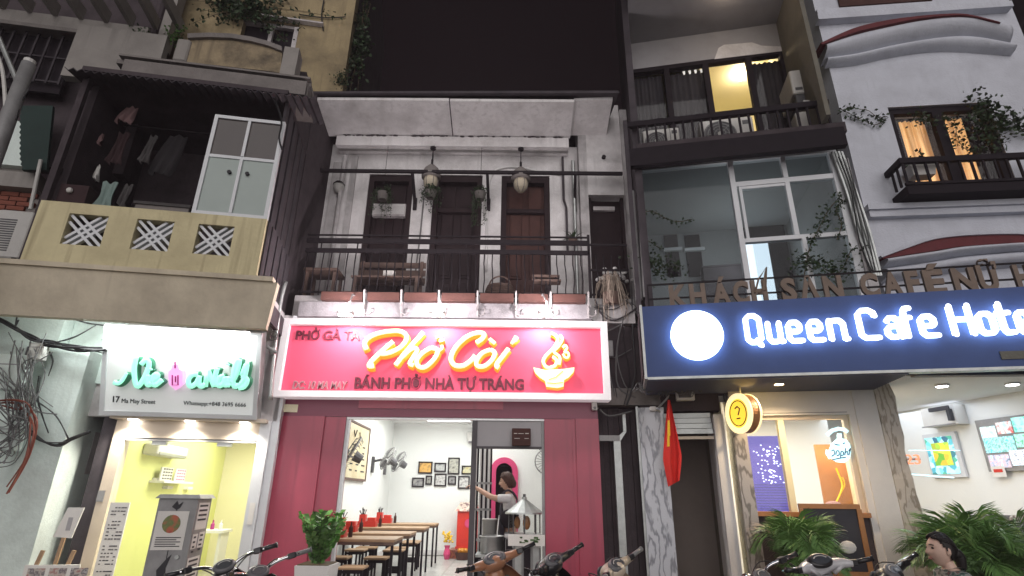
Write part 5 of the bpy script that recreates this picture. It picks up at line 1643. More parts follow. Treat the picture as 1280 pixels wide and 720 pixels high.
# placards on wooden sticks, leaflet stand
PV = -.35
def placard(pxs, label, stick, board=None):
    a, b_ = FL.p3(*stick[0], PV), FL.p3(*stick[1], PV)
    d_ = Vector(b_) - Vector(a)
    base = Vector(a) - d_ * ((a[2] - .11) / d_.z) if abs(d_.z) > 1e-4 else Vector(a)
    t = T('placard', label, 'placard', FL, tuple(base), 'placards at the alley mouth')
    t.part('stick', MB().bar(tuple(base), b_, .035, .025), M['wood'])
    if board:
        pts = [FL.at(*p, PV - .03) for p in board]
        t.part('board', MB().prism(pts, PV - .045, PV - .025), M['paper'])
        c_ = (sum(p[0] for p in pts) / 4, sum(p[1] for p in pts) / 4)
        t.part('faint_print', MB().box(c_[0] - .015, c_[0] + .03, PV - .049, PV - .046, c_[1] - .08, c_[1] + .05), M['grey_panel'])
placard(None, 'white blank placard on a wooden stick at the alley mouth', ((68, 708), (80, 672)), [(86, 634.5), (106, 634.5), (90, 672.5), (67, 671)])
placard(None, 'bare wooden stick leaning beside the white pillar', ((46, 705), (54, 688)))
placard(None, 'bare wooden stick nearest the price board', ((83, 710), (93, 688)))
t = T('leaflet_stand', 'low rack of printed leaflets under the placards', 'rack', FL, (FL.at(63, 720, PV - .12)[0], PV - .12, .11))
x0, x1, z0, z1 = FL.rect(28, 706, 97, 735, PV - .14)
t.part('backboard', MB().box(x0, x1, PV - .15, PV - .13, .5, z1), M['paper'])
t.part('leg', MB().box(x0 + .03, x0 + .06, PV - .14, PV - .05, .11, .499).box(x1 - .06, x1 - .03, PV - .14, PV - .05, .11, .499), M['wood'])
lp = MB()
for c_ in range(3):
    lp.box(x0 + .04 + c_ * .2, x0 + .2 + c_ * .2, PV - .155, PV - .151, z1 - .14, z1 - .03)
t.part('leaflets', lp, picture('leaflet', [(.3, .08, .08), (.5, .45, .4), (.12, .1, .12), (.6, .58, .55)], 16))

# ================================================================ far left house and alley
A = T('corner_house', 'pale old house at the far left with louvred top and white pillar', 'building', FL)
# white pillar and wall over the alley
pil = MB().hexa([(-3.5, -.35, 0), (-2.52, -.35, 0), (-2.52, .1, 0), (-3.5, .1, 0)], [(-3.5, -.35, 3.69), (-2.52, -.35, 3.69), (-2.52, .1, 3.69), (-3.5, .1, 3.69)])
M['pale_green'] = mat('pale_green_plaster', (.70, .79, .75), .85, var=.22, scale=2.2, bump=.1, streak=.25, dirt=(.25, .28, .25))
x_r = FL.at(62, 615, -.3)[0]
A.part('white_pillar', MB().box(x_r - .42, x_r, -.3, .1, 0, 3.1), M['pale_green'])
A.part('pillar_face', MB().box(x_r - 4.0, x_r - .425, -.22, .1, 0, 3.69), M['pale_green'])
A.part('lintel_wall', MB().box(x_r - .42, fu0 - .165, -.02, .2, 2.75, 3.69), M['pale_green'])
A.part('lintel_moulding', MB().box(x_r - .1, fu0 - .2, -.06, -.021, 3.18, 3.24).box(x_r - .06, fu0 - .2, -.05, -.021, 3.30, 3.33), M['pale_green'])
A.part('alley_wall', MB().box(x_r - .3, x_r - .01, .102, 5, 0, 3.7), M['pale_green'])
A.part('alley_end', MB().box(x_r - .1, fu0 - .16, 1.3, 1.4, 0, 3.7), M['cab_grey'])
A.part('alley_ceiling', MB().box(x_r - .1, fu0 - .165, .202, 4.5, 2.7, 2.78), M['dark_wall'])
A.part('alley_shelf', MB().box(x_r + .25, fu0 - .17, .05, .4, 2.30, 2.34).box(x_r + .25, fu0 - .17, .02, .05, 2.52, 2.55).box(x_r + .22, x_r + .25, .02, .4, 2.30, 2.745), M['galv'])
A.part('plaster_patch', MB().box(x_r - .009, x_r - .006, .3, .75, 1.7, 2.2), M['old_white'])
t = T('outdoor_unit', 'dusty dark air conditioner unit on the shelf over the alley', 'air conditioner', FL, (x_r + .5, .2, 2.342))
t.part('casing', MB().rbox(x_r + .3, fu0 - .2, .12, .4, 2.342, 2.70, .02), M['dark_clad'])
t.part('fan_ring', MB().ring(((x_r + fu0 + .1) / 2, 2.52), .11, .14, .10, .119), M['cab_grey'])
t.part('bracket', MB().bar((x_r + .45, .11, 2.72), (x_r + .75, .06, 2.62), .05), M['ac_dark'])
t = T('meter_box', 'small black box on the alley wall', 'box', FL, (x_r - .05, .5, 1.75), own=True)
t.part('casing', MB().box(-.045, .03, -.06, .06, 0, .14), M['ink'])
t.part('cable', MB().tube(spline([(0, 0, 0), (.03, .02, -.2), (-.01, .04, -.4)]), .008, 5), M['cable'])
# upper part
hv = -.55
def ap(x, y, v=hv):
    return FL.p3(x, y, v)
x0, z1 = FL.at(-40, 20, hv)
u1 = FL.at(88, 60, hv)[0]
A.part('upper_wall', MB().box(-6.2, FL.at(28, 230, hv + .3)[0], hv + .3, hv + .5, 3.71, FL.at(30, 205, hv + .3)[1]), M['pale_panel'])
zb0, zb1 = FL.at(20, 282, hv + .2)[1], FL.at(20, 238, hv + .2)[1]
bkm = MB().box(-.10, .10, 0, .05, -.028, .028).mesh('brick', M['brick'])
A.part('brick_bed', MB().box(-6.2, FL.at(42, 255, hv + .2)[0], hv + .262, hv + .298, zb0 - .5, zb1), M['concrete'])
ue = FL.at(42, 255, hv + .2)[0]
for r_ in range(7):
    for c_ in range(4):
        A.inst('brick', bkm, (ue - .11 - c_ * .215 - (.1 if r_ % 2 else 0), hv + .225, zb1 - .04 - r_ * .066))
A.part('ledge', MB().box(-6.2, ue + .02, hv + .1, hv + .299, zb1 + .002, zb1 + .22), M['pale_panel'])
x0, x1, z0, z1 = FL.rect(-20, 150, 40, 206, hv + .2)
A.part('white_panel', MB().box(x0 - .5, x1, hv + .2, hv + .298, z0, z1), M['pale_green'])
# dark gridded window
x0, x1, z0, z1 = FL.rect(-12, 28, 86, 100, hv)
A.part('window_void', MB().box(x0 - .3, x1, hv + .10, hv + .14, z0 - .1, z1), M['black'])
gm = MB()
for k in range(7):
    u = x0 + (x1 - x0) * k / 6
    gm.box(u - .012, u + .012, hv + .02, hv + .05, z0, z1)
for k in range(3):
    z = z0 + (z1 - z0) * (k + .1) / 2.4
    gm.box(x0, x1, hv + .03, hv + .06, z - .012, z + .012)
A.part('window_bars', gm, M['dark_clad'])
A.part('window_surround', MB().box(x0 - .3, x1 + .04, hv - .02, hv + .1, z1, z1 + .06), M['pale_panel'])
# lintel beam and louvres above it
ub0, ub1 = FL.at(-20, 15, hv - .1)[0], FL.at(186, 35, hv - .1)[0]
zl0, zl1 = FL.at(85, 38, hv - .1)[1], FL.at(85, 21, hv - .1)[1]
A.part('lintel_beam', MB().box(ub0, ub1, hv - .1, hv + .1, zl0, zl1), M['pale_panel'])
for k in range(8):
    u = ub0 + .18 + k * .325
    A.part('louvre', MB().hexa([(u, hv - 2.2, zl1 - .02), (u + .06, hv - 2.2, zl1 - .02), (u + .06, hv - .102, zl1 - .02), (u, hv - .102, zl1 - .02)], [(u, hv - 2.2, zl1 + .16), (u + .06, hv - 2.2, zl1 + .16), (u + .06, hv - .102, zl1 + .16), (u, hv - .102, zl1 + .16)]), M['pale_panel'])
A.part('void_wall', MB().box(-7.5, ub1, hv + .31, hv + .5, FL.at(30, 206, hv + .3)[1] + .003, zl1 + 2.5), M['dark_wall'])
A.part('gutter_edge', MB().box(ub0, ub1, hv - .13, hv - .101, zl0 - .04, zl0 + .02), M['concrete'])
# scalloped green tarp
tp_ = []
for i in range(25):
    k = i / 24
    tp_.append((24 + 2.2 * (i % 2) + 22 * max(0, k - .8) ** 1.2, 132 + 80 * k))
tp_ += [(58, 212), (66, 132)]
A.part('green_tarp', MB().prism([FL.at(*p, hv - .05) for p in tp_], hv - .05, hv + .0), M['tarp'])
A.part('corner_pipe', MB().tube([ap(51, 200, hv - .1), ap(38, 262, hv - .1)], .022, 8), M['ac_white'])
# outdoor unit
u0_, z0_ = FL.at(-8, 325, hv - .25)
x0, x1, z0, z1 = FL.rect(-14, 262, 34, 322, hv - .3)
t = T('outdoor_unit', 'cream outdoor air conditioner unit under the brick patch at the left edge', 'air conditioner', FL, ((x0 + x1) / 2, hv - .1, z0))
t.part('casing', MB().rbox(x0, x1, hv - .3, hv + .1, z0, z1, .03), M['ac_white'])
sl = MB()
for k in range(14):
    sl.box(x0 + .06, x0 + .24, hv - .306, hv - .301, z0 + .08 + k * .03, z0 + .095 + k * .03)
t.part('grille_slats', sl, M['ac_dark'], kind='stuff')
t.part('bracket', MB().box(x0 + .02, x0 + .06, hv - .32, hv + .29, z0 - .05, z0 - .001).box(x1 - .06, x1 - .02, hv - .32, hv + .29, z0 - .05, z0 - .001), M['iron'])
t.part('stained_pan', MB().box(x0 + .03, x1 - .03, hv - .2, hv + .28, z0 - .10, z0 - .051), M['dark_wall'])
# utility pole and pipes
pv_ = -1.5
def line(px, v, r_, n=8, taper=1.0):
    q = [FL.p3(*p, v) for p in px]
    return q
t = T('utility_pole', 'grey utility pole at the left edge with capped top', 'pole', FL, (FL.at(-20, 330, pv_)[0], pv_, 0))
top_ = FL.p3(36, 80, pv_)
mid_ = FL.p3(-6, 190, pv_)
dd = Vector(top_) - Vector(mid_)
base_ = Vector(mid_) - dd * (mid_[2] / dd.z)
t.part('pole', MB().tube([tuple(base_), mid_, top_], [.11, .085, .07], 12), M['cab_grey'], smooth=True)
t.part('cap', MB().cyl(top_, tuple(Vector(top_) + dd.normalized() * .05), .06, n=12), M['ac_white'])
t.part('stay', MB().tube([FL.p3(-2, 46, pv_), FL.p3(28, 118, pv_ + .03)], .028, 8), M['galv'])
t.part('conduit', MB().tube(spline([FL.p3(-4, 66, pv_ - .05), FL.p3(3, 88, pv_ - .05), FL.p3(6, 118, pv_ - .05), FL.p3(7, 150, pv_ - .05)]), .020, 8), M['ac_white'])
t.part('wire', MB().tube(spline([FL.p3(20, 150, pv_), FL.p3(26, 128, pv_), FL.p3(36, 112, pv_)]), .01, 5), M['cable'])

# cables at the alley corner
def cables(label, runs, m, v0, r_, loose=0.0, n=1):
    mb = MB()
    for run in runs:
        for k in range(n):
            q = [FL.p3(p[0] + random.gauss(0, loose), p[1] + random.gauss(0, loose), v0 + random.uniform(-.12, .06)) for p in run]
            mb.tube(spline(q, 5), r_ * random.uniform(.7, 1.2), 5, cap=False)
    u, z = FL.at(runs[0][0][0], runs[0][0][1], v0)
    return solo('cable_bundle', label, 'cables', mb, m, FL, (u, v0, z), 'cables at the alley corner')
cables('thick black cable bundle sagging under the balcony to the white sign', [[(-20, 392), (10, 404), (40, 422), (64, 429), (100, 436), (132, 438)]], M['cable'], -.45, .012, 1.6, 8)
cables('tangle of grey cables looping in front of the white pillar', [[(-10, 480), (10, 500), (22, 530), (14, 560), (-5, 590)], [(30, 440), (20, 480), (30, 500), (20, 540), (5, 560)], [(-10, 520), (15, 540), (28, 520), (36, 470), (34, 440)], [(-5, 560), (12, 545), (20, 500), (5, 470), (-10, 460)], [(44, 432), (36, 470), (42, 500), (48, 520)]], M['cable_grey'], -.5, .006, 9, 7)
cables('rust red cables curving around the tangle', [[(-10, 500), (20, 500), (38, 508), (46, 530), (36, 570), (10, 610)], [(-10, 505), (18, 506), (34, 514), (42, 536), (32, 574), (6, 616)]], M['cable_red'], -.55, .009, 2.2, 2)
cables('dark cable dropping from the tangle into the alley', [[(24, 520), (44, 545), (70, 555), (92, 550), (112, 538)]], M['cable'], -.4, .009, 2, 5)
cables('thin wires fanning out below the ceiling corner', [[(84, 397), (110, 404), (132, 406)], [(70, 428), (92, 422), (120, 408)], [(22, 396), (20, 408), (22, 400)], [(60, 470), (66, 452), (62, 440)], [(44, 500), (70, 520), (86, 548)], [(50, 470), (48, 500), (60, 540)]], M['cable'], -.35, .006, .8, 2)
for k, (px, lab) in enumerate((((48, 440), 'white plastic junction box where the black cables meet'), ((14, 466), 'pale cream distribution box behind the cable tangle'), ((12, 545), 'green white cable box low in the tangle'))):
    u, z = FL.at(px[0], px[1], -.46)
    s_ = (.10, .20, .16)[k]
    t = T('junction_box', lab, 'junction box', FL, (u, -.46, z), own=True)
    t.part('casing', MB().rbox(-s_ * .8, s_ * .8, -.06, .06, -s_, s_, .02), [M['ac_white'], M['pale_green'], M['pale_green']][k])
    t.part('lid_seam', MB().box(-s_ * .6, s_ * .6, -.064, -.061, s_ * .4, s_ * .46), M['cab_grey'])
    t.part('clamp', MB().box(-s_, -s_ * .8, -.05, .05, -s_ * .5, s_ * .5), M['ac_dark'])
# pipe elbow between salon sign and red sign
t = T('standpipe', 'pale pipe with valve between the two signs', 'pipe', FL, (.24, -.32, 2.6))
q = [FL.p3(357, 352, -.30), FL.p3(350, 380, -.30), FL.p3(344, 430, -.30), FL.p3(340, 470, -.30), FL.p3(338, 500, -.30)]
t.part('pipe', MB().tube(spline(q), .028, 10), M['galv'], smooth=True)
c_ = Vector(FL.p3(341, 438, -.34))
t.part('valve', MB().ell(tuple(c_), (.05, .05, .06)).cyl(tuple(c_ + Vector((-.06, -.05, .03))), tuple(c_ + Vector((.06, -.02, -.03))), .02), M['galv'])
t.part('wire_coil', MB().tube([tuple(c_ + Vector((.045 * math.cos(a * .7), -.06, .12 + a * .006 + .045 * math.sin(a * .7)))) for a in range(24)], .006, 5), M['cable_grey'])

# ================================================================ gap between restaurant and hotel
t = T('alley_gate', 'dark steel shutter with a bright channel post between restaurant and hotel', 'gate', FP, (1.45, .1, 0))
for k in range(9):
    t.part('shutter_rib', MB().box(1.16 + k * .075, 1.23 + k * .075, .22 + .015 * (k % 2), .26, 0, 2.62), M['dark_wall'])
t.part('channel_post', MB().box(FP.at(772, 600, .05)[0] - .03, FP.at(772, 600, .05)[0] + .06, .02, .10, 0, 2.18).hexa([(FP.at(772, 600, .05)[0] - .03, .02, 2.181), (FP.at(772, 600, .05)[0] + .06, .02, 2.181), (FP.at(772, 600, .05)[0] + .06, .10, 2.181), (FP.at(772, 600, .05)[0] - .03, .10, 2.181)], [(FP.at(779, 530, .05)[0] - .01, .02, 2.30), (FP.at(779, 530, .05)[0] + .03, .02, 2.30), (FP.at(779, 530, .05)[0] + .03, .10, 2.30), (FP.at(779, 530, .05)[0] - .01, .10, 2.30)]), M['galv'])
t.part('channel_post', MB().box(FP.at(779, 530, .05)[0] - .01, FP.at(779, 530, .05)[0] + .03, .02, .10, 2.302, 2.54), M['galv'])
z_ = FP.at(765, 548, .05)[1]
t.part('cross_rail', MB().box(1.15, FP.at(774, 545, .05)[0], .01, .08, z_ - .035, z_ + .035), M['cab_grey'])
t.part('shutter_box', MB().box(1.15, 1.98, .0, .3, 2.64, 2.86), M['concrete'])
t.part('upper_wall', MB().box(1.15, 1.98, .1, .3, 2.862, 3.75), M['dark_wall'])
for pts_ in ([(744, 372), (752, 392), (770, 398), (798, 384)], [(738, 396), (760, 410), (780, 404), (800, 410)], [(752, 385), (756, 430), (764, 470), (770, 500)], [(790, 372), (786, 420), (790, 470), (782, 506)], [(742, 380), (768, 386), (784, 376), (800, 396)], [(775, 400), (770, 440), (776, 480), (796, 496)]):
    for q_ in range(2):
        t.part('cable_run', MB().tube(spline([FP.p3(x_ + random.gauss(0, 2.5), y_ + random.gauss(0, 2.5), .0 + random.uniform(-.08, .04)) for x_, y_ in pts_]), random.choice((.006, .009, .012)), 5), random.choice((M['cable'], M['cable_grey'], M['dark_clad'])))
t.part('meter_box', MB().rbox(FP.at(754, 430, .03)[0], FP.at(766, 430, .03)[0], .0, .09, FP.at(760, 446, .03)[1], FP.at(760, 426, .03)[1], .012), M['cab_grey'])
t.part('cable_run', MB().tube(spline([FP.p3(750, 512, -.05), FP.p3(762, 520, -.05), FP.p3(790, 514, -.05)]), .01, 5).tube(spline([FP.p3(755, 440, .05), FP.p3(768, 447, .05), FP.p3(790, 436, .05)]), .008, 5), M['cable_grey'])
t = T('alarm_sensor', 'small white sensor under the right end of the red sign', 'sensor', FP, FP.p3(743, 508, -.06), own=True)
t.part('casing', MB().rbox(-.035, .035, -.03, .03, -.05, .06, .012), M['ac_white'])
t.part('lens', MB().ell((0, -.03, -.02), (.02, .012, .018), 8, 6), M['cab_grey'])

M['corridor'] = mat('brown_grey_corridor', (.16, .135, .12), .8, var=.2, scale=2, bump=.03)
# ================================================================ hotel (narrow middle right house)
H = T('hotel_house', 'narrow hotel house with a glazed second storey and a dark balcony loggia', 'building', FH)
# upper loggia
zf, zc = 6.42, FH.at(880, 42, .4)[1]
wx0, wx1, wz0, wz1 = FH.at(790, 110, .4)[0], FH.at(984, 95, .4)[0], zf + .05, FH.at(888, 74, .4)[1]
HT = 12.5
H.part('party_wall', MB().box(wx0 - .10, wx0, -.30, 3.0, 3.6, HT), M['dark_clad'])
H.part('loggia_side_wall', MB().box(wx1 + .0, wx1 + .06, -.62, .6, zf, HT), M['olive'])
H.part('loggia_header', MB().box(wx0, wx1, .4, .6, wz1, zc), M['grey_wall'])
H.part('plaster_patch', MB().prism([FH.at(898, 60, .395), FH.at(905, 56, .395), FH.at(940, 53, .395), FH.at(952, 57, .395), FH.at(975, 58, .395), FH.at(984, 61, .395), FH.at(984, 63, .395), FH.at(893, 74, .395)], .394, .399), M['white_wall'])
H.part('loggia_ceiling', MB().box(wx0, wx1, -1.2, .6, zc + .001, zc + .15), M['grey_wall'])
H.part('upper_front', MB().box(wx0, wx1, -1.2, -1.0, zc + .152, HT), M['grey_wall'])
H.part('loggia_floor', MB().box(wx0 - .05, wx1 + .3, -.42, .6, zf - .16, zf), M['dark_wall'])
# window wall: dark frame with curtains
wf = H.part('window_frame', MB().box(wx0, wx1, .40, .50, wz1 - .08, wz1 - .002).box(wx0, wx0 + .05, .40, .5, wz0, wz1 - .081).box(wx1 - .05, wx1, .40, .5, wz0, wz1 - .081), M['black'])
lp0, lp1 = FH.at(889, 110, .42)[0], FH.at(938, 108, .42)[0]
for a in (FH.at(835, 105, .42)[0], lp0 - .04, lp1 + .04):
    H.part('mullion', MB().box(a - .045, a + .045, .40, .5, wz0, wz1 - .082), M['black'], wf)
lz0_ = FH.at(912, 140, .42)[1]
H.part('dark_screen', MB().box(lp0 + .005, lp1 - .07, .46, .48, wz0, FH.at(912, 143, .46)[1]), M['black'], wf)
def curtain(a, b, v, z0, z1, n, amp):
    mb = MB()
    vs, fs = [], []
    k = n * 4
    for i in range(k + 1):
        u = a + (b - a) * i / k
        d = amp * math.sin(i * math.pi / 2 + .4) + amp * .5 * math.sin(i * .7)
        vs += [(u, v + d, z0), (u, v + d, z1)]
    for i in range(k):
        fs.append((2 * i, 2 * i + 2, 2 * i + 3, 2 * i + 1))
    return mb.add(vs, fs)
for a, b in ((wx0 + .06, FH.at(833, 105, .42)[0] - .05), (FH.at(836, 105, .42)[0] + .03, lp0 - .0), (lp1 + .03, wx1 + .02)):
    H.part('grey_curtain', curtain(a, b, .56, wz0, wz1 - .084, 7, .018), M['curtain_grey'], wf, smooth=True)
    H.part('window_pane', MB().box(a - .01, b + .01, .475, .48, wz0, wz1 - .083), M['glass'], wf)
# small glowing patches standing in for room light through curtain slits
for k in range(4):
    u, z = FH.at(855 + k * 7.2, 90.5 - k * .9, .5)
    H.part('slit_glow', MB().prism([(u - .022, z + .03), (u + .022, z + .03), (u + .015, z - .04), (u - .012, z - .045)], .505, .512), emis('dim_gap_light', (1.0, .93, .85), .45), wf)
# lit room
H.part('room_back', MB().box(wx0, wx1, 2.4, 2.5, wz0, wz1 + .4), M['cream'])
H.part('room_side', MB().box(lp0 - .14, lp0 - .10, .62, 2.4, wz0, wz1 + .4), M['cream'])
H.part('room_side', MB().box(wx1, wx1 + .1, .62, 2.4, wz0, wz1 + .4), M['cream'])
H.part('room_ceiling', MB().box(wx0, wx1, .61, 2.4, wz1 + .40, wz1 + .5), M['cream'])
H.part('room_floor', MB().box(wx0, wx1, .61, 2.4, wz0 - .05, wz0), M['bench'])
rl_ = FH.p3(926, 98, 1.5)
H.part('room_lamp', MB().ell(rl_, (.05, .05, .05), 12, 8), M['lamp_warm'])
H.lamp('room_glow', 'POINT', (rl_[0], 1.3, rl_[2] - .1), 24, (1, .80, .55), .08)
cl_p = FH.at(905, -12, -.35)
H.part('ceiling_lamp', MB().cyl((cl_p[0], -.55, zc - .05), (cl_p[0], -.55, zc - .001), .10, n=18), M['lamp_warm'])
H.lamp('ceiling_glow', 'POINT', (cl_p[0], -.55, zc - .18), 2.2, (1, .80, .62), .1)
# railing
rv = -.4
r0_, r1_ = FH.at(781, 152, rv)[0], FH.at(1036, 132, rv)[0]
zt_ = FH.at(905, 143, rv)[1]
H.part('balcony_handrail', MB().box(r0_, r1_, rv - .035, rv + .035, zt_ - .05, zt_ + .035), M['black'])
zbt, zbb = FH.at(915, 175, rv)[1], FH.at(915, 197, rv)[1]
H.part('balcony_beam', MB().box(r0_, r1_ + .1, rv - .05, rv + .06, zbb, zbt), M['black'])
bl = MB().box(-.014, .014, -.014, .014, 0, zt_ - .05 - zbt).mesh('baluster', M['black'])
for k in range(22):
    H.inst('baluster', bl, (r0_ + .05 + (r1_ - r0_ - .08) * k / 21, rv, zbt))
H.part('corner_post', MB().box(r0_ - .03, r0_ + .03, rv - .05, rv + .03, zbb - 2.3, zt_ + .06), M['dark_clad'])
# second storey glazing
gv = -.05
g0, g1 = FH.at(805, 280, gv)[0], FH.at(1050, 240, gv)[0]
gz1 = FH.at(925, 201, gv)[1]
gz0 = 3.72
gm_ = FH.at(918, 245, gv)[0]
gk = FH.at(986, 245, gv)[0]
zt1, zt2 = FH.at(980, 226, gv)[1], FH.at(1000, 297, gv)[1]
fm = MB().box(g0, g1 + .05, gv - .05, gv + .05, gz1 - .03, gz1 + .05).box(gm_ - .035, gm_ + .035, gv - .05, gv + .05, gz0, gz1 - .031).box(g1 - .05, g1 + .05, gv - .05, gv + .05, gz0, gz1 - .031)
wf = H.part('glazing_frame', fm, M['alu_white'])
H.part('frame_bar', MB().box(gm_ + .036, g1 - .051, gv - .04, gv + .04, zt1 - .045, zt1 + .03), M['alu_white'], wf)
H.part('frame_bar', MB().box(gm_ + .036, g1 - .051, gv - .04, gv + .04, zt2 - .03, zt2 + .03), M['alu_white'], wf)
H.part('frame_bar', MB().box(gk - .03, gk + .03, gv - .045, gv + .035, zt1 + .031, gz1 - .032), M['alu_white'], wf)
H.part('frame_bar', MB().box(gk - .03, gk + .03, gv - .045, gv + .035, zt2 + .031, zt1 - .046), M['alu_white'], wf)
H.part('frame_bar', MB().box(gk + .05, gk + .10, gv - .045, gv + .035, gz0, zt2 - .031), M['alu_white'], wf)
H.part('frame_bar', MB().box(gm_ + .07, gm_ + .11, gv - .03, gv + .03, zt2 + .031, zt1 - .046), M['alu_white'], wf)
H.part('frame_bar', MB().box(gm_ + .111, gk - .031, gv - .03, gv + .03, zt1 - .09, zt1 - .05), M['alu_white'], wf)
for a, b, z0, z1 in ((g0, gm_ - .036, gz0, gz1 - .032), (gm_ + .036, gk - .03, zt1 + .03, gz1 - .03), (gk + .03, g1 - .05, zt1 + .03, gz1 - .03), (gm_ + .11, gk - .03, zt2 + .03, zt1 - .05), (gk + .03, g1 - .05, zt2 + .03, zt1 - .05), (gm_ + .036, g1 - .05, gz0, zt2 - .03)):
    H.part('glass_pane', MB().box(a, b, gv - .004, gv + .004, z0, z1), M['dim_glass'], wf)
H.part('end_pilaster', MB().box(g1 + .051, g1 + .17, gv - .08, .3, 3.6, zbb - .02), M['old_white'])
rz1 = zf - .162
H.part('hall_back_wall', MB().box(g0 - .2, g1 + .2, 2.3, 2.4, 3.6, rz1), M['room_wall'])
H.part('hall_side_wall', MB().box(g0 - .02, g0 + .02, .0, 2.3, 3.6, rz1), M['room_wall'])
H.part('hall_side_wall', MB().box(g1 - .02, g1 + .045, .0, 2.3, 3.6, rz1), M['room_wall'])
H.part('hall_ceiling', MB().box(g0, g1, -.0, 2.3, rz1 - .06, rz1 - .01), M['room_wall'])
H.part('hall_floor', MB().box(g0, g1, -.0, 2.3, 3.6, 3.7), M['concrete'])
# dark twin windows inside, doorway with bright light
for x0, x1 in ((832, 849), (858, 877)):
    a, b, z0, z1 = FH.rect(x0, 294, x1, 346, 2.29)
    f_ = H.part('inner_window', MB().box(a, b, 2.27, 2.299, z0, z1), M['black'])
    zm_ = (z0 + z1) / 2 + .1
    H.part('sill', MB().box(a - .03, b + .06, 2.2, 2.268, zm_ - .03, zm_ + .03), M['alu_white'], f_)
a, b, z0, z1 = FH.rect(934, 284, 976, 375, 2.29)
H.part('doorway_frame', MB().box(a, b + .15, 2.25, 2.299, z1 - .22, z1).box(b - .16, b + .16, 2.25, 2.299, 3.7, z1 - .221), M['black'])
H.part('bright_doorway', MB().box(a - .02, b - .16, 2.285, 2.298, 3.7, z1 - .221), emis('bright_room', (.86, .95, 1.0), 1.0))
H.part('door_leaf', MB().box(b - .42, b - .165, 2.26, 2.28, 3.7, z1 - .3), M['dim_glass'])
H.lamp('hall_light', 'POINT', (g0 + 1.5, 1.5, 5.2), 11, (.97, 1, .97), .5)
a, b, z0, z1 = FH.rect(880, 333, 936, 360, 1.9)
solo('wall_cabinet', 'dark low cabinet inside the second storey hall', 'cabinet', MB().box(a, b, 1.9, 2.2, 3.7, z1).box(a - .02, b + .02, 1.88, 2.22, z1 + .001, z1 + .03), M['dark_clad'], FH)
# cables and pipes down the corner
pm = MB()
for k in range(4):
    pm.tube(spline([FH.p3(1040 + 4 * k, 190, -.14), FH.p3(1058 + 4 * k, 240, -.16), FH.p3(1072 + 5 * k, 290, -.14), FH.p3(1092 + 3 * k, 345, -.15)]), .022, 6)
solo('pipe_bundle', 'bundle of pale and dark pipes down the corner between glazing and arched house', 'pipes', pm, M['galv'], FH)
pm = MB()
for k in range(3):
    pm.tube(spline([FH.p3(1048 + 5 * k, 196, -.2), FH.p3(1064 + 3 * k, 240, -.2), FH.p3(1074 + 6 * k, 300, -.2), FH.p3(1090 + 2 * k, 340, -.2)]), .009, 5)
solo('cable_bundle', 'thin black cables running down beside the hotel glazing', 'cables', pm, M['cable'], FH)
pm = MB().tube([FH.p3(789, 240, -.2), FH.p3(799, 375, -.2)], .05, 10).tube([FH.p3(797, 210, -.2), FH.p3(806, 372, -.2)], .035, 8)
solo('drain_pipe', 'thick pipe down the left edge of the hotel front', 'pipe', pm, M['cab_grey'], FH)


def outdoor_unit(label, fr, px, v, fan=True, yaw=0):
    x0, x1, z0, z1 = fr.rect(*px, v)
    t = T('outdoor_unit', label, 'air conditioner', fr, ((x0 + x1) / 2, v, z0), 'outdoor units on the hotel loggia', own=True)
    w_, h_ = (x1 - x0) / 2, z1 - z0
    t.part('casing', MB().rbox(-w_, w_, 0, .28, 0, h_, .025), M['ac_white'])
    cx, r_ = -w_ * .28, min(w_ * .62, h_ * .44)
    if fan:
        t.part('fan_recess', MB().disc((cx, h_ / 2), r_, -.006, -.001, 28), M['ac_dark'])
        gr = MB()
        for q in (.35, .55, .75, .95):
            gr.ring((cx, h_ / 2), r_ * q - .006, r_ * q + .003, -.016, -.007, 26)
        for k in range(8):
            a = k * math.pi / 4
            gr.bar((cx + .05 * math.cos(a), -.012, h_ / 2 + .05 * math.sin(a)), (cx + r_ * math.cos(a), -.012, h_ / 2 + r_ * math.sin(a)), .008)
        t.part('fan_guard', gr, M['cab_grey'])
        t.part('hub', MB().disc((cx, h_ / 2), r_ * .16, -.024, -.017, 14), M['ac_white'])
        t.part('side_panel_seam', MB().box(w_ * .5, w_ * .53, -.004, -.001, .02, h_ - .02), M['ac_dark'])
        t.part('handle_recess', MB().box(w_ * .6, w_ * .9, -.005, -.001, h_ * .75, h_ * .88), M['ac_dark'])
    t.part('feet', MB().box(-w_ * .8, -w_ * .6, 0, .28, -.05, -.001).box(w_ * .6, w_ * .8, 0, .28, -.05, -.001), M['iron'])
    return t


outdoor_unit('outdoor fan unit at the left end behind the loggia railing', FH, (804, 161, 850, 191), -.1)
outdoor_unit('large outdoor fan unit in the middle behind the loggia railing', FH, (876, 148, 944, 186), -.1)
outdoor_unit('small pale box unit low behind the right end of the loggia railing', FH, (996, 138, 1030, 166), -.1, False)
x0, x1, z0, z1 = FH.rect(990, 85, 1016, 126, -.12)
t = T('outdoor_unit', 'cream outdoor unit with a white hose on the olive loggia wall', 'air conditioner', FH, (x0, -.1, z0), own=True)
w_ = x1 - x0
t.part('casing', MB().rbox(0, w_, 0, .6, .16, z1 - z0, .03), M['ac_white'])
t.part('lower_casing', MB().rbox(.03, w_ - .02, .02, .56, 0, .158, .02), M['ac_dark'])
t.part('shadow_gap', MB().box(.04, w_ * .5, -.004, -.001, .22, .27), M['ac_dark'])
pq = [Vector(FH.p3(*p, -.2)) - Vector((x0, -.1, z0)) for p in ((1008, 103), (1020, 98), (1027, 106), (1026, 116), (1020, 126), (1004, 127))]
t.part('hose', MB().tube([tuple(p) for p in spline([tuple(p) for p in pq], 5)], .022, 8), M['white_paint'], smooth=True)


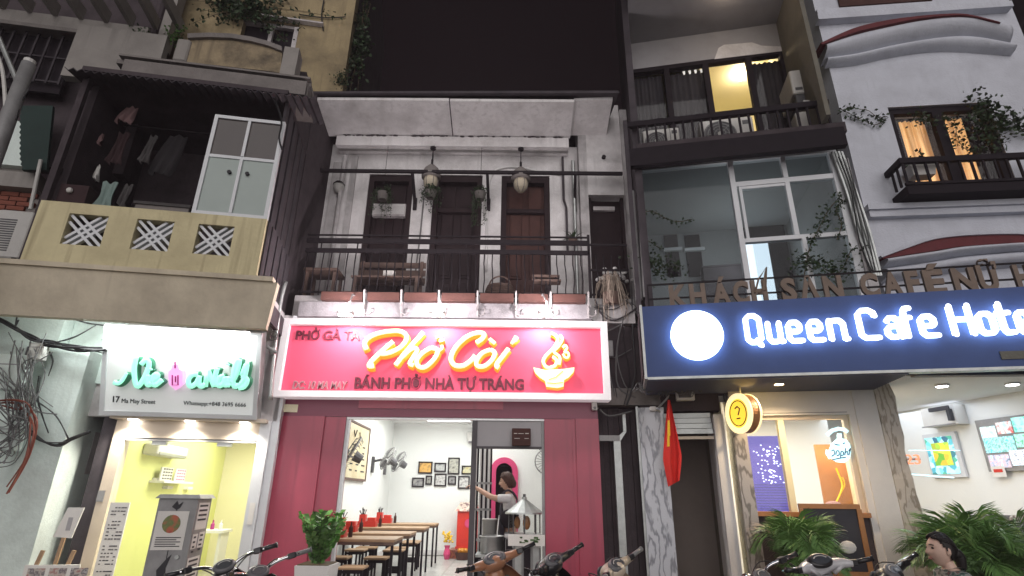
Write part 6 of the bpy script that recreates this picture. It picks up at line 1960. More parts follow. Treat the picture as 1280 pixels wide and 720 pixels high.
def vine(name, label, fr, px, v, n_leaf, s, jit=.03, m='leaf_dark', drop=None):
    q = [fr.p3(*p, v) for p in px]
    t = T(name, label, 'plant', fr, q[0], 'climbing vines on the hotel fronts')
    pts = spline(q, 6)
    t.part('stem', MB().tube([tuple(p) for p in pts], .006, 4, cap=False), M['stem'])
    lf = MB()
    for i in range(n_leaf):
        p = random.choice(pts) + Vector((random.gauss(0, jit), -abs(random.gauss(0, jit * .6)), random.gauss(0, jit) - .01))
        leaf(lf, p, random.uniform(*s))
    t.part('foliage', lf, M[m], kind='stuff')


vine('climbing_vine', 'thin vine strand along the upper left of the glazed hall', FH, [(797, 272), (806, 265), (818, 265), (832, 273), (848, 277), (865, 274)], -.12, 90, (.03, .055), .02)
vine('climbing_vine', 'short vine strand at the left edge of the glazed hall', FH, [(797, 297), (805, 298), (812, 302), (826, 311)], -.12, 40, (.03, .055), .02)
vine('climbing_vine', 'leafy vine filling the lower left corner of the glazed hall', FH, [(800, 322), (812, 326), (820, 338), (832, 332), (850, 336)], -.14, 260, (.04, .07), .09)
vine('climbing_vine', 'vine rising along the right end of the glazed hall', FH, [(1005, 345), (1012, 310), (1024, 285), (1036, 262), (1050, 246)], -.14, 200, (.035, .06), .05)
vine('climbing_vine', 'dense vine low at the right end of the glazed hall', FH, [(1000, 330), (1018, 326), (1034, 338), (1050, 340), (1064, 312)], -.14, 330, (.04, .07), .08)
vine('climbing_vine', 'vine strand inside the right pane beside the dense vine', FH, [(1046, 300), (1052, 280), (1045, 262), (1054, 250)], -.16, 80, (.03, .055), .03)

# ---------------------------------------------------------------- hotel sign
Q = T('hotel_sign', 'long navy hotel sign with white glowing letters and a round lamp', 'sign', FH, (2.5, -1.0, 2.8))
qv = -1.0
q0, qz0, qz1 = FH.at(806, 430, qv)[0], FH.at(1000, 466, qv)[1], FH.at(1000, 373, qv)[1]
q1 = 5.3
Q.part('sign_board', MB().box(q0, q1, qv, qv + .22, qz0, qz1), M['navy'])
Q.part('sign_trim', MB().box(q0, q1, qv - .012, qv + .1, qz0 - .03, qz0 - .001), M['galv'])
Q.part('sign_trim', MB().box(q0 - .03, q0 - .001, qv - .01, qv + .75, qz0 - .02, qz1 + .02), M['galv'])
Q.part('return_panel', MB().box(q0 - .045, q0 - .031, qv + .05, qv + .70, qz0 + .05, qz1 - .05), M['dark_clad'])
M['sign_white'] = emis('hotel_letter_white', (.82, .90, 1.0), 1.7)
M['letter_side'] = emis('hotel_letter_side', (.60, .77, 1.0), 4.2)
c_ = FH.at(870.5, 420, qv)
rr = FH.at(903, 420, qv)[0] - c_[0]
lo = Q.part('round_lamp', MB().disc(c_, rr, qv - .075, qv - .03, 48, rr * 1.0), M['sign_white'])
Q.part('lamp_side', MB().ring(c_, rr - .02, rr + .004, qv - .07, qv - .004, 48), M['letter_side'], lo)
glyphs = {
    'Q': [[(.15, .12), (.15, .88), (.35, 1), (.6, 1), (.82, .88), (.82, .12), (.6, 0), (.35, 0), (.15, .12)], [(.62, .08), (.78, -.12)]],
    'u': [[(.15, .68), (.15, .12), (.3, 0), (.62, 0), (.82, .1)], [(.82, .68), (.82, 0), (.95, 0)]],
    'e': [[(.2, .34), (.75, .34), (.84, .42), (.84, .56), (.68, .68), (.32, .68), (.15, .56), (.15, .12), (.32, 0), (.9, 0)]],
    'n': [[(.15, 0), (.15, .68)], [(.15, .58), (.36, .68), (.66, .68), (.82, .56), (.82, 0), (.92, 0)]],
    'C': [[(.88, .78), (.85, .9), (.65, 1), (.34, 1), (.15, .88), (.15, .12), (.34, 0), (.9, .0)]],
    'a': [[(.2, .56), (.34, .68), (.64, .68), (.82, .56), (.82, 0), (.95, 0)], [(.82, .38), (.34, .38), (.16, .28), (.16, .12), (.34, 0), (.64, 0), (.82, .1)]],
    'f': [[(.35, 0), (.35, .86), (.52, 1), (.95, 1)], [(.08, .66), (.85, .66)]],
    'H': [[(.15, 0), (.15, 1)], [(.85, 0), (.85, 1)], [(.15, .52), (.85, .52)]],
    'o': [[(.15, .12), (.15, .56), (.33, .68), (.66, .68), (.84, .56), (.84, .12), (.66, 0), (.33, 0), (.15, .12)]],
    't': [[(.35, 1), (.35, .12), (.5, 0), (.9, 0)], [(.08, .68), (.85, .68)]],
    'l': [[(.35, 1), (.35, .12), (.5, 0), (.75, 0)]]}
gx = [('Q', 929, 957), ('u', 956, 981), ('e', 981, 1006), ('e', 1007, 1032), ('n', 1033, 1062), ('C', 1071, 1102), ('a', 1104, 1132), ('f', 1126, 1146), ('e', 1148, 1176), ('H', 1188, 1223), ('o', 1221, 1251), ('t', 1247, 1272), ('e', 1271, 1297), ('l', 1299, 1316)]
zb_, zc_ = FH.at(1000, 430.5, qv - .05)[1] + .04, FH.at(1000, 388, qv - .05)[1] - .04
for ch, x0, x1 in gx:
    u0, u1 = FH.at(x0, 412, qv - .05)[0], FH.at(x1, 409, qv - .05)[0]
    fa, sd_ = MB(), MB()
    for s_ in glyphs[ch]:
        pts = [(u0 + .034 + (u1 - u0 - .082) * (p[0] - .15) / .75, zb_ + (zc_ - zb_) * p[1]) for p in s_]
        if len(pts) > 2:
            dense = []
            for i in range(len(pts) - 1):
                for k in range(3):
                    dense.append((pts[i][0] + (pts[i + 1][0] - pts[i][0]) * k / 3, pts[i][1] + (pts[i + 1][1] - pts[i][1]) * k / 3))
            pts = dense + [pts[-1]]
        # upright strokes are heavy, level ones light
        rr_ = []
        for i in range(len(pts)):
            a_, b_ = pts[max(i - 1, 0)], pts[min(i + 1, len(pts) - 1)]
            dx, dz = abs(b_[0] - a_[0]), abs(b_[1] - a_[1])
            rr_.append(.029)
        fa.tube([(p[0], qv - .07, p[1]) for p in pts], rr_, 10, squash=((0, 1, 0), .30))
        sd_.tube([(p[0], qv - .035, p[1]) for p in pts], [r_ * .8 for r_ in rr_], 8, squash=((0, 1, 0), .5))
        for e_ in (pts[0], pts[-1]):
            fa.ell((e_[0], qv - .07, e_[1]), (rr_[0], .0135, rr_[0]), 12, 6)
    lo = Q.part('letter', fa, M['sign_white'], smooth=True)
    Q.part('letter_side', sd_, M['letter_side'], lo, smooth=True)
a, b, z0, z1 = FH.rect(1250, 439, 1283, 449, qv)
Q.part('address_plate', MB().box(a, b, qv - .015, qv - .002, z0, z1), M['olive'])
# slatted canopy under the sign
cu1 = FH.at(1138, 466, qv)[0]
Q.part('canopy_deck', MB().box(q0, cu1, qv + .002, .0, qz0 + .0, qz0 + .05), M['black'])
sm = MB().box(q0, cu1, -.012, .012, -.04, .0).mesh('canopy_slat', M['navy_slat'])
for k in range(19):
    Q.inst('canopy_slat', sm, (0, qv + .04 + k * .05, qz0 - .002))
u, z = FH.at(973, 476, qv + .45)
h_ = Q.part('downlight', MB().cyl((u, qv + .45, qz0 - .035), (u, qv + .45, qz0 - .001), .06, n=16), M['galv'])
Q.part('downlight_lens', MB().cyl((u, qv + .45, qz0 - .045), (u, qv + .45, qz0 - .036), .05, n=16), M['lamp_warm'], h_)
Q.lamp('downlight_glow', 'SPOT', (u, qv + .45, qz0 - .06), 60, (1, .72, .42), .04, (0, 0, 0), 150)
# standing bronze letters on two rails
rv_ = -.93
za_, zb2 = FH.at(900, 379, rv_)[1], FH.at(900, 347, rv_)[1]
Q.part('letter_rail', MB().box(q0 + .08, q1, rv_ + .03, rv_ + .045, zb2 - .04, zb2 - .02), M['iron'])
Q.part('letter_rail', MB().box(q0 + .08, q1, rv_ + .03, rv_ + .045, za_ + .10, za_ + .12), M['iron'])
Q.part('rail_post', MB().box(q0 + .08, q0 + .10, rv_ + .03, rv_ + .045, qz1, zb2 - .0401), M['iron'])
bz = qz1 + .005
cap_ = FH.at(1000, 340, rv_)[1] - bz
for ch, x0, x1 in (('K', 836, 858), ('H', 861, 881), ('Á', 889, 912), ('C', 915, 935), ('H', 938, 958), ('S', 975, 994), ('Ạ', 998, 1022), ('N', 1028, 1052), ('C', 1074, 1097), ('A', 1102, 1126), ('F', 1131, 1148), ('É', 1154, 1180), ('N', 1190, 1219), ('Ữ', 1222, 1249), ('H', 1268, 1290), ('O', 1293, 1316)):
    y_ = 362 - (x0 - 836) * .035
    u0, u1 = FH.at(x0, y_, rv_)[0], FH.at(x1, y_, rv_)[0]
    Q.part('standing_letter', text_mb(ch, u0, u1, bz, cap_ * .78, rv_ + .02, .04, .045), M['bronze'])
sl = [FH.p3(*p, rv_ - .03) for p in ((944, 366), (948, 349), (958, 334), (957, 362), (948, 366))]
Q.part('sail_emblem', MB().tube(sl, .012, 6).prism([(sl[2][0] - .03, sl[2][2] - .06), (sl[2][0], sl[2][2]), (sl[3][0], sl[3][2]), (sl[3][0] - .04, sl[3][2])], rv_ - .035, rv_ - .025), M['bronze'])

# ---------------------------------------------------------------- hotel ground floor
H.part('shop_header', MB().box(-.05, .96, .05, .3, 2.56, 3.6), M['dark_wall'])
p0, p1 = FH.at(801, 560, -.05)[0], FH.at(839, 620, -.05)[0]
H.part('marble_pillar', MB().box(p0, p1, -.05, .25, 0, 2.60), M['marble'])
H.part('pillar_edge', MB().box(p0 - .03, p0 - .002, -.02, .25, 0, 2.62), M['galv'])
j0, j1 = FH.at(896, 560, -.05)[0], FH.at(911, 560, -.05)[0]
H.part('corridor_jamb', MB().box(j0, j0 + .12, -.05, .6, 0, 2.5), M['white_paint'])
H.part('corridor_wall', MB().box(p1 - .1, p1, .252, 5.5, 0, 2.6), M['grey_wall'])
H.part('corridor_wall', MB().box(j0, j0 + .08, .602, 5.5, 0, 2.6), M['olive'])
H.part('corridor_end', MB().box(p1, j0, .9, 1.0, 0, 2.6), M['corridor'])
H.part('corridor_door', MB().box(p1 + .05, p1 + .3, .87, .899, 0, 2.0), M['corridor'])
H.part('corridor_ceiling', MB().box(p1, j0, .302, 2.2, 2.5, 2.58), M['olive'])
for k in range(4):
    H.part('shutter_slat', MB().box(p1 + .01, j0 - .01, .02 + .03 * k, .05 + .03 * k, 2.27 + k * .07, 2.33 + k * .07), M['galv'])
H.part('shutter_rail', MB().box(p1 + .01, j0 - .01, .0, .03, 2.20, 2.235), M['cream_alu'])
m0, m1 = FH.at(919, 560, -.15)[0], FH.at(943, 610, -.15)[0]
H.part('marble_pillar', MB().box(m0, m1, -.15, .3, 0, qz0 - .03), M['marble_warm'], label='second marble pillar beside the round yellow sign')
w0, w1 = m1 + .002, FH.at(1086, 560, -.05)[0]
gz, gh = FH.at(1000, 640, 0)[1], FH.at(1000, 519, 0)[1]
H.part('cafe_header', MB().box(w0, w1, -.03, .25, gh, qz0 - .03), M['white_paint'])
H.part('header_groove', MB().box(w0, w1 - .15, -.034, -.031, gh + .02, gh + .03), M['cab_grey'])
H.part('cafe_window_side', MB().box(w1 - .13, w1 - .02, -.03, .25, 0, gh - .001), M['white_paint'])
H.part('cafe_sill', MB().box(w0, w1 - .132, -.08, .2, gz - .05, gz), M['orange_wood'])
H.part('cafe_plinth', MB().box(w0, w1 - .132, .0, .2, 0, gz - .051), M['dark_wall'])
wf = H.part('cafe_window_frame', MB().box(w0, w1 - .132, .02, .10, gh - .05, gh - .001).box(w1 - .19, w1 - .133, .02, .10, gz + .001, gh - .051), M['cream_alu'])
H.part('cafe_glass', MB().box(w0, w1 - .19, .05, .056, gz + .001, gh - .051), M['glass'], wf)
px_ = FH.at(985, 600, .1)[0]
H.part('cafe_window_post', MB().box(px_ - .035, px_ + .035, .02, .13, gz + .001, gh - .051), M['cream'], wf)
H.part('cafe_back_wall', MB().box(w0 - .5, w1 + .4, 2.4, 2.5, 0, 2.78), M['inner_white'])
H.part('cafe_side_wall', MB().box(w0 - .3, w0 - .2, .26, 2.4, 0, 2.78), M['cream'])
H.part('cafe_ceiling', MB().box(w0 - .5, w1 + .3, .252, 2.4, 2.70, 2.78), M['ceiling_white'])
H.part('cafe_floor', MB().box(w0 - .5, w1 + .3, .0, 2.4, .0, .15), M['tile_grey'])
H.lamp('cafe_light', 'AREA', ((w0 + w1) / 2, 1.0, 2.68), 42, (1, .86, .70), .8, (0, 0, 0), sy=1.0)
# purple screen of lights
x0, x1, z0, z1 = FH.rect(941, 545, 986, 642, .5)
t = T('light_screen', 'blue purple screen with white light dots behind the cafe window', 'light screen', FH, ((x0 + x1) / 2, .5, z0))
t.part('panel', MB().box(x0 - .1, x1, .5, .53, z0 - .1, z1), emis('purple_glow', (.085, .075, .30), 1.0))
dt, ln = MB(), MB()
for k in range(70):
    u = x0 + random.triangular(.05, .95, .6) * (x1 - x0)
    z = z1 - (.12 + .5 * random.random()) * (z1 - z0)
    dt.box(u - .008, u + .008, .492, .497, z - .006, z + .006)
for k in range(11):
    ln.box(x0, x1, .494, .498, z0 + .02 + k * .032, z0 + .026 + k * .032)
t.part('light_dots', dt, emis('dot_glow', (.75, .82, 1.0), 1.6), kind='stuff')
t.part('grid_lines', ln, M['navy_slat'], kind='stuff')
# orange niche
x0, x1, z0, z1 = FH.rect(1026, 555, 1062, 636, 1.2)
t = T('lit_niche', 'warm orange lit niche with a gold branch inside the cafe', 'niche', FH, ((x0 + x1) / 2, 1.2, z0))
t.part('niche_panel', MB().box(x0, x1, 1.25, 1.28, z0 - .2, z1), M['orange_wood'])
t.part('niche_side', MB().box(x1, x1 + .06, 1.0, 1.28, z0 - .2, z1), M['cream'])
bq = [FH.p3(*p, 1.15) for p in ((1044, 630), (1050, 618), (1053, 606), (1048, 592), (1045, 585))]
t.part('gold_branch', MB().tube(spline(bq), .012, 6).tube(spline([bq[1], (bq[1][0] + .08, 1.15, bq[1][2] + .12), (bq[1][0] + .07, 1.15, bq[1][2] + .22)]), .009, 6), M['star'])
t.part('flower_dish', MB().ell((bq[0][0] - .03, 1.13, bq[0][2] - .02), (.11, .08, .06)), M['cloth_pink'])
t.lamp('niche_glow', 'POINT', ((x0 + x1) / 2, .95, z1 - .12), 3.0, (1, .55, .15), .05)
# neon teapot sign on the glass
Z6b = lambda x, y: FH.at(900 + x / 5.536, 470 + y / 5.536, .0)
t = T('neon_sign', 'pale blue glowing teapot shaped sign with script on the cafe window', 'neon sign', FH, Z6b(830, 600) and (Z6b(830, 600)[0], .0, Z6b(830, 600)[1]))
bd = [(812, 432), (812, 398), (842, 398), (842, 432), (872, 438), (898, 470), (906, 520), (898, 570), (862, 600), (810, 596), (765, 570), (752, 520), (770, 470)]
M['neon_blue'] = emis('neon_pale_blue', (.50, .82, .95), 1.05)
M['neon_ink'] = mat('neon_blue_ink', (.05, .16, .30), .5, var=.1, scale=6, bump=0)
t.part('pot_shape', MB().prism([Z6b(*p) for p in bd], -.004, .012), M['neon_blue'])
lid = [Z6b(*p) for p in ((742, 408), (775, 378), (820, 364), (862, 372), (882, 388))]
t.part('lid_arc', MB().tube([(a, .0, b) for a, b in lid], .022, 8), M['neon_blue'])
t.part('spout', MB().tube([(a, .0, b) for a, b in [Z6b(*p) for p in ((762, 572), (738, 535), (742, 512))]], .016, 8), M['neon_blue'])
sc_ = MB()
for pts in ([(790, 470), (805, 476), (826, 478)], [(850, 470), (862, 462)], [(768, 520), (785, 512), (790, 540), (770, 556)], [(800, 545), (805, 520), (820, 520), (822, 545), (806, 552)], [(832, 570), (836, 525), (850, 524), (852, 545), (838, 550)], [(862, 548), (866, 500)], [(866, 530), (880, 522), (882, 548)], [(890, 548), (902, 500), (888, 520)], [(775, 580), (820, 570), (870, 562)]):
    sc_.tube([(a, -.008, b) for a, b in spline([Z6b(*p) for p in pts])], .0065, 5)
t.part('script', sc_, M['neon_ink'])
# chalkboard
x0, x1, z0, z1 = FH.rect(1012, 636, 1080, 735, -.35)
t = T('chalkboard', 'tall black menu chalkboard in an orange wood frame under the cafe window', 'chalkboard', FH, ((x0 + x1) / 2, -.3, .11))
zb_ = FH.at(1050, 714, -.35)[1]
t.part('board', MB().box(x0, x1, -.34, -.32, zb_, z1), M['slate'])
t.part('frame', MB().box(x0 - .04, x1 + .04, -.36, -.31, z1, z1 + .05).box(x1, x1 + .05, -.36, -.31, .11, z1 - .001).box(x0 - .04, x0 - .001, -.36, -.31, .11, z1 - .001).box(x0, x1, -.36, -.31, zb_ - .05, zb_ - .001), M['orange_wood'])
ck = MB()
for k in range(14):
    u, z = x0 + random.uniform(.1, .7) * (x1 - x0), zb_ + random.uniform(.1, .9) * (z1 - zb_)
    ck.tube(spline([(u + i * .03, -.343, z + random.uniform(-.015, .015)) for i in range(random.randint(3, 7))]), .003, 4)
t.part('chalk_writing', ck, M['grey_panel'], kind='stuff')
u, z = FH.at(1060, 684, -.36)
t.part('white_tag', MB().ell((u, -.36, z), (.085, .015, .065), 12, 6), M['white_paint'])
# round yellow projecting sign
u, z = FH.at(929, 517, -.45)
t = T('round_sign', 'yellow round lightbox sign projecting from the marble pillar', 'sign', FH, (u, -.45, z), own=True)
Rz_ = Matrix.Rotation(R(-62), 4, 'Z')
M['yellow_glow'] = emis('yellow_lightbox', (1.0, .60, .05), .85)
M['cream_glow'] = emis('cream_rim', (1.0, .80, .45), .75)
r_ = .235
t.part('case', MB().disc((0, 0), r_ * .97, -.05, .05, 40).move(Rz_), M['orange_wood'])
t.part('lit_rim', MB().ring((0, 0), r_ * .72, r_, -.075, -.051, 40).ring((0, 0), r_ * .72, r_, .051, .075, 40).move(Rz_), M['cream_glow'])
t.part('lit_face', MB().disc((0, 0), r_ * .72, -.07, -.0512, 36).disc((0, 0), r_ * .72, .0512, .07, 36).move(Rz_), M['yellow_glow'])
em = MB().ring((0, 0), r_ * .60, r_ * .64, -.078, -.071, 36).tube([(-.04, -.075, .06), (0, -.075, .08), (.04, -.075, .05), (.02, -.075, .01), (.0, -.075, -.02)], .009, 5).tube([(-.03, -.075, -.06), (.03, -.075, -.06)], .008, 5)
t.part('emblem', em.move(Rz_), M['bench'])
t.part('bracket', MB().tube([(0, 0, r_), (0, .02, r_ + .12)], .012, 6).tube([(.05, .1, -.05), (.18, .3, -.04)], .014, 6), M['galv'])
t.lamp('sign_glow', 'POINT', (.06, -.05, .30), 2.2, (1, .62, .18), .15)
# flag on a short pole
p_ = FH.p3(834, 500, -.25)
t = T('furled_flag', 'red flag with a yellow star drooping from a short pole at the marble pillar', 'flag', FH, p_, own=True)
t.part('flag_pole', MB().tube([(-.10, .2, -.06), (0, 0, .02), (.02, -.06, .05)], .012, 8), M['galv'])
fl, ys = MB(), MB()
vs, fs = [], []
ztop, zbot = .0, FH.at(835, 606, -.25)[1] - p_[2]
nn, mm = 14, 16
for j in range(mm + 1):
    k = j / mm
    wd = .02 + .125 * min(1, k * 1.5) * (1 - .45 * max(0, k - .72) / .28)
    cx = .02 - .03 * k
    for i in range(nn + 1):
        s_ = i / nn
        sl_ = ztop + (zbot - ztop) * k + .14 * (s_ - .3) * max(0, k - .5)
        vs.append((cx + (s_ - .5) * wd * 1.5, .035 * math.sin(s_ * 9.5 + k * 2) * (.4 + k), sl_))
for j in range(mm):
    for i in range(nn):
        fs.append((j * (nn + 1) + i, j * (nn + 1) + i + 1, (j + 1) * (nn + 1) + i + 1, (j + 1) * (nn + 1) + i))
t.part('cloth', fl.add(vs, fs), M['flag_red'], smooth=True)
ysv = [(p[0], p[1] - .006, p[2]) for p in vs]
yf = [(j * (nn + 1) + i, j * (nn + 1) + i + 1, (j + 1) * (nn + 1) + i + 1, (j + 1) * (nn + 1) + i) for j in range(4, 9) for i in range(3, 6 if j < 7 else 5)]
used = sorted({q for f in yf for q in f})
ix = {q: k for k, q in enumerate(used)}
t.part('star', MB().add([ysv[q] for q in used], [tuple(ix[q] for q in f) for f in yf]), M['star'], smooth=True)
# camera, boxes and wires over the corridor
t = T('security_camera', 'small white security camera on the marble pillar top', 'camera', FH, FH.p3(816, 512, -.14), own=True)
t.part('body', MB().rbox(-.04, .04, -.08, .02, -.025, .03, .015), M['ac_white'])
t.part('arm', MB().tube([(.03, 0, 0), (.09, .05, -.02)], .012, 6), M['galv'])
a, b, z0, z1 = FH.rect(845, 484, 868, 500, -.2)
t = T('junction_box', 'open junction box with wires hanging under the canopy by the corridor', 'junction box', FH, (a, -.2, z0))
t.part('casing', MB().rbox(a, b, -.2, -.1, z0, z1, .01), M['ac_white'])
t.part('opening', MB().box(a + .03, b - .04, -.203, -.2005, z0 + .03, z1 - .03), M['ac_dark'])
wr = MB()
for k in range(26):
    x = random.uniform(795, 868)
    q = [FH.p3(x, 478, -.3), FH.p3(x + random.uniform(-8, 8), 490 + random.uniform(-3, 6), -.32), FH.p3(x + random.uniform(-10, 14), 486 + random.uniform(-8, 10), -.28)]
    wr.tube(spline(q), .006, 4, cap=False)
t.part('wires', wr, M['cable_grey'], kind='stuff')

# ================================================================ white house with arches (right)
Wt = T('arched_white_house', 'white house with red tiled arches and a small black balcony', 'building', FW)
wu0 = 1.33
wu1 = 4.25
x0, x1 = FW.at(1118, 165, 0)[0], FW.at(1248, 165, 0)[0]
zt_ = FW.at(1170, 131, 0)[1]
zl_ = FW.at(1205, 238, -.36)[1]
Wt.part('front_wall', MB().box(wu0, x0, 0, .3, 3.4, 12).box(x1, wu1 + 1.5, 0, .3, 3.4, zt_).box(x1, wu1, 0, .3, zt_, 12).box(x0, x1, 0, .3, zt_, 12).box(x0, x1, 0, .3, 3.4, zl_), M['blue_white'])
Wt.part('side_wall', MB().box(wu0, wu0 + .2, .302, 4, 3.4, 12), M['olive'])
# window
wf = Wt.part('window_frame', MB().box(x0, x1, .05, .14, zt_ - .09, zt_ - .001).box(x0, x0 + .09, .05, .14, zl_, zt_ - .091).box(x1 - .09, x1, .05, .14, zl_, zt_ - .091).box((x0 + x1) / 2 - .07, (x0 + x1) / 2 + .07, .05, .14, zl_, zt_ - .091), M['black'])
Wt.part('window_pane', MB().box(x0 + .09, x1 - .09, .09, .095, zl_, zt_ - .091), M['glass'], wf)
Wt.part('window_reveal', MB().box(x0 - .0, x0 + .002, .002, .049, zl_, zt_), M['blue_white'], wf)
M['lit_curtain'] = emis('lit_curtain', (1.0, .46, .16), .62)
nt = M['lit_curtain'].node_tree
tcn, mpn, nzn, rpn = nt.nodes.new('ShaderNodeTexCoord'), nt.nodes.new('ShaderNodeMapping'), nt.nodes.new('ShaderNodeTexNoise'), nt.nodes.new('ShaderNodeValToRGB')
mpn.inputs['Scale'].default_value = (16, 16, .8)
nzn.inputs['Scale'].default_value = 1.2
rpn.color_ramp.elements[0].position, rpn.color_ramp.elements[1].position = .35, .7
rpn.color_ramp.elements[0].color = (.16, .06, .02, 1)
rpn.color_ramp.elements[1].color = (1.0, .55, .24, 1)
nt.links.new(tcn.outputs['Object'], mpn.inputs['Vector'])
nt.links.new(mpn.outputs['Vector'], nzn.inputs['Vector'])
nt.links.new(nzn.outputs['Fac'], rpn.inputs['Fac'])
nt.links.new(rpn.outputs['Color'], nt.nodes['Principled BSDF'].inputs['Emission Color'])
um = (x0 + x1) / 2
for a, b in ((x0 + .24, um - .08), (um + .08, x1 - .24)):
    Wt.part('lit_curtain', curtain(a, b, .24, zl_, zt_ - .1, 6, .02), M['lit_curtain'], wf, smooth=True)
for a, b in ((x0 + .02, x0 + .23), (x1 - .23, x1 - .02)):
    Wt.part('dark_curtain', curtain(a, b, .20, zl_, zt_ - .1, 5, .02), M['dark_wall'], wf, smooth=True)
Wt.part('room_wall', MB().box(x0 - .2, x1 + .2, .5, .6, zl_ - .2, zt_ + .2), M['dark_wall'])
# balcony
bd_ = .36
b0 = FW.at(1110, 230, 0)[0]
zr_ = FW.at(1205, 199, -bd_)[1]
zs1, zs0 = FW.at(1205, 229, -bd_)[1], FW.at(1205, 250, -.0)[1]
b1 = 3.75
Wt.part('balcony_base', MB().hexa([(b0, -bd_, zs1 - .13), (b1, -bd_, zs1 - .13), (b1, -.002, zs1 - .13), (b0, -.002, zs1 - .13)], [(b0, -bd_, zs1), (b1, -bd_, zs1), (b1, -.002, zs1), (b0, -.002, zs1)]), M['black'])
Wt.part('balcony_rail', MB().box(b0 - .02, b1, -bd_ - .03, -bd_ + .03, zr_ - .03, zr_ + .05).box(b0 - .02, b0 + .04, -bd_ + .031, -.002, zr_ - .03, zr_ + .05), M['black'])
Wt.part('bottom_rail', MB().box(b0 - .01, b1, -bd_ - .02, -bd_ + .02, zs1 + .002, zs1 + .04), M['black'])
bl = MB().box(-.013, .013, -.013, .013, 0, zr_ - .03 - zs1 - .04).mesh('baluster', M['black'])
for k in range(15):
    Wt.inst('baluster', bl, (b0 + .02 + k * .145, -bd_, zs1 + .04))
for k in range(2):
    Wt.inst('baluster', bl, (b0 + .01, -bd_ + .12 + k * .12, zs1 + .04))
# stepped arch mouldings
Za = lambda x, y: (1000 + x / 4.571, y / 4.571)
Zb = lambda x, y: (1000 + x / 4.571, 240 + y / 4.571)


def curve(fn, pts, v, k=5):
    return [tuple(q) for q in spline([FW.at(*fn(*p), v) for p in pts], k)]


c0 = [(112, 254), (300, 170), (480, 126), (650, 102), (820, 88), (950, 90), (1130, 132)]
c1 = [(122, 262), (310, 192), (490, 150), (660, 116), (830, 98), (960, 99), (1140, 138)]
c2 = [(140, 340), (310, 312), (500, 268), (690, 232), (870, 208), (1040, 216), (1205, 262)]
c3 = [(150, 372), (320, 356), (500, 316), (700, 284), (860, 276), (1000, 282), (1225, 300)]
Wt.part('arch_tiles', MB().band(curve(Za, c0, -.3), curve(Za, c1, -.3), -.33, .0), M['darkred'])


def roll(fn, ca, cb, v, depth, power=.75, n=9):
    """a rounded moulding between two drawn curves, bulging out of the wall"""
    A_, B_ = curve(fn, ca, v, 6), curve(fn, cb, v, 6)
    vs, fs = [], []
    for p, q in zip(A_, B_):
        for i in range(n):
            k = i / (n - 1)
            vs.append((p[0] + (q[0] - p[0]) * k, -.003 - depth * math.sin(math.pi * k) ** power, p[1] + (q[1] - p[1]) * k))
    m = len(A_)
    for j in range(m - 1):
        for i in range(n - 1):
            a = j * n + i
            fs.append((a, a + 1, a + n + 1, a + n))
    fs += [tuple(range(n)), tuple(reversed(range((m - 1) * n, m * n)))]
    return MB().add(vs, fs)


Wt.part('arch_moulding', roll(Za, c1, c2, -.15, .30, .6), M['blue_white'], smooth=True)
Wt.part('arch_moulding', roll(Za, c2, c3, -.08, .17, .6), M['blue_white'], smooth=True)
x0_, x1_, z0_, z1_ = FW.rect(1018, 6, 1242, 16, -.12)
zc1 = FW.at(1120, 13, -.12)[1]
Wt.part('upper_cornice', MB().box(wu0 - .06, wu1 - .1, -.14, -.002, zc1 - .09, zc1 + .02).box(wu0 - .03, wu1 - .15, -.10, -.002, zc1 + .021, zc1 + .16), M['blue_white'])
Wt.part('upper_window', MB().box(FW.at(1048, 4, -.01)[0], FW.at(1165, 2, -.01)[0], -.04, -.003, FW.at(1105, 5, -.02)[1], 9.9), M['brown_door'])
zc2, zc3 = FW.at(1180, 254, -.1)[1], FW.at(1180, 266, -.1)[1]
cl_ = FW.at(1084, 262, -.1)[0]
Wt.part('lower_cornice', MB().box(cl_, wu1 + 1.5, -.14, -.002, zc2 - .07, zc2 + .01).box(cl_ + .02, wu1 + 1.5, -.10, -.002, zc3 - .02, zc2 - .071), M['blue_white'])
d0 = [(462, 362), (600, 302), (750, 254), (900, 228), (1100, 215), (1280, 220), (1500, 250)]
d1 = [(468, 372), (605, 322), (755, 272), (905, 250), (1100, 240), (1280, 240), (1500, 268)]
d2 = [(476, 380), (610, 358), (760, 336), (905, 312), (1100, 298), (1280, 290), (1500, 300)]
d3 = [(480, 430), (615, 412), (765, 390), (910, 366), (1100, 348), (1280, 336), (1500, 340)]
Wt.part('arch_rim', MB().band(curve(Zb, d0, -.15), curve(Zb, d1, -.15), -.15, -.002), M['blue_white'])
Wt.part('arch_tiles', MB().band(curve(Zb, d1, -.12), curve(Zb, d2, -.12), -.12, -.002), M['darkred'])
Wt.part('arch_moulding', roll(Zb, d2, d3, -.15, .26, .6), M['blue_white'], smooth=True)
Wt.part('arch_moulding', roll(Zb, d3, [(a, b + 80) for a, b in d3], -.10, .2, .6), M['blue_white'], smooth=True)
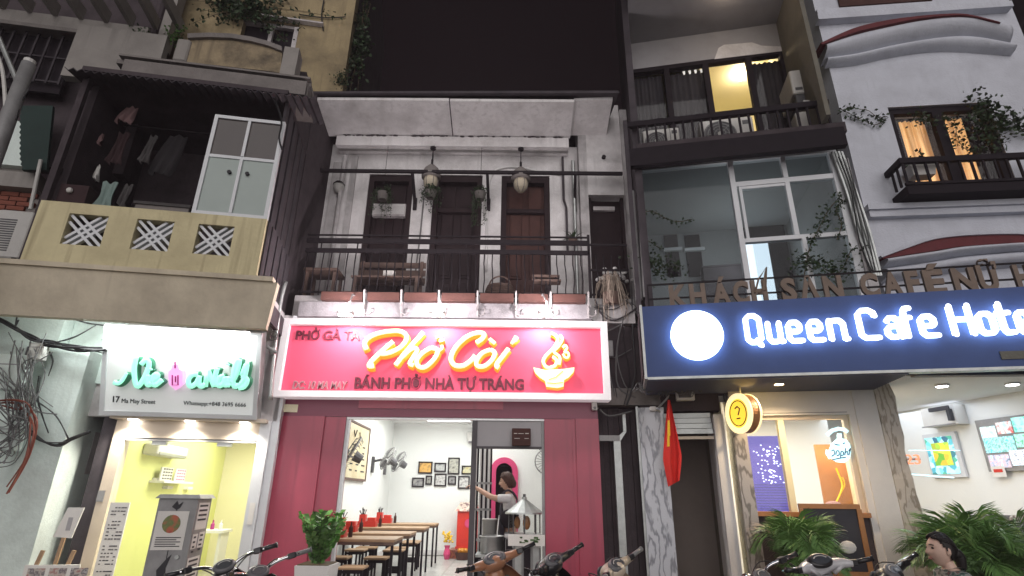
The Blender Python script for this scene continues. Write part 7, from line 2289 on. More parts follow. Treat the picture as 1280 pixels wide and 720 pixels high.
# vines on it
vine('climbing_vine', 'thin vine reaching across the white wall to the dark window', FW, [(1106, 150), (1094, 156), (1082, 152), (1070, 146), (1058, 140), (1050, 136)], -.04, 80, (.04, .07), .03)
vine('climbing_vine', 'lower vine strand looping on the white wall beside the window', FW, [(1108, 146), (1096, 146), (1085, 138), (1072, 136), (1062, 133)], -.04, 40, (.04, .07), .03)
vine('climbing_vine', 'bushy vine hanging over the far corner of the dark window', FW, [(1226, 128), (1232, 140), (1226, 152), (1240, 165), (1236, 182)], -.08, 420, (.05, .09), .10, 'leaf_dark')
vine('climbing_vine', 'spreading vine at the right edge of the white wall', FW, [(1240, 150), (1254, 156), (1262, 148), (1272, 158), (1285, 168)], -.08, 190, (.05, .09), .09, 'leaf_dark')
vine('climbing_vine', 'leafy vine spilling before the lit curtains', FW, [(1150, 142), (1152, 152), (1190, 150), (1196, 168), (1204, 184), (1222, 192)], -.02, 230, (.04, .075), .06, 'leaf_dark')
t = T('window_box', 'pale trough planter behind the black balcony rail', 'planter', FW, FW.p3(1150, 222, -.15), own=True)
t.part('trough', MB().hexa([(-.12, -.08, 0), (.16, -.08, 0), (.16, .08, 0), (-.12, .08, 0)], [(-.15, -.10, .16), (.19, -.10, .16), (.19, .10, .16), (-.15, .10, .16)]), M['paper'])
lf = MB()
for k in range(60):
    leaf(lf, Vector((random.gauss(.02, .09), random.gauss(0, .05), .17 + abs(random.gauss(0, .14)))), random.uniform(.04, .08))
t.part('foliage', lf, M['leaf_dark'], kind='stuff')

# ground floor cafe under the arches: opens to the street
Ct = T('open_cafe', 'bright open cafe on the ground floor under the navy sign', 'building', FW)
s0, s1 = FW.at(1098, 560, -.1)[0], FW.at(1127, 560, -.1)[0]
cz = 2.83
Ct.part('column', MB().box(s0 - .16, s0 + .10, -.08, .25, 0, cz), M['white_paint'])
# wavy stone facing of the column
vs, fs = [], []
for i in range(19):
    z = cz * i / 18
    wob = .013 * math.sin(i * .9) + .009 * math.sin(i * 2.3)
    vs += [(s0 + .102, -.09, z), (s1 + wob + .03, -.12 - .01 * (i % 3), z), (s1 + wob + .05, .2, z), (s0 + .102, .2, z)]
for i in range(18):
    k = 4 * i
    for a, b in ((0, 1), (1, 2), (2, 3), (3, 0)):
        fs.append((k + a, k + b, k + 4 + b, k + 4 + a))
Ct.part('stone_facing', MB().add(vs, fs), M['stone'])
Ct.part('cafe_ceiling', MB().box(s0 - 1.0, 5.6, -.6, 4.2, cz + .002, cz + .1), M['ceiling_white'])
Ct.part('ceiling_edge', MB().box(s1, 5.6, -.72, -.602, cz - .02, cz + .1), M['grey_wall'])
Ct.part('cafe_back_wall', MB().box(s0 - .4, 3.4, 3.4, 3.5, 0, cz), M['inner_white'])
Ct.part('cafe_floor', MB().box(s0, 5.6, .2, 4.2, 0, .15), M['tile_grey'])
# slanting side wall with screens
sw0, sw1 = (3.05, .2), (2.1, 3.5)
dx, dy = sw1[0] - sw0[0], sw1[1] - sw0[1]
Ct.part('cafe_side_wall', MB().hexa([(sw0[0], sw0[1], 0), (sw0[0] + .12, sw0[1], 0), (sw1[0] + .12, sw1[1], 0), (sw1[0], sw1[1], 0)], [(sw0[0], sw0[1], cz), (sw0[0] + .12, sw0[1], cz), (sw1[0] + .12, sw1[1], cz), (sw1[0], sw1[1], cz)]), M['inner_white'])
Ct.part('cafe_side_wall', MB().box(3.05, 5.6, .202, .3, 0, cz), M['inner_white'])
for (x, y, lab) in ((1177, 481, ''), (1265, 479, '')):
    # where the ray meets the ceiling
    d = ray(x, y)
    lo, hi = -.5, 4
    for _ in range(40):
        m_ = (lo + hi) / 2
        if FW.at(x, y, m_)[1] < cz:
            lo = m_
        else:
            hi = m_
    u, z = FW.at(x, y, m_)
    h_ = Ct.part('downlight', MB().cyl((u, m_, cz - .02), (u, m_, cz + .001), .075, n=18), M['alu_white'])
    Ct.part('downlight_lens', MB().cyl((u, m_, cz - .026), (u, m_, cz - .021), .06, n=18), M['lamp_white'], h_)
    Ct.lamp('downlight_glow', 'SPOT', (u, m_, cz - .05), 18, (.90, .93, 1), .05, (0, 0, 0), 150)
Ct.lamp('cafe_light', 'AREA', (1.9, 1.4, cz - .03), 17, (.80, .87, 1), 1.6, (0, 0, 0), sy=2.0)


def on_wall(x, y, out=.0):
    """pixel ray against the slanting side wall; returns frame coords"""
    lo, hi = -1.0, 4.5
    for _ in range(50):
        m_ = (lo + hi) / 2
        u = FW.at(x, y, m_)[0]
        uw = sw0[0] + dx * (m_ - sw0[1]) / dy
        if u < uw:
            lo = m_
        else:
            hi = m_
    u, z = FW.at(x, y, m_)
    n = Vector((-dy, dx, 0)).normalized()
    return Vector((u, m_, z)) + n * out


def wall_panel(t, name, px, o0, o1, m, parent=None):
    a = [on_wall(*p) for p in px]
    x_0 = (a[0] + a[3]) / 2
    x_1 = (a[1] + a[2]) / 2
    z0, z1 = (a[2].z + a[3].z) / 2, (a[0].z + a[1].z) / 2
    n = Vector((-dy, dx, 0)).normalized()
    f = lambda p, z, o: tuple(Vector((p.x, p.y, z)) + n * o)
    return t.part(name, MB().hexa([f(x_0, z0, o0), f(x_1, z0, o0), f(x_1, z0, o1), f(x_0, z0, o1)], [f(x_0, z1, o0), f(x_1, z1, o0), f(x_1, z1, o1), f(x_0, z1, o1)]), m, parent)


t = T('light_board', 'smaller glowing tour photo board of green and yellow pictures', 'light board', FW, tuple(on_wall(1185, 590)))
wall_panel(t, 'case', [(1157, 546), (1196, 537), (1212, 597), (1168, 597)], .01, .05, M['alu_white'])
wall_panel(t, 'light_picture', [(1160, 550), (1191, 543), (1206, 592), (1170, 593)], .051, .058, picture('board_blue', [(.05, .22, .30), (.10, .42, .45), (.45, .72, .85), (.06, .30, .20), (.03, .10, .16)], 15, 1.0, 'cells'))
wall_panel(t, 'fruit_picture', [(1168, 556), (1189, 551), (1196, 580), (1175, 584)], .0585, .062, picture('fruit_board', [(.20, .42, .05), (.55, .55, .05), (.10, .30, .04), (.65, .35, .04), (.30, .55, .12)], 13, .9, 'cells'))
t = T('light_board', 'larger glowing tour photo board with a grid of landscape pictures', 'light board', FW, tuple(on_wall(1255, 585)))
wall_panel(t, 'case', [(1222, 531), (1290, 512), (1300, 585), (1242, 592)], .01, .05, M['cab_grey'])
cells = [(.03, .32, .03, .28), (.35, .64, .03, .28), (.67, .97, .03, .32), (.03, .64, .31, .64), (.67, .97, .36, .62), (.03, .47, .68, .97), (.5, .97, .66, .97)]
pc_ = [[(.25, .32, .3), (.5, .6, .55)], [(.4, .06, .06), (.45, .5, .5)], [(.05, .35, .3), (.3, .7, .6)], [(.06, .38, .42), (.35, .72, .75), (.1, .25, .2)], [(.05, .3, .16), (.25, .5, .4)], [(.1, .14, .2), (.3, .35, .45), (.5, .3, .3)], [(.2, .22, .25), (.55, .6, .65)]]
A0, A1, A2, A3 = Vector((1226, 535)), Vector((1290, 516)), Vector((1298, 582)), Vector((1243, 588))
for k, (a, b, c_, d_) in enumerate(cells):
    f2 = lambda s_, t_: tuple((A0 * (1 - s_) + A1 * s_) * (1 - t_) + (A3 * (1 - s_) + A2 * s_) * t_)
    wall_panel(t, 'light_picture', [f2(a, c_), f2(b, c_), f2(b, d_), f2(a, d_)], .051, .056 + .001 * k, picture('tour_%d' % k, pc_[k] + [(.30, .60, .78)], 13 + 3 * k, 1.0))
t = T('cafe_air_conditioner', 'white split air conditioner above the smaller light board', 'air conditioner', FW, tuple(on_wall(1190, 530)))
wall_panel(t, 'casing', [(1164, 512), (1207, 506), (1211, 528), (1170, 537)], .01, .20, M['ac_white'])
wall_panel(t, 'outlet', [(1167, 535), (1209, 528), (1210, 529), (1168, 537)], .201, .206, M['cab_grey'])
t = T('security_camera', 'small black camera bracket by the cafe air conditioner', 'camera', FW, tuple(on_wall(1193, 514)))
wall_panel(t, 'bracket', [(1180, 511), (1205, 508), (1206, 513), (1181, 516)], .25, .28, M['ink'])
wall_panel(t, 'mount', [(1202, 512), (1206, 512), (1209, 526), (1205, 527)], .21, .27, M['ink'])
t = T('wall_notice', 'little red lettered paper notice under the larger light board', 'notice', FW, tuple(on_wall(1254, 597)))
wall_panel(t, 'paper', [(1244, 584), (1261, 582), (1263, 596), (1246, 597)], .06, .066, M['paper'])
wall_panel(t, 'red_print', [(1247, 587), (1258, 586), (1259, 590), (1248, 591)], .067, .069, M['red_plastic'])
# 23 number sign with light lines
t = T('number_sign', 'glowing orange number 23 with a white light line', 'neon sign', FW, FW.p3(1142, 580, .4))
a, b = FW.at(1134, 580, .4), FW.at(1152, 580, .4)
t.part('backing_strip', MB().box(a[0] - .02, b[0] + .02, .43, .44, a[1] + .05, a[1] + .07), M['cab_grey'])
t.part('lettering', text_mb('23', a[0], b[0], a[1], .12, .42, .02, .0), emis('orange_red_glow', (1.0, .25, .12), .7))
ln = FW.p3(1130, 592, .42)
ln2 = FW.p3(1192, 597, .42)
t.part('light_line', MB().bar(ln, ln2, .014), M['neon_blue'])
ln, ln2 = FW.p3(1136, 563, .42), FW.p3(1200, 563, .42)
t.part('light_line', MB().bar(ln, ln2, .008), M['neon_blue'])


def areca(label, fr, base, n, L_, pot=True, seed=1, low=.6):
    random.seed(seed)
    t = T('areca_palm', label, 'palm', fr, base, 'potted palms before the hotel', own=True)
    if pot:
        t.part('pot', MB().lathe([(0, 0), (.17, 0), (.22, .34), (.23, .36), (.19, .36), (.18, .30)], n=18), M['concrete'])
    for k in range(n):
        a = k * 2.4 + random.uniform(-.3, .3)
        e = random.uniform(low, 1.42)
        l_ = L_ * random.uniform(.75, 1.1)
        hx, hz = math.cos(e), math.sin(e)
        d = Vector((math.cos(a), math.sin(a), 0))
        p = [Vector((0, 0, .30)), d * l_ * .22 * hx + Vector((0, 0, .30 + l_ * .42 * hz + .1)), d * l_ * .60 * hx + Vector((0, 0, .30 + l_ * .78 * hz + .08)), d * l_ * 1.0 * hx + Vector((0, 0, .30 + l_ * .80 * hz - .10))]
        pts = spline([tuple(q) for q in p], 7)
        mb = MB().tube([tuple(q) for q in pts], [.010 * (1 - .8 * i / len(pts)) for i in range(len(pts))], 4, cap=False)
        side = d.cross(Vector((0, 0, 1)))
        for i in range(5, len(pts)):
            tt = i / (len(pts) - 1)
            dirv = (pts[i] - pts[i - 1]).normalized()
            ll = l_ * .36 * math.sin(math.pi * min(1, .18 + tt * .82)) + .05
            for sub in (0, .33, .67):
                base_ = pts[i - 1].lerp(pts[i], sub)
                for sg in (-1, 1):
                    dv = (side * sg * .8 + dirv * .75 + Vector((0, 0, .22 - .35 * random.random()))).normalized()
                    wv = dirv.cross(dv).cross(dv).normalized() * .0075
                    tip = base_ + dv * ll + Vector((0, 0, -.22 * ll))
                    mid = base_ + dv * ll * .5
                    mb.add([base_, mid + wv, tip, mid - wv], [(0, 1, 2, 3)])
        t.part('frond', mb, M['palm'] if random.random() > .12 else M['straw'])
    random.seed(seed + 100)
    return t


u, z = FH.at(1006, 700, -.75)
areca('bushy areca palm in front of the chalkboard', FH, (u, -.75, .11), 34, .94, True, 5, .95)
d = ray(1195, 690)
k_ = 5.7 / d[1]
areca('large areca palm beside the seated woman', G0, (d[0] * k_ + .12, 5.7, .11), 34, 1.02, True, 9, .75)
d = ray(1268, 700)
k_ = 5.9 / d[1]
areca('palm with straw coloured fronds at the right edge', G0, (d[0] * k_ + .2, 5.9, .11), 18, 1.0, True, 12)
# pale carved screen wall behind the palm
x0, x1, z0, z1 = FW.rect(1196, 632, 1300, 735, -.05)
t = T('carved_screen', 'pale pierced stone screen behind the large palm', 'screen', FW, ((x0 + x1) / 2, -.05, .11))
t.part('back_panel', MB().box(x0, x1 + .5, .0, .03, .11, z1 - .1), M['cab_grey'])
for k in range(60):
    u, zz = random.uniform(x0, x1 + .4), random.uniform(.3, z1 - .1)
    r_ = random.uniform(.03, .075)
    n_ = random.randint(5, 7)
    a0_ = random.random() * 3
    t.part('stone_piece', MB().prism([(u + r_ * random.uniform(.7, 1.2) * math.cos(a0_ + 6.283 * i / n_), zz + r_ * random.uniform(.6, 1.1) * math.sin(a0_ + 6.283 * i / n_)) for i in range(n_)], -.03 - .0004 * k, -.001), M['stone'])

# ================================================================ parked scooters
def scooter(label, px, py, paint, second, steer=0.0, yaw=0.0, zh=1.0, style='round', bars='black', accent=None, lean=17):
    """Facade-facing scooter seen from behind; (px, py) is where its instrument cowl shows."""
    d = ray(px, py + 7)
    t_ = (zh - EYE) / d[2]
    X, Y = d[0] * t_, d[1] * t_
    z0 = 0.11 if Y > 5.4 else 0.0
    t = T('scooter', label, 'scooter', G0, (X, Y, z0), 'scooters parked before the houses', rz=yaw, own=True)
    H_ = zh - z0
    t.o.rotation_euler = (0, R(-lean), R(yaw))
    t.o.location.x += H_ * math.sin(R(lean)) * math.cos(R(yaw))
    st = Matrix.Rotation(R(steer), 4, 'Z')
    dm = M['bike_black']
    # wheels
    for y, nm in ((.36, 'front_wheel'), (-.86, 'rear_wheel')):
        w_ = t.part(nm, MB().lathe([(.10, -.035), (.17, -.03), (.19, -.01), (.19, .01), (.17, .03), (.10, .035), (.05, .05), (.05, -.05), (.10, -.035)], (0, y, .25), 20, 'x'), M['galv'], smooth=True)
        t.part('tyre', MB().lathe([(.185, -.045), (.225, -.05), (.25, -.025), (.255, 0), (.25, .025), (.225, .05), (.185, .045)], (0, y, .25), 24, 'x'), M['tyre'], w_, smooth=True)
    t.part('front_fender', MB().tube([(0, .36 + .29 * math.cos(a), .25 + .29 * math.sin(a)) for a in (R(150), R(120), R(90), R(60), R(30))], [.06, .085, .09, .08, .04], 10, squash=((1, 0, 0), .9)), paint, smooth=True)
    t.part('fork', MB().tube([(-.07, .36, .25), (-.06, .12, .72)], .02, 8).tube([(.07, .36, .25), (.06, .12, .72)], .02, 8), M['galv'])
    # leg shield: a curved sheet with thickness
    vs, fs = [], []
    rows = [(.30, .17, .02), (.42, .21, .08), (.58, .22, .13), (.72, .20, .12), (.84, .13, .07), (.90, .08, .02)]
    for s_ in (0, 1):
        for z, hw, y in rows:
            for i in range(9):
                k = (i - 4) / 4
                vs.append((hw * k, y + .10 - .09 * k * k + s_ * .02, z * H_ / .90 * .94))
    n_ = len(rows) * 9
    for s_ in (0, 1):
        for j in range(len(rows) - 1):
            for i in range(8):
                a = s_ * n_ + j * 9 + i
                fs.append((a, a + 1, a + 10, a + 9))
    for j in range(len(rows) - 1):
        for i in (0, 8):
            a = j * 9 + i
            fs.append((a, a + 9, n_ + a + 9, n_ + a))
    t.part('leg_shield', MB().add(vs, fs), paint, smooth=True)
    t.part('inner_panel', MB().ell((0, .06, .62 * H_), (.13, .06, .20 * H_), 14, 9), second, smooth=True)
    t.part('glove_lid', MB().rbox(-.07, .07, -.012, .02, .55 * H_, .66 * H_, .012), dm)
    # steering head
    cw = MB()
    if style == 'round':
        cw.ell((0, .02, H_ - .03), (.125, .11, .075), 18, 10).tube([(-.26, -.05, H_ - .005), (-.13, -.0, H_ - .015), (.13, -.0, H_ - .015), (.26, -.05, H_ - .005)], [.026, .042, .042, .026], 12)
        cw.tube([(0, .05, H_ - .06), (0, .07, .78 * H_)], [.075, .095], 12)
    elif style == 'sport':
        cw.tube(spline([(-.235, -.06, H_ - .005), (-.17, -.02, H_ + .0), (-.09, .05, H_ - .01), (0, .08, H_ - .02), (.09, .05, H_ - .01), (.17, -.02, H_ + .0), (.235, -.06, H_ - .005)], 3), [.03, .036, .043, .05, .055, .06, .066, .072, .078, .08, .078, .072, .066, .06, .055, .05, .043, .036, .03], 12, squash=((0, 0, 1), .8))
        cw.hexa([(-.11, .04, H_ - .02), (.11, .04, H_ - .02), (.06, .19, H_ - .07), (-.06, .19, H_ - .07)], [(-.085, .06, H_ + .055), (.085, .06, H_ + .055), (.05, .16, H_ + .02), (-.05, .16, H_ + .02)])
        for s_ in (-1, 1):
            cw.bar((.07 * s_, -.03, H_ - .06), (.15 * s_, -.05, H_ - .005), .03, .025)
        cw.tube([(0, .05, H_ - .08), (0, .07, .78 * H_)], [.09, .10], 12)
    else:
        cw.ell((0, .10, H_ - .09), (.085, .10, .085), 16, 10).tube([(0, .04, H_ - .05), (0, .07, .75 * H_)], [.03, .035], 10)
    cow = t.part('headset', cw.move(st), paint, smooth=True)
    tilt = Matrix.Translation((0, -.042 if style == 'round' else .0, H_ + (.022 if style == 'round' else .045 if style == 'sport' else -.01))) @ Matrix.Rotation(R(44), 4, 'X') @ Matrix.Diagonal((1.45 if style != 'naked' else 1.1, .85, .9, 1))
    dl = MB().lathe([(0, .006), (.058, .006), (.072, .0), (.078, -.02), (.066, -.04), (0, -.04)], (0, 0, 0), 24).move(st @ tilt)
    t.part('dial_rim', dl, M['dial_ring'] if style != 'sport' else dm, cow, smooth=True)
    t.part('dial', MB().lathe([(0, .0085), (.054, .0085), (.056, .0065)], (0, 0, 0), 24).move(st @ tilt), M['dial'], cow)
    t.part('dial_mark', MB().tube([(.042 * math.cos(R(q)), .042 * math.sin(R(q)) - .006, .0095) for q in range(20, 161, 14)], .0035, 4).move(st @ tilt), M['paper'], cow)
    for s_ in (-1, 1):
        if style == 'naked':
            hb = [(.03 * s_, .03, H_ - .05), (.14 * s_, .02, H_ + .01), (.30 * s_, -.08, H_ + .02)]
            t.part('handlebar', MB().tube([tuple(st @ Vector(q)) for q in spline(hb)], .013, 8), M['chrome'], smooth=True)
        g0 = Vector((.25 * s_, -.05, H_ + (.0 if style != 'naked' else .02)))
        g1 = Vector((.385 * s_, -.105, H_ + (.02 if style != 'naked' else .02)))
        t.part('grip', MB().tube([tuple(st @ g0), tuple(st @ g1)], [.019, .019], 10).tube([tuple(st @ g1), tuple(st @ (g1 + (g1 - g0) * .05))], .023, 10), dm if bars == 'black' else M['cab_grey'], smooth=True)
        t.part('switch_block', MB().rbox(-.03, .03, -.03, .03, -.022, .022, .01).move(st @ Matrix.Translation(g0) @ Matrix.Rotation(R(-20 * s_), 4, 'Z')), dm)
        t.part('brake_lever', MB().tube([tuple(st @ (g0 + Vector((0, .05, -.0)))), tuple(st @ (g0 + Vector((.05 * s_, .065, -.0)))), tuple(st @ (g1 + Vector((.01 * s_, .05, -.01))))], .007, 6), M['chrome'])
    if style == 'naked':
        t.part('headlight', MB().lathe([(0, .0), (.05, .0), (.09, .06), (.095, .10), (0, .115)], (0, 0, 0), 18).move(st @ Matrix.Translation((0, .08, H_ - .09)) @ Matrix.Rotation(R(-90), 4, 'X')), M['chrome'], cow, smooth=True)
    else:
        t.part('headlight', MB().ell((0, .125, H_ - .03), (.07, .03, .055), 14, 8).move(st), M['dial'], cow, smooth=True)
    for s_ in (-1, 1):
        t.part('brake_cable', MB().tube([tuple(st @ Vector(q)) for q in spline([(.25 * s_, .0, H_), (.20 * s_, .13, H_ + .03), (.08 * s_, .17, H_ - .06), (.03 * s_, .12, H_ - .2)])], .005, 5), M['cable'])
    for s_ in ((-1, 1) if accent == 'mirrors' else ()):
        t.part('mirror_stalk', MB().tube([tuple(st @ Vector((.22 * s_, -.03, H_ + .01))), tuple(st @ Vector((.30 * s_, -.0, H_ + .13)))], .006, 6), dm)
        t.part('mirror', MB().ell(tuple(st @ Vector((.31 * s_, -.0, H_ + .16))), (.055, .012, .038), 12, 8), dm, smooth=True)
    # floor, seat, body
    t.part('floorboard', MB().rbox(-.15, .15, -.42, .12, .27, .32, .03), dm)
    bd = MB().tube([(0, -.34, .36), (0, -.45, .44), (0, -.65, .50), (0, -.95, .52), (0, -1.18, .56)], [.10, .17, .20, .17, .07], 14, squash=((1, 0, 0), .85))
    t.part('rear_body', bd, paint, smooth=True)
    for s_ in (-1, 1):
        t.part('side_cowl', MB().ell((.13 * s_, -.85, .44), (.07, .26, .13), 14, 9), second, smooth=True)
    st_ = MB().tube([(0, -.36, .62), (0, -.50, .65), (0, -.75, .665), (0, -1.0, .69), (0, -1.12, .68)], [.07, .13, .145, .13, .05], 14, squash=((0, 0, 1), .42))
    t.part('seat', st_, dm, smooth=True)
    t.part('grab_rail', MB().tube(spline([(-.12, -1.0, .66), (-.12, -1.18, .69), (0, -1.24, .70), (.12, -1.18, .69), (.12, -1.0, .66)]), .012, 8), M['galv'], smooth=True)
    t.part('tail_light', MB().ell((0, -1.2, .59), (.09, .035, .035), 12, 8), M['red_lens'], smooth=True)
    for s_ in (-1, 1):
        t.part('turn_signal', MB().ell((.12 * s_, -1.16, .57), (.035, .03, .025), 10, 6), M['amber_lens'], smooth=True)
    t.part('number_plate', MB().box(-.09, .09, -1.215, -1.205, .36, .50), M['paper'])
    t.part('exhaust', MB().tube([(.14, -.55, .24), (.17, -.75, .25), (.18, -1.10, .32)], [.025, .05, .055], 12), M['galv'], smooth=True)
    t.part('side_stand', MB().bar((-.08, -.45, .28), (-.20, -.42, .0), .025), M['iron'])
    return t


pc = lambda n, c, r_=.3: mat(n, c, r_, var=.08, scale=5, bump=0, coat=.5)
bk_gold, bk_brown = pc('copper_paint', (.42, .20, .11)), pc('brown_plastic', (.16, .07, .045))
bk_cream, bk_white = pc('cream_paint', (.64, .54, .42)), pc('white_bike_paint', (.60, .60, .62))
bk_grey, bk_silver = pc('grey_bike_paint', (.10, .10, .11)), pc('silver_paint', (.5, .5, .5))
scooter('copper coloured scooter in front of the restaurant counter', 617, 687, bk_gold, bk_brown, 32, -6, 1.0, 'round')
scooter('black scooter with a white dial before the magenta pier', 688, 688, M['bike_black'], bk_grey, 46, 6, 1.02, 'round', accent=None)
scooter('cream scooter before the dark gap beside the restaurant', 766, 694, bk_cream, bk_cream, 48, 6, 1.0, 'round', 'grey')
scooter('white sporty scooter in front of the chalkboard', 1027, 699, bk_white, bk_grey, 6, 2, 1.0, 'sport', lean=6)
scooter('black motorbike with a silver round headlamp beside the grey cabinet', 279, 690, M['bike_black'], bk_grey, 30, -6, 1.02, 'naked')
scooter('dark motorbike with bare chrome handlebars beside the magenta pier', 326, 696, bk_grey, M['bike_black'], 46, 4, 1.0, 'naked', 'grey')
scooter('dark motorbike with a shiny tank cover before the marble pillar', 950, 702, M['bike_black'], bk_brown, 30, 4, .98, 'naked')
scooter('black scooter with red brown mirrors beside the seated woman', 1112, 702, M['bike_black'], bk_brown, 42, -4, 1.0, 'round')


# ================================================================ people
def skin_mesh(verts, edges, root=0, levels=2):
    """verts: (x, y, z, radius[, radius2])"""
    me = bpy.data.meshes.new('limbs')
    me.from_pydata([v[:3] for v in verts], edges, [])
    o = bpy.data.objects.new('limbs', me)
    COL.objects.link(o)
    sk = o.modifiers.new('skin', 'SKIN')
    sk.use_smooth_shade = True
    dat = me.skin_vertices[0].data
    for i, v in enumerate(verts):
        dat[i].radius = (v[3], v[4] if len(v) > 4 else v[3])
        dat[i].use_root = (i == root)
    ss = o.modifiers.new('sub', 'SUBSURF')
    ss.levels = ss.render_levels = levels
    bpy.context.view_layer.update()
    ev = o.evaluated_get(bpy.context.evaluated_depsgraph_get()).to_mesh()
    mb = MB()
    mb.add([tuple(p.co) for p in ev.vertices], [tuple(p.vertices) for p in ev.polygons])
    bpy.data.objects.remove(o)
    return mb


def head_r(th, ph):
    """point on the head for polar angle th (0 = top) and azimuth ph (0 = front)"""
    x, y, z = math.sin(th) * math.sin(ph), math.sin(th) * math.cos(ph), math.cos(th)
    px, py, pz = .074 * x, .092 * y, .112 * z
    if pz < 0:
        k = -pz / .112
        px *= 1 - .30 * k * k
        py *= 1 - .12 * k if y > 0 else 1 - .42 * k
    g = lambda cx, cz, sx, sz: math.exp(-((px - cx) / sx) ** 2 - ((pz - cz) / sz) ** 2) if y > 0 else 0
    py += .026 * g(0, -.022, .012, .016) + .010 * g(0, .0, .009, .022)          # nose
    py += .004 * g(.0, .032, .05, .012)                                        # brow
    py -= .009 * (g(.031, .012, .016, .011) + g(-.031, .012, .016, .011))        # sockets
    py += .006 * g(0, -.055, .024, .007) + .005 * g(0, -.066, .020, .006) - .004 * g(0, -.0605, .022, .0025)
    py += .010 * g(0, -.092, .022, .014)                                        # chin
    py += .004 * (g(.042, -.025, .018, .02) + g(-.042, -.025, .018, .02))        # cheeks
    return (px, py, pz)


def head_mb(n=40, m=30):
    vs, fs = [], []
    for i in range(m + 1):
        for j in range(n):
            vs.append(head_r(math.pi * i / m, 2 * math.pi * j / n))
    for i in range(m):
        for j in range(n):
            j2 = (j + 1) % n
            fs.append((i * n + j, (i + 1) * n + j, (i + 1) * n + j2, i * n + j2))
    mb = MB().add(vs, fs)
    for s_ in (-1, 1):
        mb.ell((.074 * s_, -.008, -.002), (.010, .020, .032), 10, 8).ell((.078 * s_, -.002, .002), (.006, .012, .020), 8, 6)
    return mb


def hair_mb(front_z, nape_z, thick, n=40, m=30, wob=.004):
    """cap of hair: everything above front_z on the face side and above nape_z at the back"""
    vs, fs = [], []
    keep = []
    for i in range(m + 1):
        for j in range(n):
            th, ph = math.pi * i / m, 2 * math.pi * j / n
            p = head_r(th, ph)
            k = 1 + thick / .095 + wob / .095 * math.sin(j * 2.1 + i * .4)
            vs.append((p[0] * k, (p[1] * k - .006) if math.cos(ph) < .3 else min(p[1] * k, .092) - .004, p[2] * k))
            c = math.cos(ph)
            lim = front_z * max(0, min(1, (c + .25) / .9)) + nape_z * (1 - max(0, min(1, (c + .25) / .9)))
            keep.append(p[2] > lim)
    for i in range(m):
        for j in range(n):
            j2 = (j + 1) % n
            q = (i * n + j, (i + 1) * n + j, (i + 1) * n + j2, i * n + j2)
            if sum(keep[a] for a in q) >= 3:
                fs.append(q)
    return MB().add(vs, fs)


def strands(front, target, n, r_=.0035, lift=1.15):
    """combed locks over the head from the hairline back to one gathering point"""
    mb = MB()
    tg = Vector(target)
    for k in range(n):
        ph = R(-125 + 250 * (k + random.uniform(-.3, .3)) / (n - 1))
        th = R(front + 22 * abs(math.sin(ph / 2)) * 2 + random.uniform(-4, 4))
        pts = []
        for q in range(9):
            t_ = q / 8
            a = Vector(head_r(th, ph))
            m_ = a.lerp(tg, t_)
            d = (m_ - Vector((0, -.01, 0)))
            # push the point out to the scalp
            u = d.normalized()
            th2, ph2 = math.acos(max(-1, min(1, u.z))), math.atan2(u.x, u.y)
            s_ = Vector(head_r(th2, ph2)) * (lift + .02 * math.sin(k * 1.7))
            pts.append(tuple(s_.lerp(tg, max(0, t_ - .8) * 5)))
        mb.tube(pts, [r_ * (.6 + .8 * math.sin(math.pi * (.15 + .7 * i / 8))) for i in range(9)], 5)
    return mb


def hand(vs, es, wrist, fwd, up, palm=.085, curl=.35, r_=.0088, thumb=1):
    """adds palm and five bent fingers to a skin graph, from vertex index `wrist`"""
    w = Vector(vs[wrist][:3])
    f, u = Vector(fwd).normalized(), Vector(up).normalized()
    s_ = f.cross(u).normalized() * thumb
    i0 = len(vs)
    vs.append((*(w + f * .03), .024, .018))
    vs.append((*(w + f * palm * .8), .034, .014))
    es += [(wrist, i0), (i0, i0 + 1)]
    for k, (off, ln) in enumerate(((.027, .068), (.009, .078), (-.009, .072), (-.026, .055))):
        b = w + f * palm + s_ * off
        prev = i0 + 1
        a = .1
        p = b
        for q, seg in enumerate((0, .45, .32, .23)):
            if q:
                a += curl * (1 + .12 * k)
                p = p + (f * math.cos(a) - u * math.sin(a)) * ln * seg
            vs.append((*p, r_ * (1 - .12 * q), r_ * (1 - .12 * q)))
            es.append((prev, len(vs) - 1))
            prev = len(vs) - 1
    p = w + f * .03 + s_ * .026
    prev = i0
    for q in range(3):
        vs.append((*p, r_ * 1.15 - .001 * q, r_ * 1.15 - .001 * q))
        es.append((prev, len(vs) - 1))
        prev = len(vs) - 1
        p = p + (f * .75 + s_ * (.5 - .25 * q) - u * .25).normalized() * .030


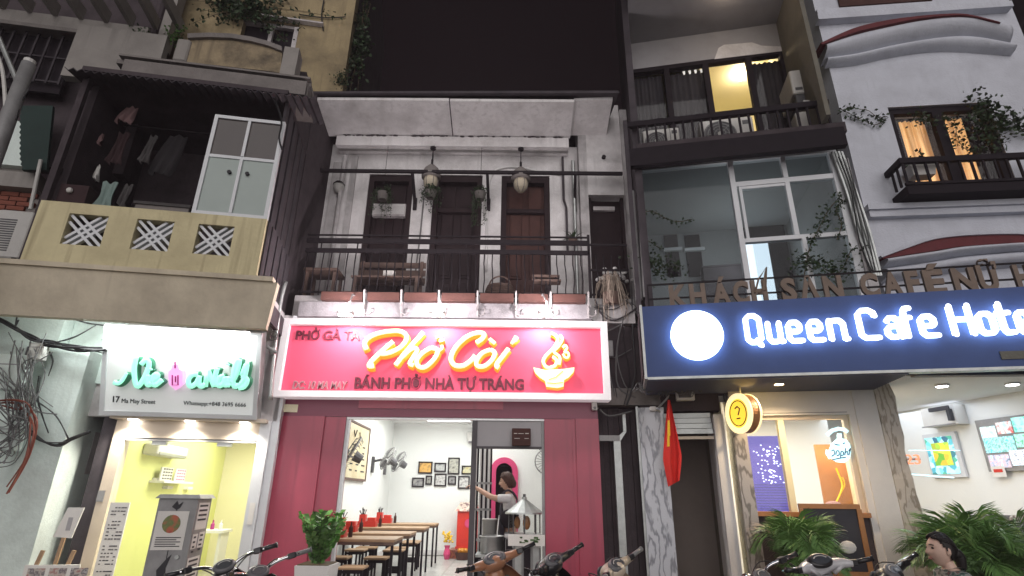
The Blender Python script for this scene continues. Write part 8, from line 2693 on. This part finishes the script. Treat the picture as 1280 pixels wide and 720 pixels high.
def finish_person(t, body, headM, hair_m, hairs, skin):
    """one mesh for the body with the head on it; hair and clothing are children"""
    hd = head_mb().move(headM)
    n0 = len(body.f)
    body.add(hd.v, hd.f)
    n1 = len(body.f)
    for s_ in (-1, 1):
        body.add(*(lambda e: (e.v, e.f))(MB().ell((.031 * s_, .078, .013), (.013, .008, .0075), 10, 7).move(headM)))
    n2 = len(body.f)
    body.add(*(lambda e: (e.v, e.f))(MB().ell((0, .0875, -.056), (.020, .009, .0038), 12, 6).ell((0, .087, -.064), (.017, .009, .0045), 12, 6).move(headM)))
    n3 = len(body.f)
    for s_ in (-1, 1):
        body.add(*(lambda e: (e.v, e.f))(MB().tube([(.015 * s_, .091, .033), (.032 * s_, .087, .038), (.047 * s_, .076, .033)], .003, 5).move(headM)))
    me = body.mesh('body', [skin, M['eye'], M['lips'], hair_m], (0, 0, 0), True)
    for i, p in enumerate(me.polygons):
        p.material_index = 0 if i < n1 else 1 if i < n2 else 2 if i < n3 else 3
    o = bpy.data.objects.new('body', me)
    COL.objects.link(o)
    o.parent = t.o
    h_ = MB()
    for q in hairs:
        h_.add(q.v, q.f)
    h_.move(headM)
    ho = t.part('hair', h_, hair_m, smooth=True)
    sm_ = ho.modifiers.new('thick', 'SOLIDIFY')
    sm_.thickness = .004
    return o


# cook standing behind the counter, reaching out to the gate side
t = T('person', 'cook in a white shirt and dark apron reaching out an arm behind the counter', 'person', FP, (.0, .88, FLZ), rz=82, own=True)
vs = [(0, -.02, .80, .12, .095), (0, -.01, .98, .105, .085), (0, .0, 1.14, .125, .095), (0, .0, 1.25, .11, .08), (0, .005, 1.315, .05, .05), (0, .02, 1.38, .046, .046), (0, .03, 1.43, .045, .045)]
es = [(0, 1), (1, 2), (2, 3), (3, 4), (4, 5), (5, 6)]


def limb(vs, es, start, pts):
    prev = start
    for p in pts:
        vs.append(p)
        es.append((prev, len(vs) - 1))
        prev = len(vs) - 1
    return prev


a_l = limb(vs, es, 3, [(-.15, .0, 1.25, .052), (-.18, .15, 1.25, .042), (-.17, .25, 1.27, .037), (-.13, .38, 1.34, .032), (-.11, .47, 1.39, .024)])
hand(vs, es, a_l, (.12, .9, .25), (0, -.25, 1), thumb=1)
a_r = limb(vs, es, 3, [(.15, .0, 1.25, .052), (.18, .14, 1.23, .042), (.17, .23, 1.24, .037), (.08, .36, 1.32, .032), (.03, .44, 1.37, .024)])
hand(vs, es, a_r, (-.2, .9, .35), (0, -.3, 1), thumb=-1)
for s_ in (-1, 1):
    k = limb(vs, es, 0, [(.085 * s_, -.02, .74, .088), (.09 * s_, .0, .46, .056), (.09 * s_, .0, .42, .054), (.09 * s_, -.02, .24, .05), (.09 * s_, -.03, .075, .034), (.095 * s_, .02, .035, .034), (.10 * s_, .12, .025, .026)])
body = skin_mesh(vs, es)
hm = Matrix.Translation((0, .045, 1.425 + .045)) @ Matrix.Rotation(R(-6), 4, 'X')
bun = MB().ell((0, -.085, -.03), (.05, .045, .06), 14, 9)
finish_person(t, body, hm, M['hair_brown'], [hair_mb(.052, -.078, .014), bun, strands(34, (0, -.095, -.07), 40, .005, 1.19)], M['skin'])
vs2 = [(0, -.02, .84, .135, .108), (0, -.01, .98, .122, .10), (0, .0, 1.14, .14, .11), (0, .0, 1.25, .122, .092), (0, .003, 1.292, .064, .062)]
es2 = [(0, 1), (1, 2), (2, 3), (3, 4)]
limb(vs2, es2, 3, [(-.155, .0, 1.252, .066), (-.178, .12, 1.25, .058), (-.18, .15, 1.25, .056)])
limb(vs2, es2, 3, [(.155, .0, 1.252, .066), (.178, .11, 1.235, .058), (.18, .14, 1.23, .056)])
t.part('shirt', skin_mesh(vs2, es2), M['shirt_white'], smooth=True)
vs3 = [(0, -.02, .86, .137, .112), (0, -.02, .78, .135, .11)]
es3 = [(0, 1)]
for s_ in (-1, 1):
    limb(vs3, es3, 1, [(.088 * s_, -.02, .70, .10), (.092 * s_, .0, .44, .072), (.092 * s_, -.02, .24, .066), (.092 * s_, -.03, .10, .058)])
t.part('trousers', skin_mesh(vs3, es3), M['trousers'], smooth=True)
ap_ = MB()
vsa, fsa = [], []
rows = [(1.20, .085, .128), (1.10, .10, .138), (1.0, .15, .125), (.88, .17, .135), (.70, .18, .14), (.50, .19, .15)]
for s_ in (0, .008):
    for z, hw, y in rows:
        for i in range(9):
            k = (i - 4) / 4
            vsa.append((hw * k, y - .075 * k * k * hw / .15 + s_, z))
for s_ in (0, 1):
    for j in range(5):
        for i in range(8):
            a = s_ * 54 + j * 9 + i
            fsa.append((a, a + 1, a + 10, a + 9))
t.part('apron', ap_.add(vsa, fsa), M['apron'], smooth=True)
for s_ in (-1, 1):
    t.part('apron_strap', MB().tube(spline([(.08 * s_, .125, 1.19), (.09 * s_, .10, 1.30), (.085 * s_, .0, 1.355), (.04 * s_, -.10, 1.24), (-.05 * s_, -.115, 1.02)]), .014, 6, squash=((0, 1, 0), .5)), M['apron'], smooth=True)

# woman sitting at the right, looking to the left
d = ray(1184, 680)
k_ = 4.55 / d[1]
wx, wz = d[0] * k_, EYE + d[2] * k_
t = T('person', 'seated woman in a floral blouse with dark tied hair looking left', 'person', G0, (wx + .03, 4.6, 0), rz=78, own=True)
sh_ = .455
vs = [(0, 0, sh_ + .09, .14, .11), (0, .0, sh_ + .22, .115, .09), (0, .01, sh_ + .38, .125, .092), (0, .0, sh_ + .49, .11, .08), (0, .01, sh_ + .555, .048, .048), (0, .025, sh_ + .61, .044, .044), (0, .035, sh_ + .66, .043, .043)]
es = [(0, 1), (1, 2), (2, 3), (3, 4), (4, 5), (5, 6)]
a_l = limb(vs, es, 3, [(-.15, .0, sh_ + .49, .052), (-.19, .06, sh_ + .34, .043), (-.20, .12, sh_ + .24, .037), (-.15, .26, sh_ + .20, .032), (-.11, .36, sh_ + .19, .024)])
hand(vs, es, a_l, (.3, .9, -.1), (0, .1, 1), thumb=1)
a_r = limb(vs, es, 3, [(.15, .0, sh_ + .49, .052), (.19, .05, sh_ + .34, .043), (.20, .10, sh_ + .24, .037), (.14, .24, sh_ + .20, .032), (.09, .33, sh_ + .20, .024)])
hand(vs, es, a_r, (-.3, .9, -.1), (0, .1, 1), thumb=-1)
for s_ in (-1, 1):
    limb(vs, es, 0, [(.09 * s_, .06, sh_ + .08, .088), (.11 * s_, .38, sh_ + .05, .066), (.11 * s_, .44, sh_ + .02, .060), (.11 * s_, .43, .28, .050), (.11 * s_, .42, .08, .034), (.11 * s_, .46, .035, .034), (.115 * s_, .57, .026, .026)])
body = skin_mesh(vs, es)
hm = Matrix.Translation((0, .05, sh_ + .69)) @ Matrix.Rotation(R(10), 4, 'Z') @ Matrix.Rotation(R(4), 4, 'X')
tail = MB().tube(spline([(0, -.09, -.01), (0, -.125, -.03), (0, -.135, -.10), (.01, -.12, -.20)]), [.035, .045, .045, .044, .042, .042, .04, .036, .032, .026, .02, .014, .008], 10)
M['skin_fair'] = mat('fair_skin', (.72, .50, .40), .55, var=.08, scale=9, bump=.01)
finish_person(t, body, hm, M['hair_black'], [hair_mb(.080, -.060, .007), tail, strands(38, (0, -.105, -.015), 46, .005)], M['skin_fair'])
vs2 = [(0, 0, sh_ + .04, .158, .128), (0, .0, sh_ + .20, .132, .106), (0, .01, sh_ + .38, .142, .108), (0, .0, sh_ + .495, .134, .10), (0, .008, sh_ + .545, .078, .072), (0, .016, sh_ + .575, .062, .06)]
es2 = [(0, 1), (1, 2), (2, 3), (3, 4), (4, 5)]
limb(vs2, es2, 3, [(-.155, .0, sh_ + .495, .072), (-.188, .05, sh_ + .37, .06), (-.195, .075, sh_ + .31, .06)])
limb(vs2, es2, 3, [(.155, .0, sh_ + .495, .072), (.188, .04, sh_ + .37, .06), (.195, .06, sh_ + .31, .06)])
t.part('blouse', skin_mesh(vs2, es2), M['floral'], smooth=True)
vs3 = [(0, 0, sh_ + .085, .152, .125)]
es3 = []
for s_ in (-1, 1):
    limb(vs3, es3, 0, [(.09 * s_, .07, sh_ + .08, .10), (.11 * s_, .38, sh_ + .05, .078), (.11 * s_, .45, sh_ + .0, .07), (.11 * s_, .43, .26, .062), (.11 * s_, .42, .12, .055)])
t.part('trousers', skin_mesh(vs3, es3), M['trousers'], smooth=True)
t = T('plastic_stool', 'low red plastic stool under the seated woman', 'stool', G0, (wx + .03, 4.6, 0), own=True)
t.part('seat', MB().rbox(-.16, .16, -.16, .16, sh_ - .035, sh_ - .005, .03), M['red_plastic'])
for a in (-1, 1):
    for b in (-1, 1):
        t.part('leg', MB().bar((.13 * a, .13 * b, sh_ - .036), (.16 * a, .16 * b, 0), .035), M['red_plastic'])

# ---------------------------------------------------------------- thin haze added to spread the sign glow and lift the darks
hz = MB().box(-30, 30, -20, 24, -1.0, 14.2)
hm_ = bpy.data.materials.new('added_haze')
hm_.use_nodes = True
nt = hm_.node_tree
nt.nodes.remove(nt.nodes['Principled BSDF'])
pv_n = nt.nodes.new('ShaderNodeVolumePrincipled')
pv_n.inputs['Color'].default_value = (.96, .84, .91, 1)
pv_n.inputs['Density'].default_value = .0045
pv_n.inputs['Anisotropy'].default_value = .3
nt.links.new(pv_n.outputs[0], nt.nodes['Material Output'].inputs['Volume'])
setp(solo('haze', None, None, hz, hm_), 'thin haze added for lens glow round the shop signs', None, None, 'stuff')
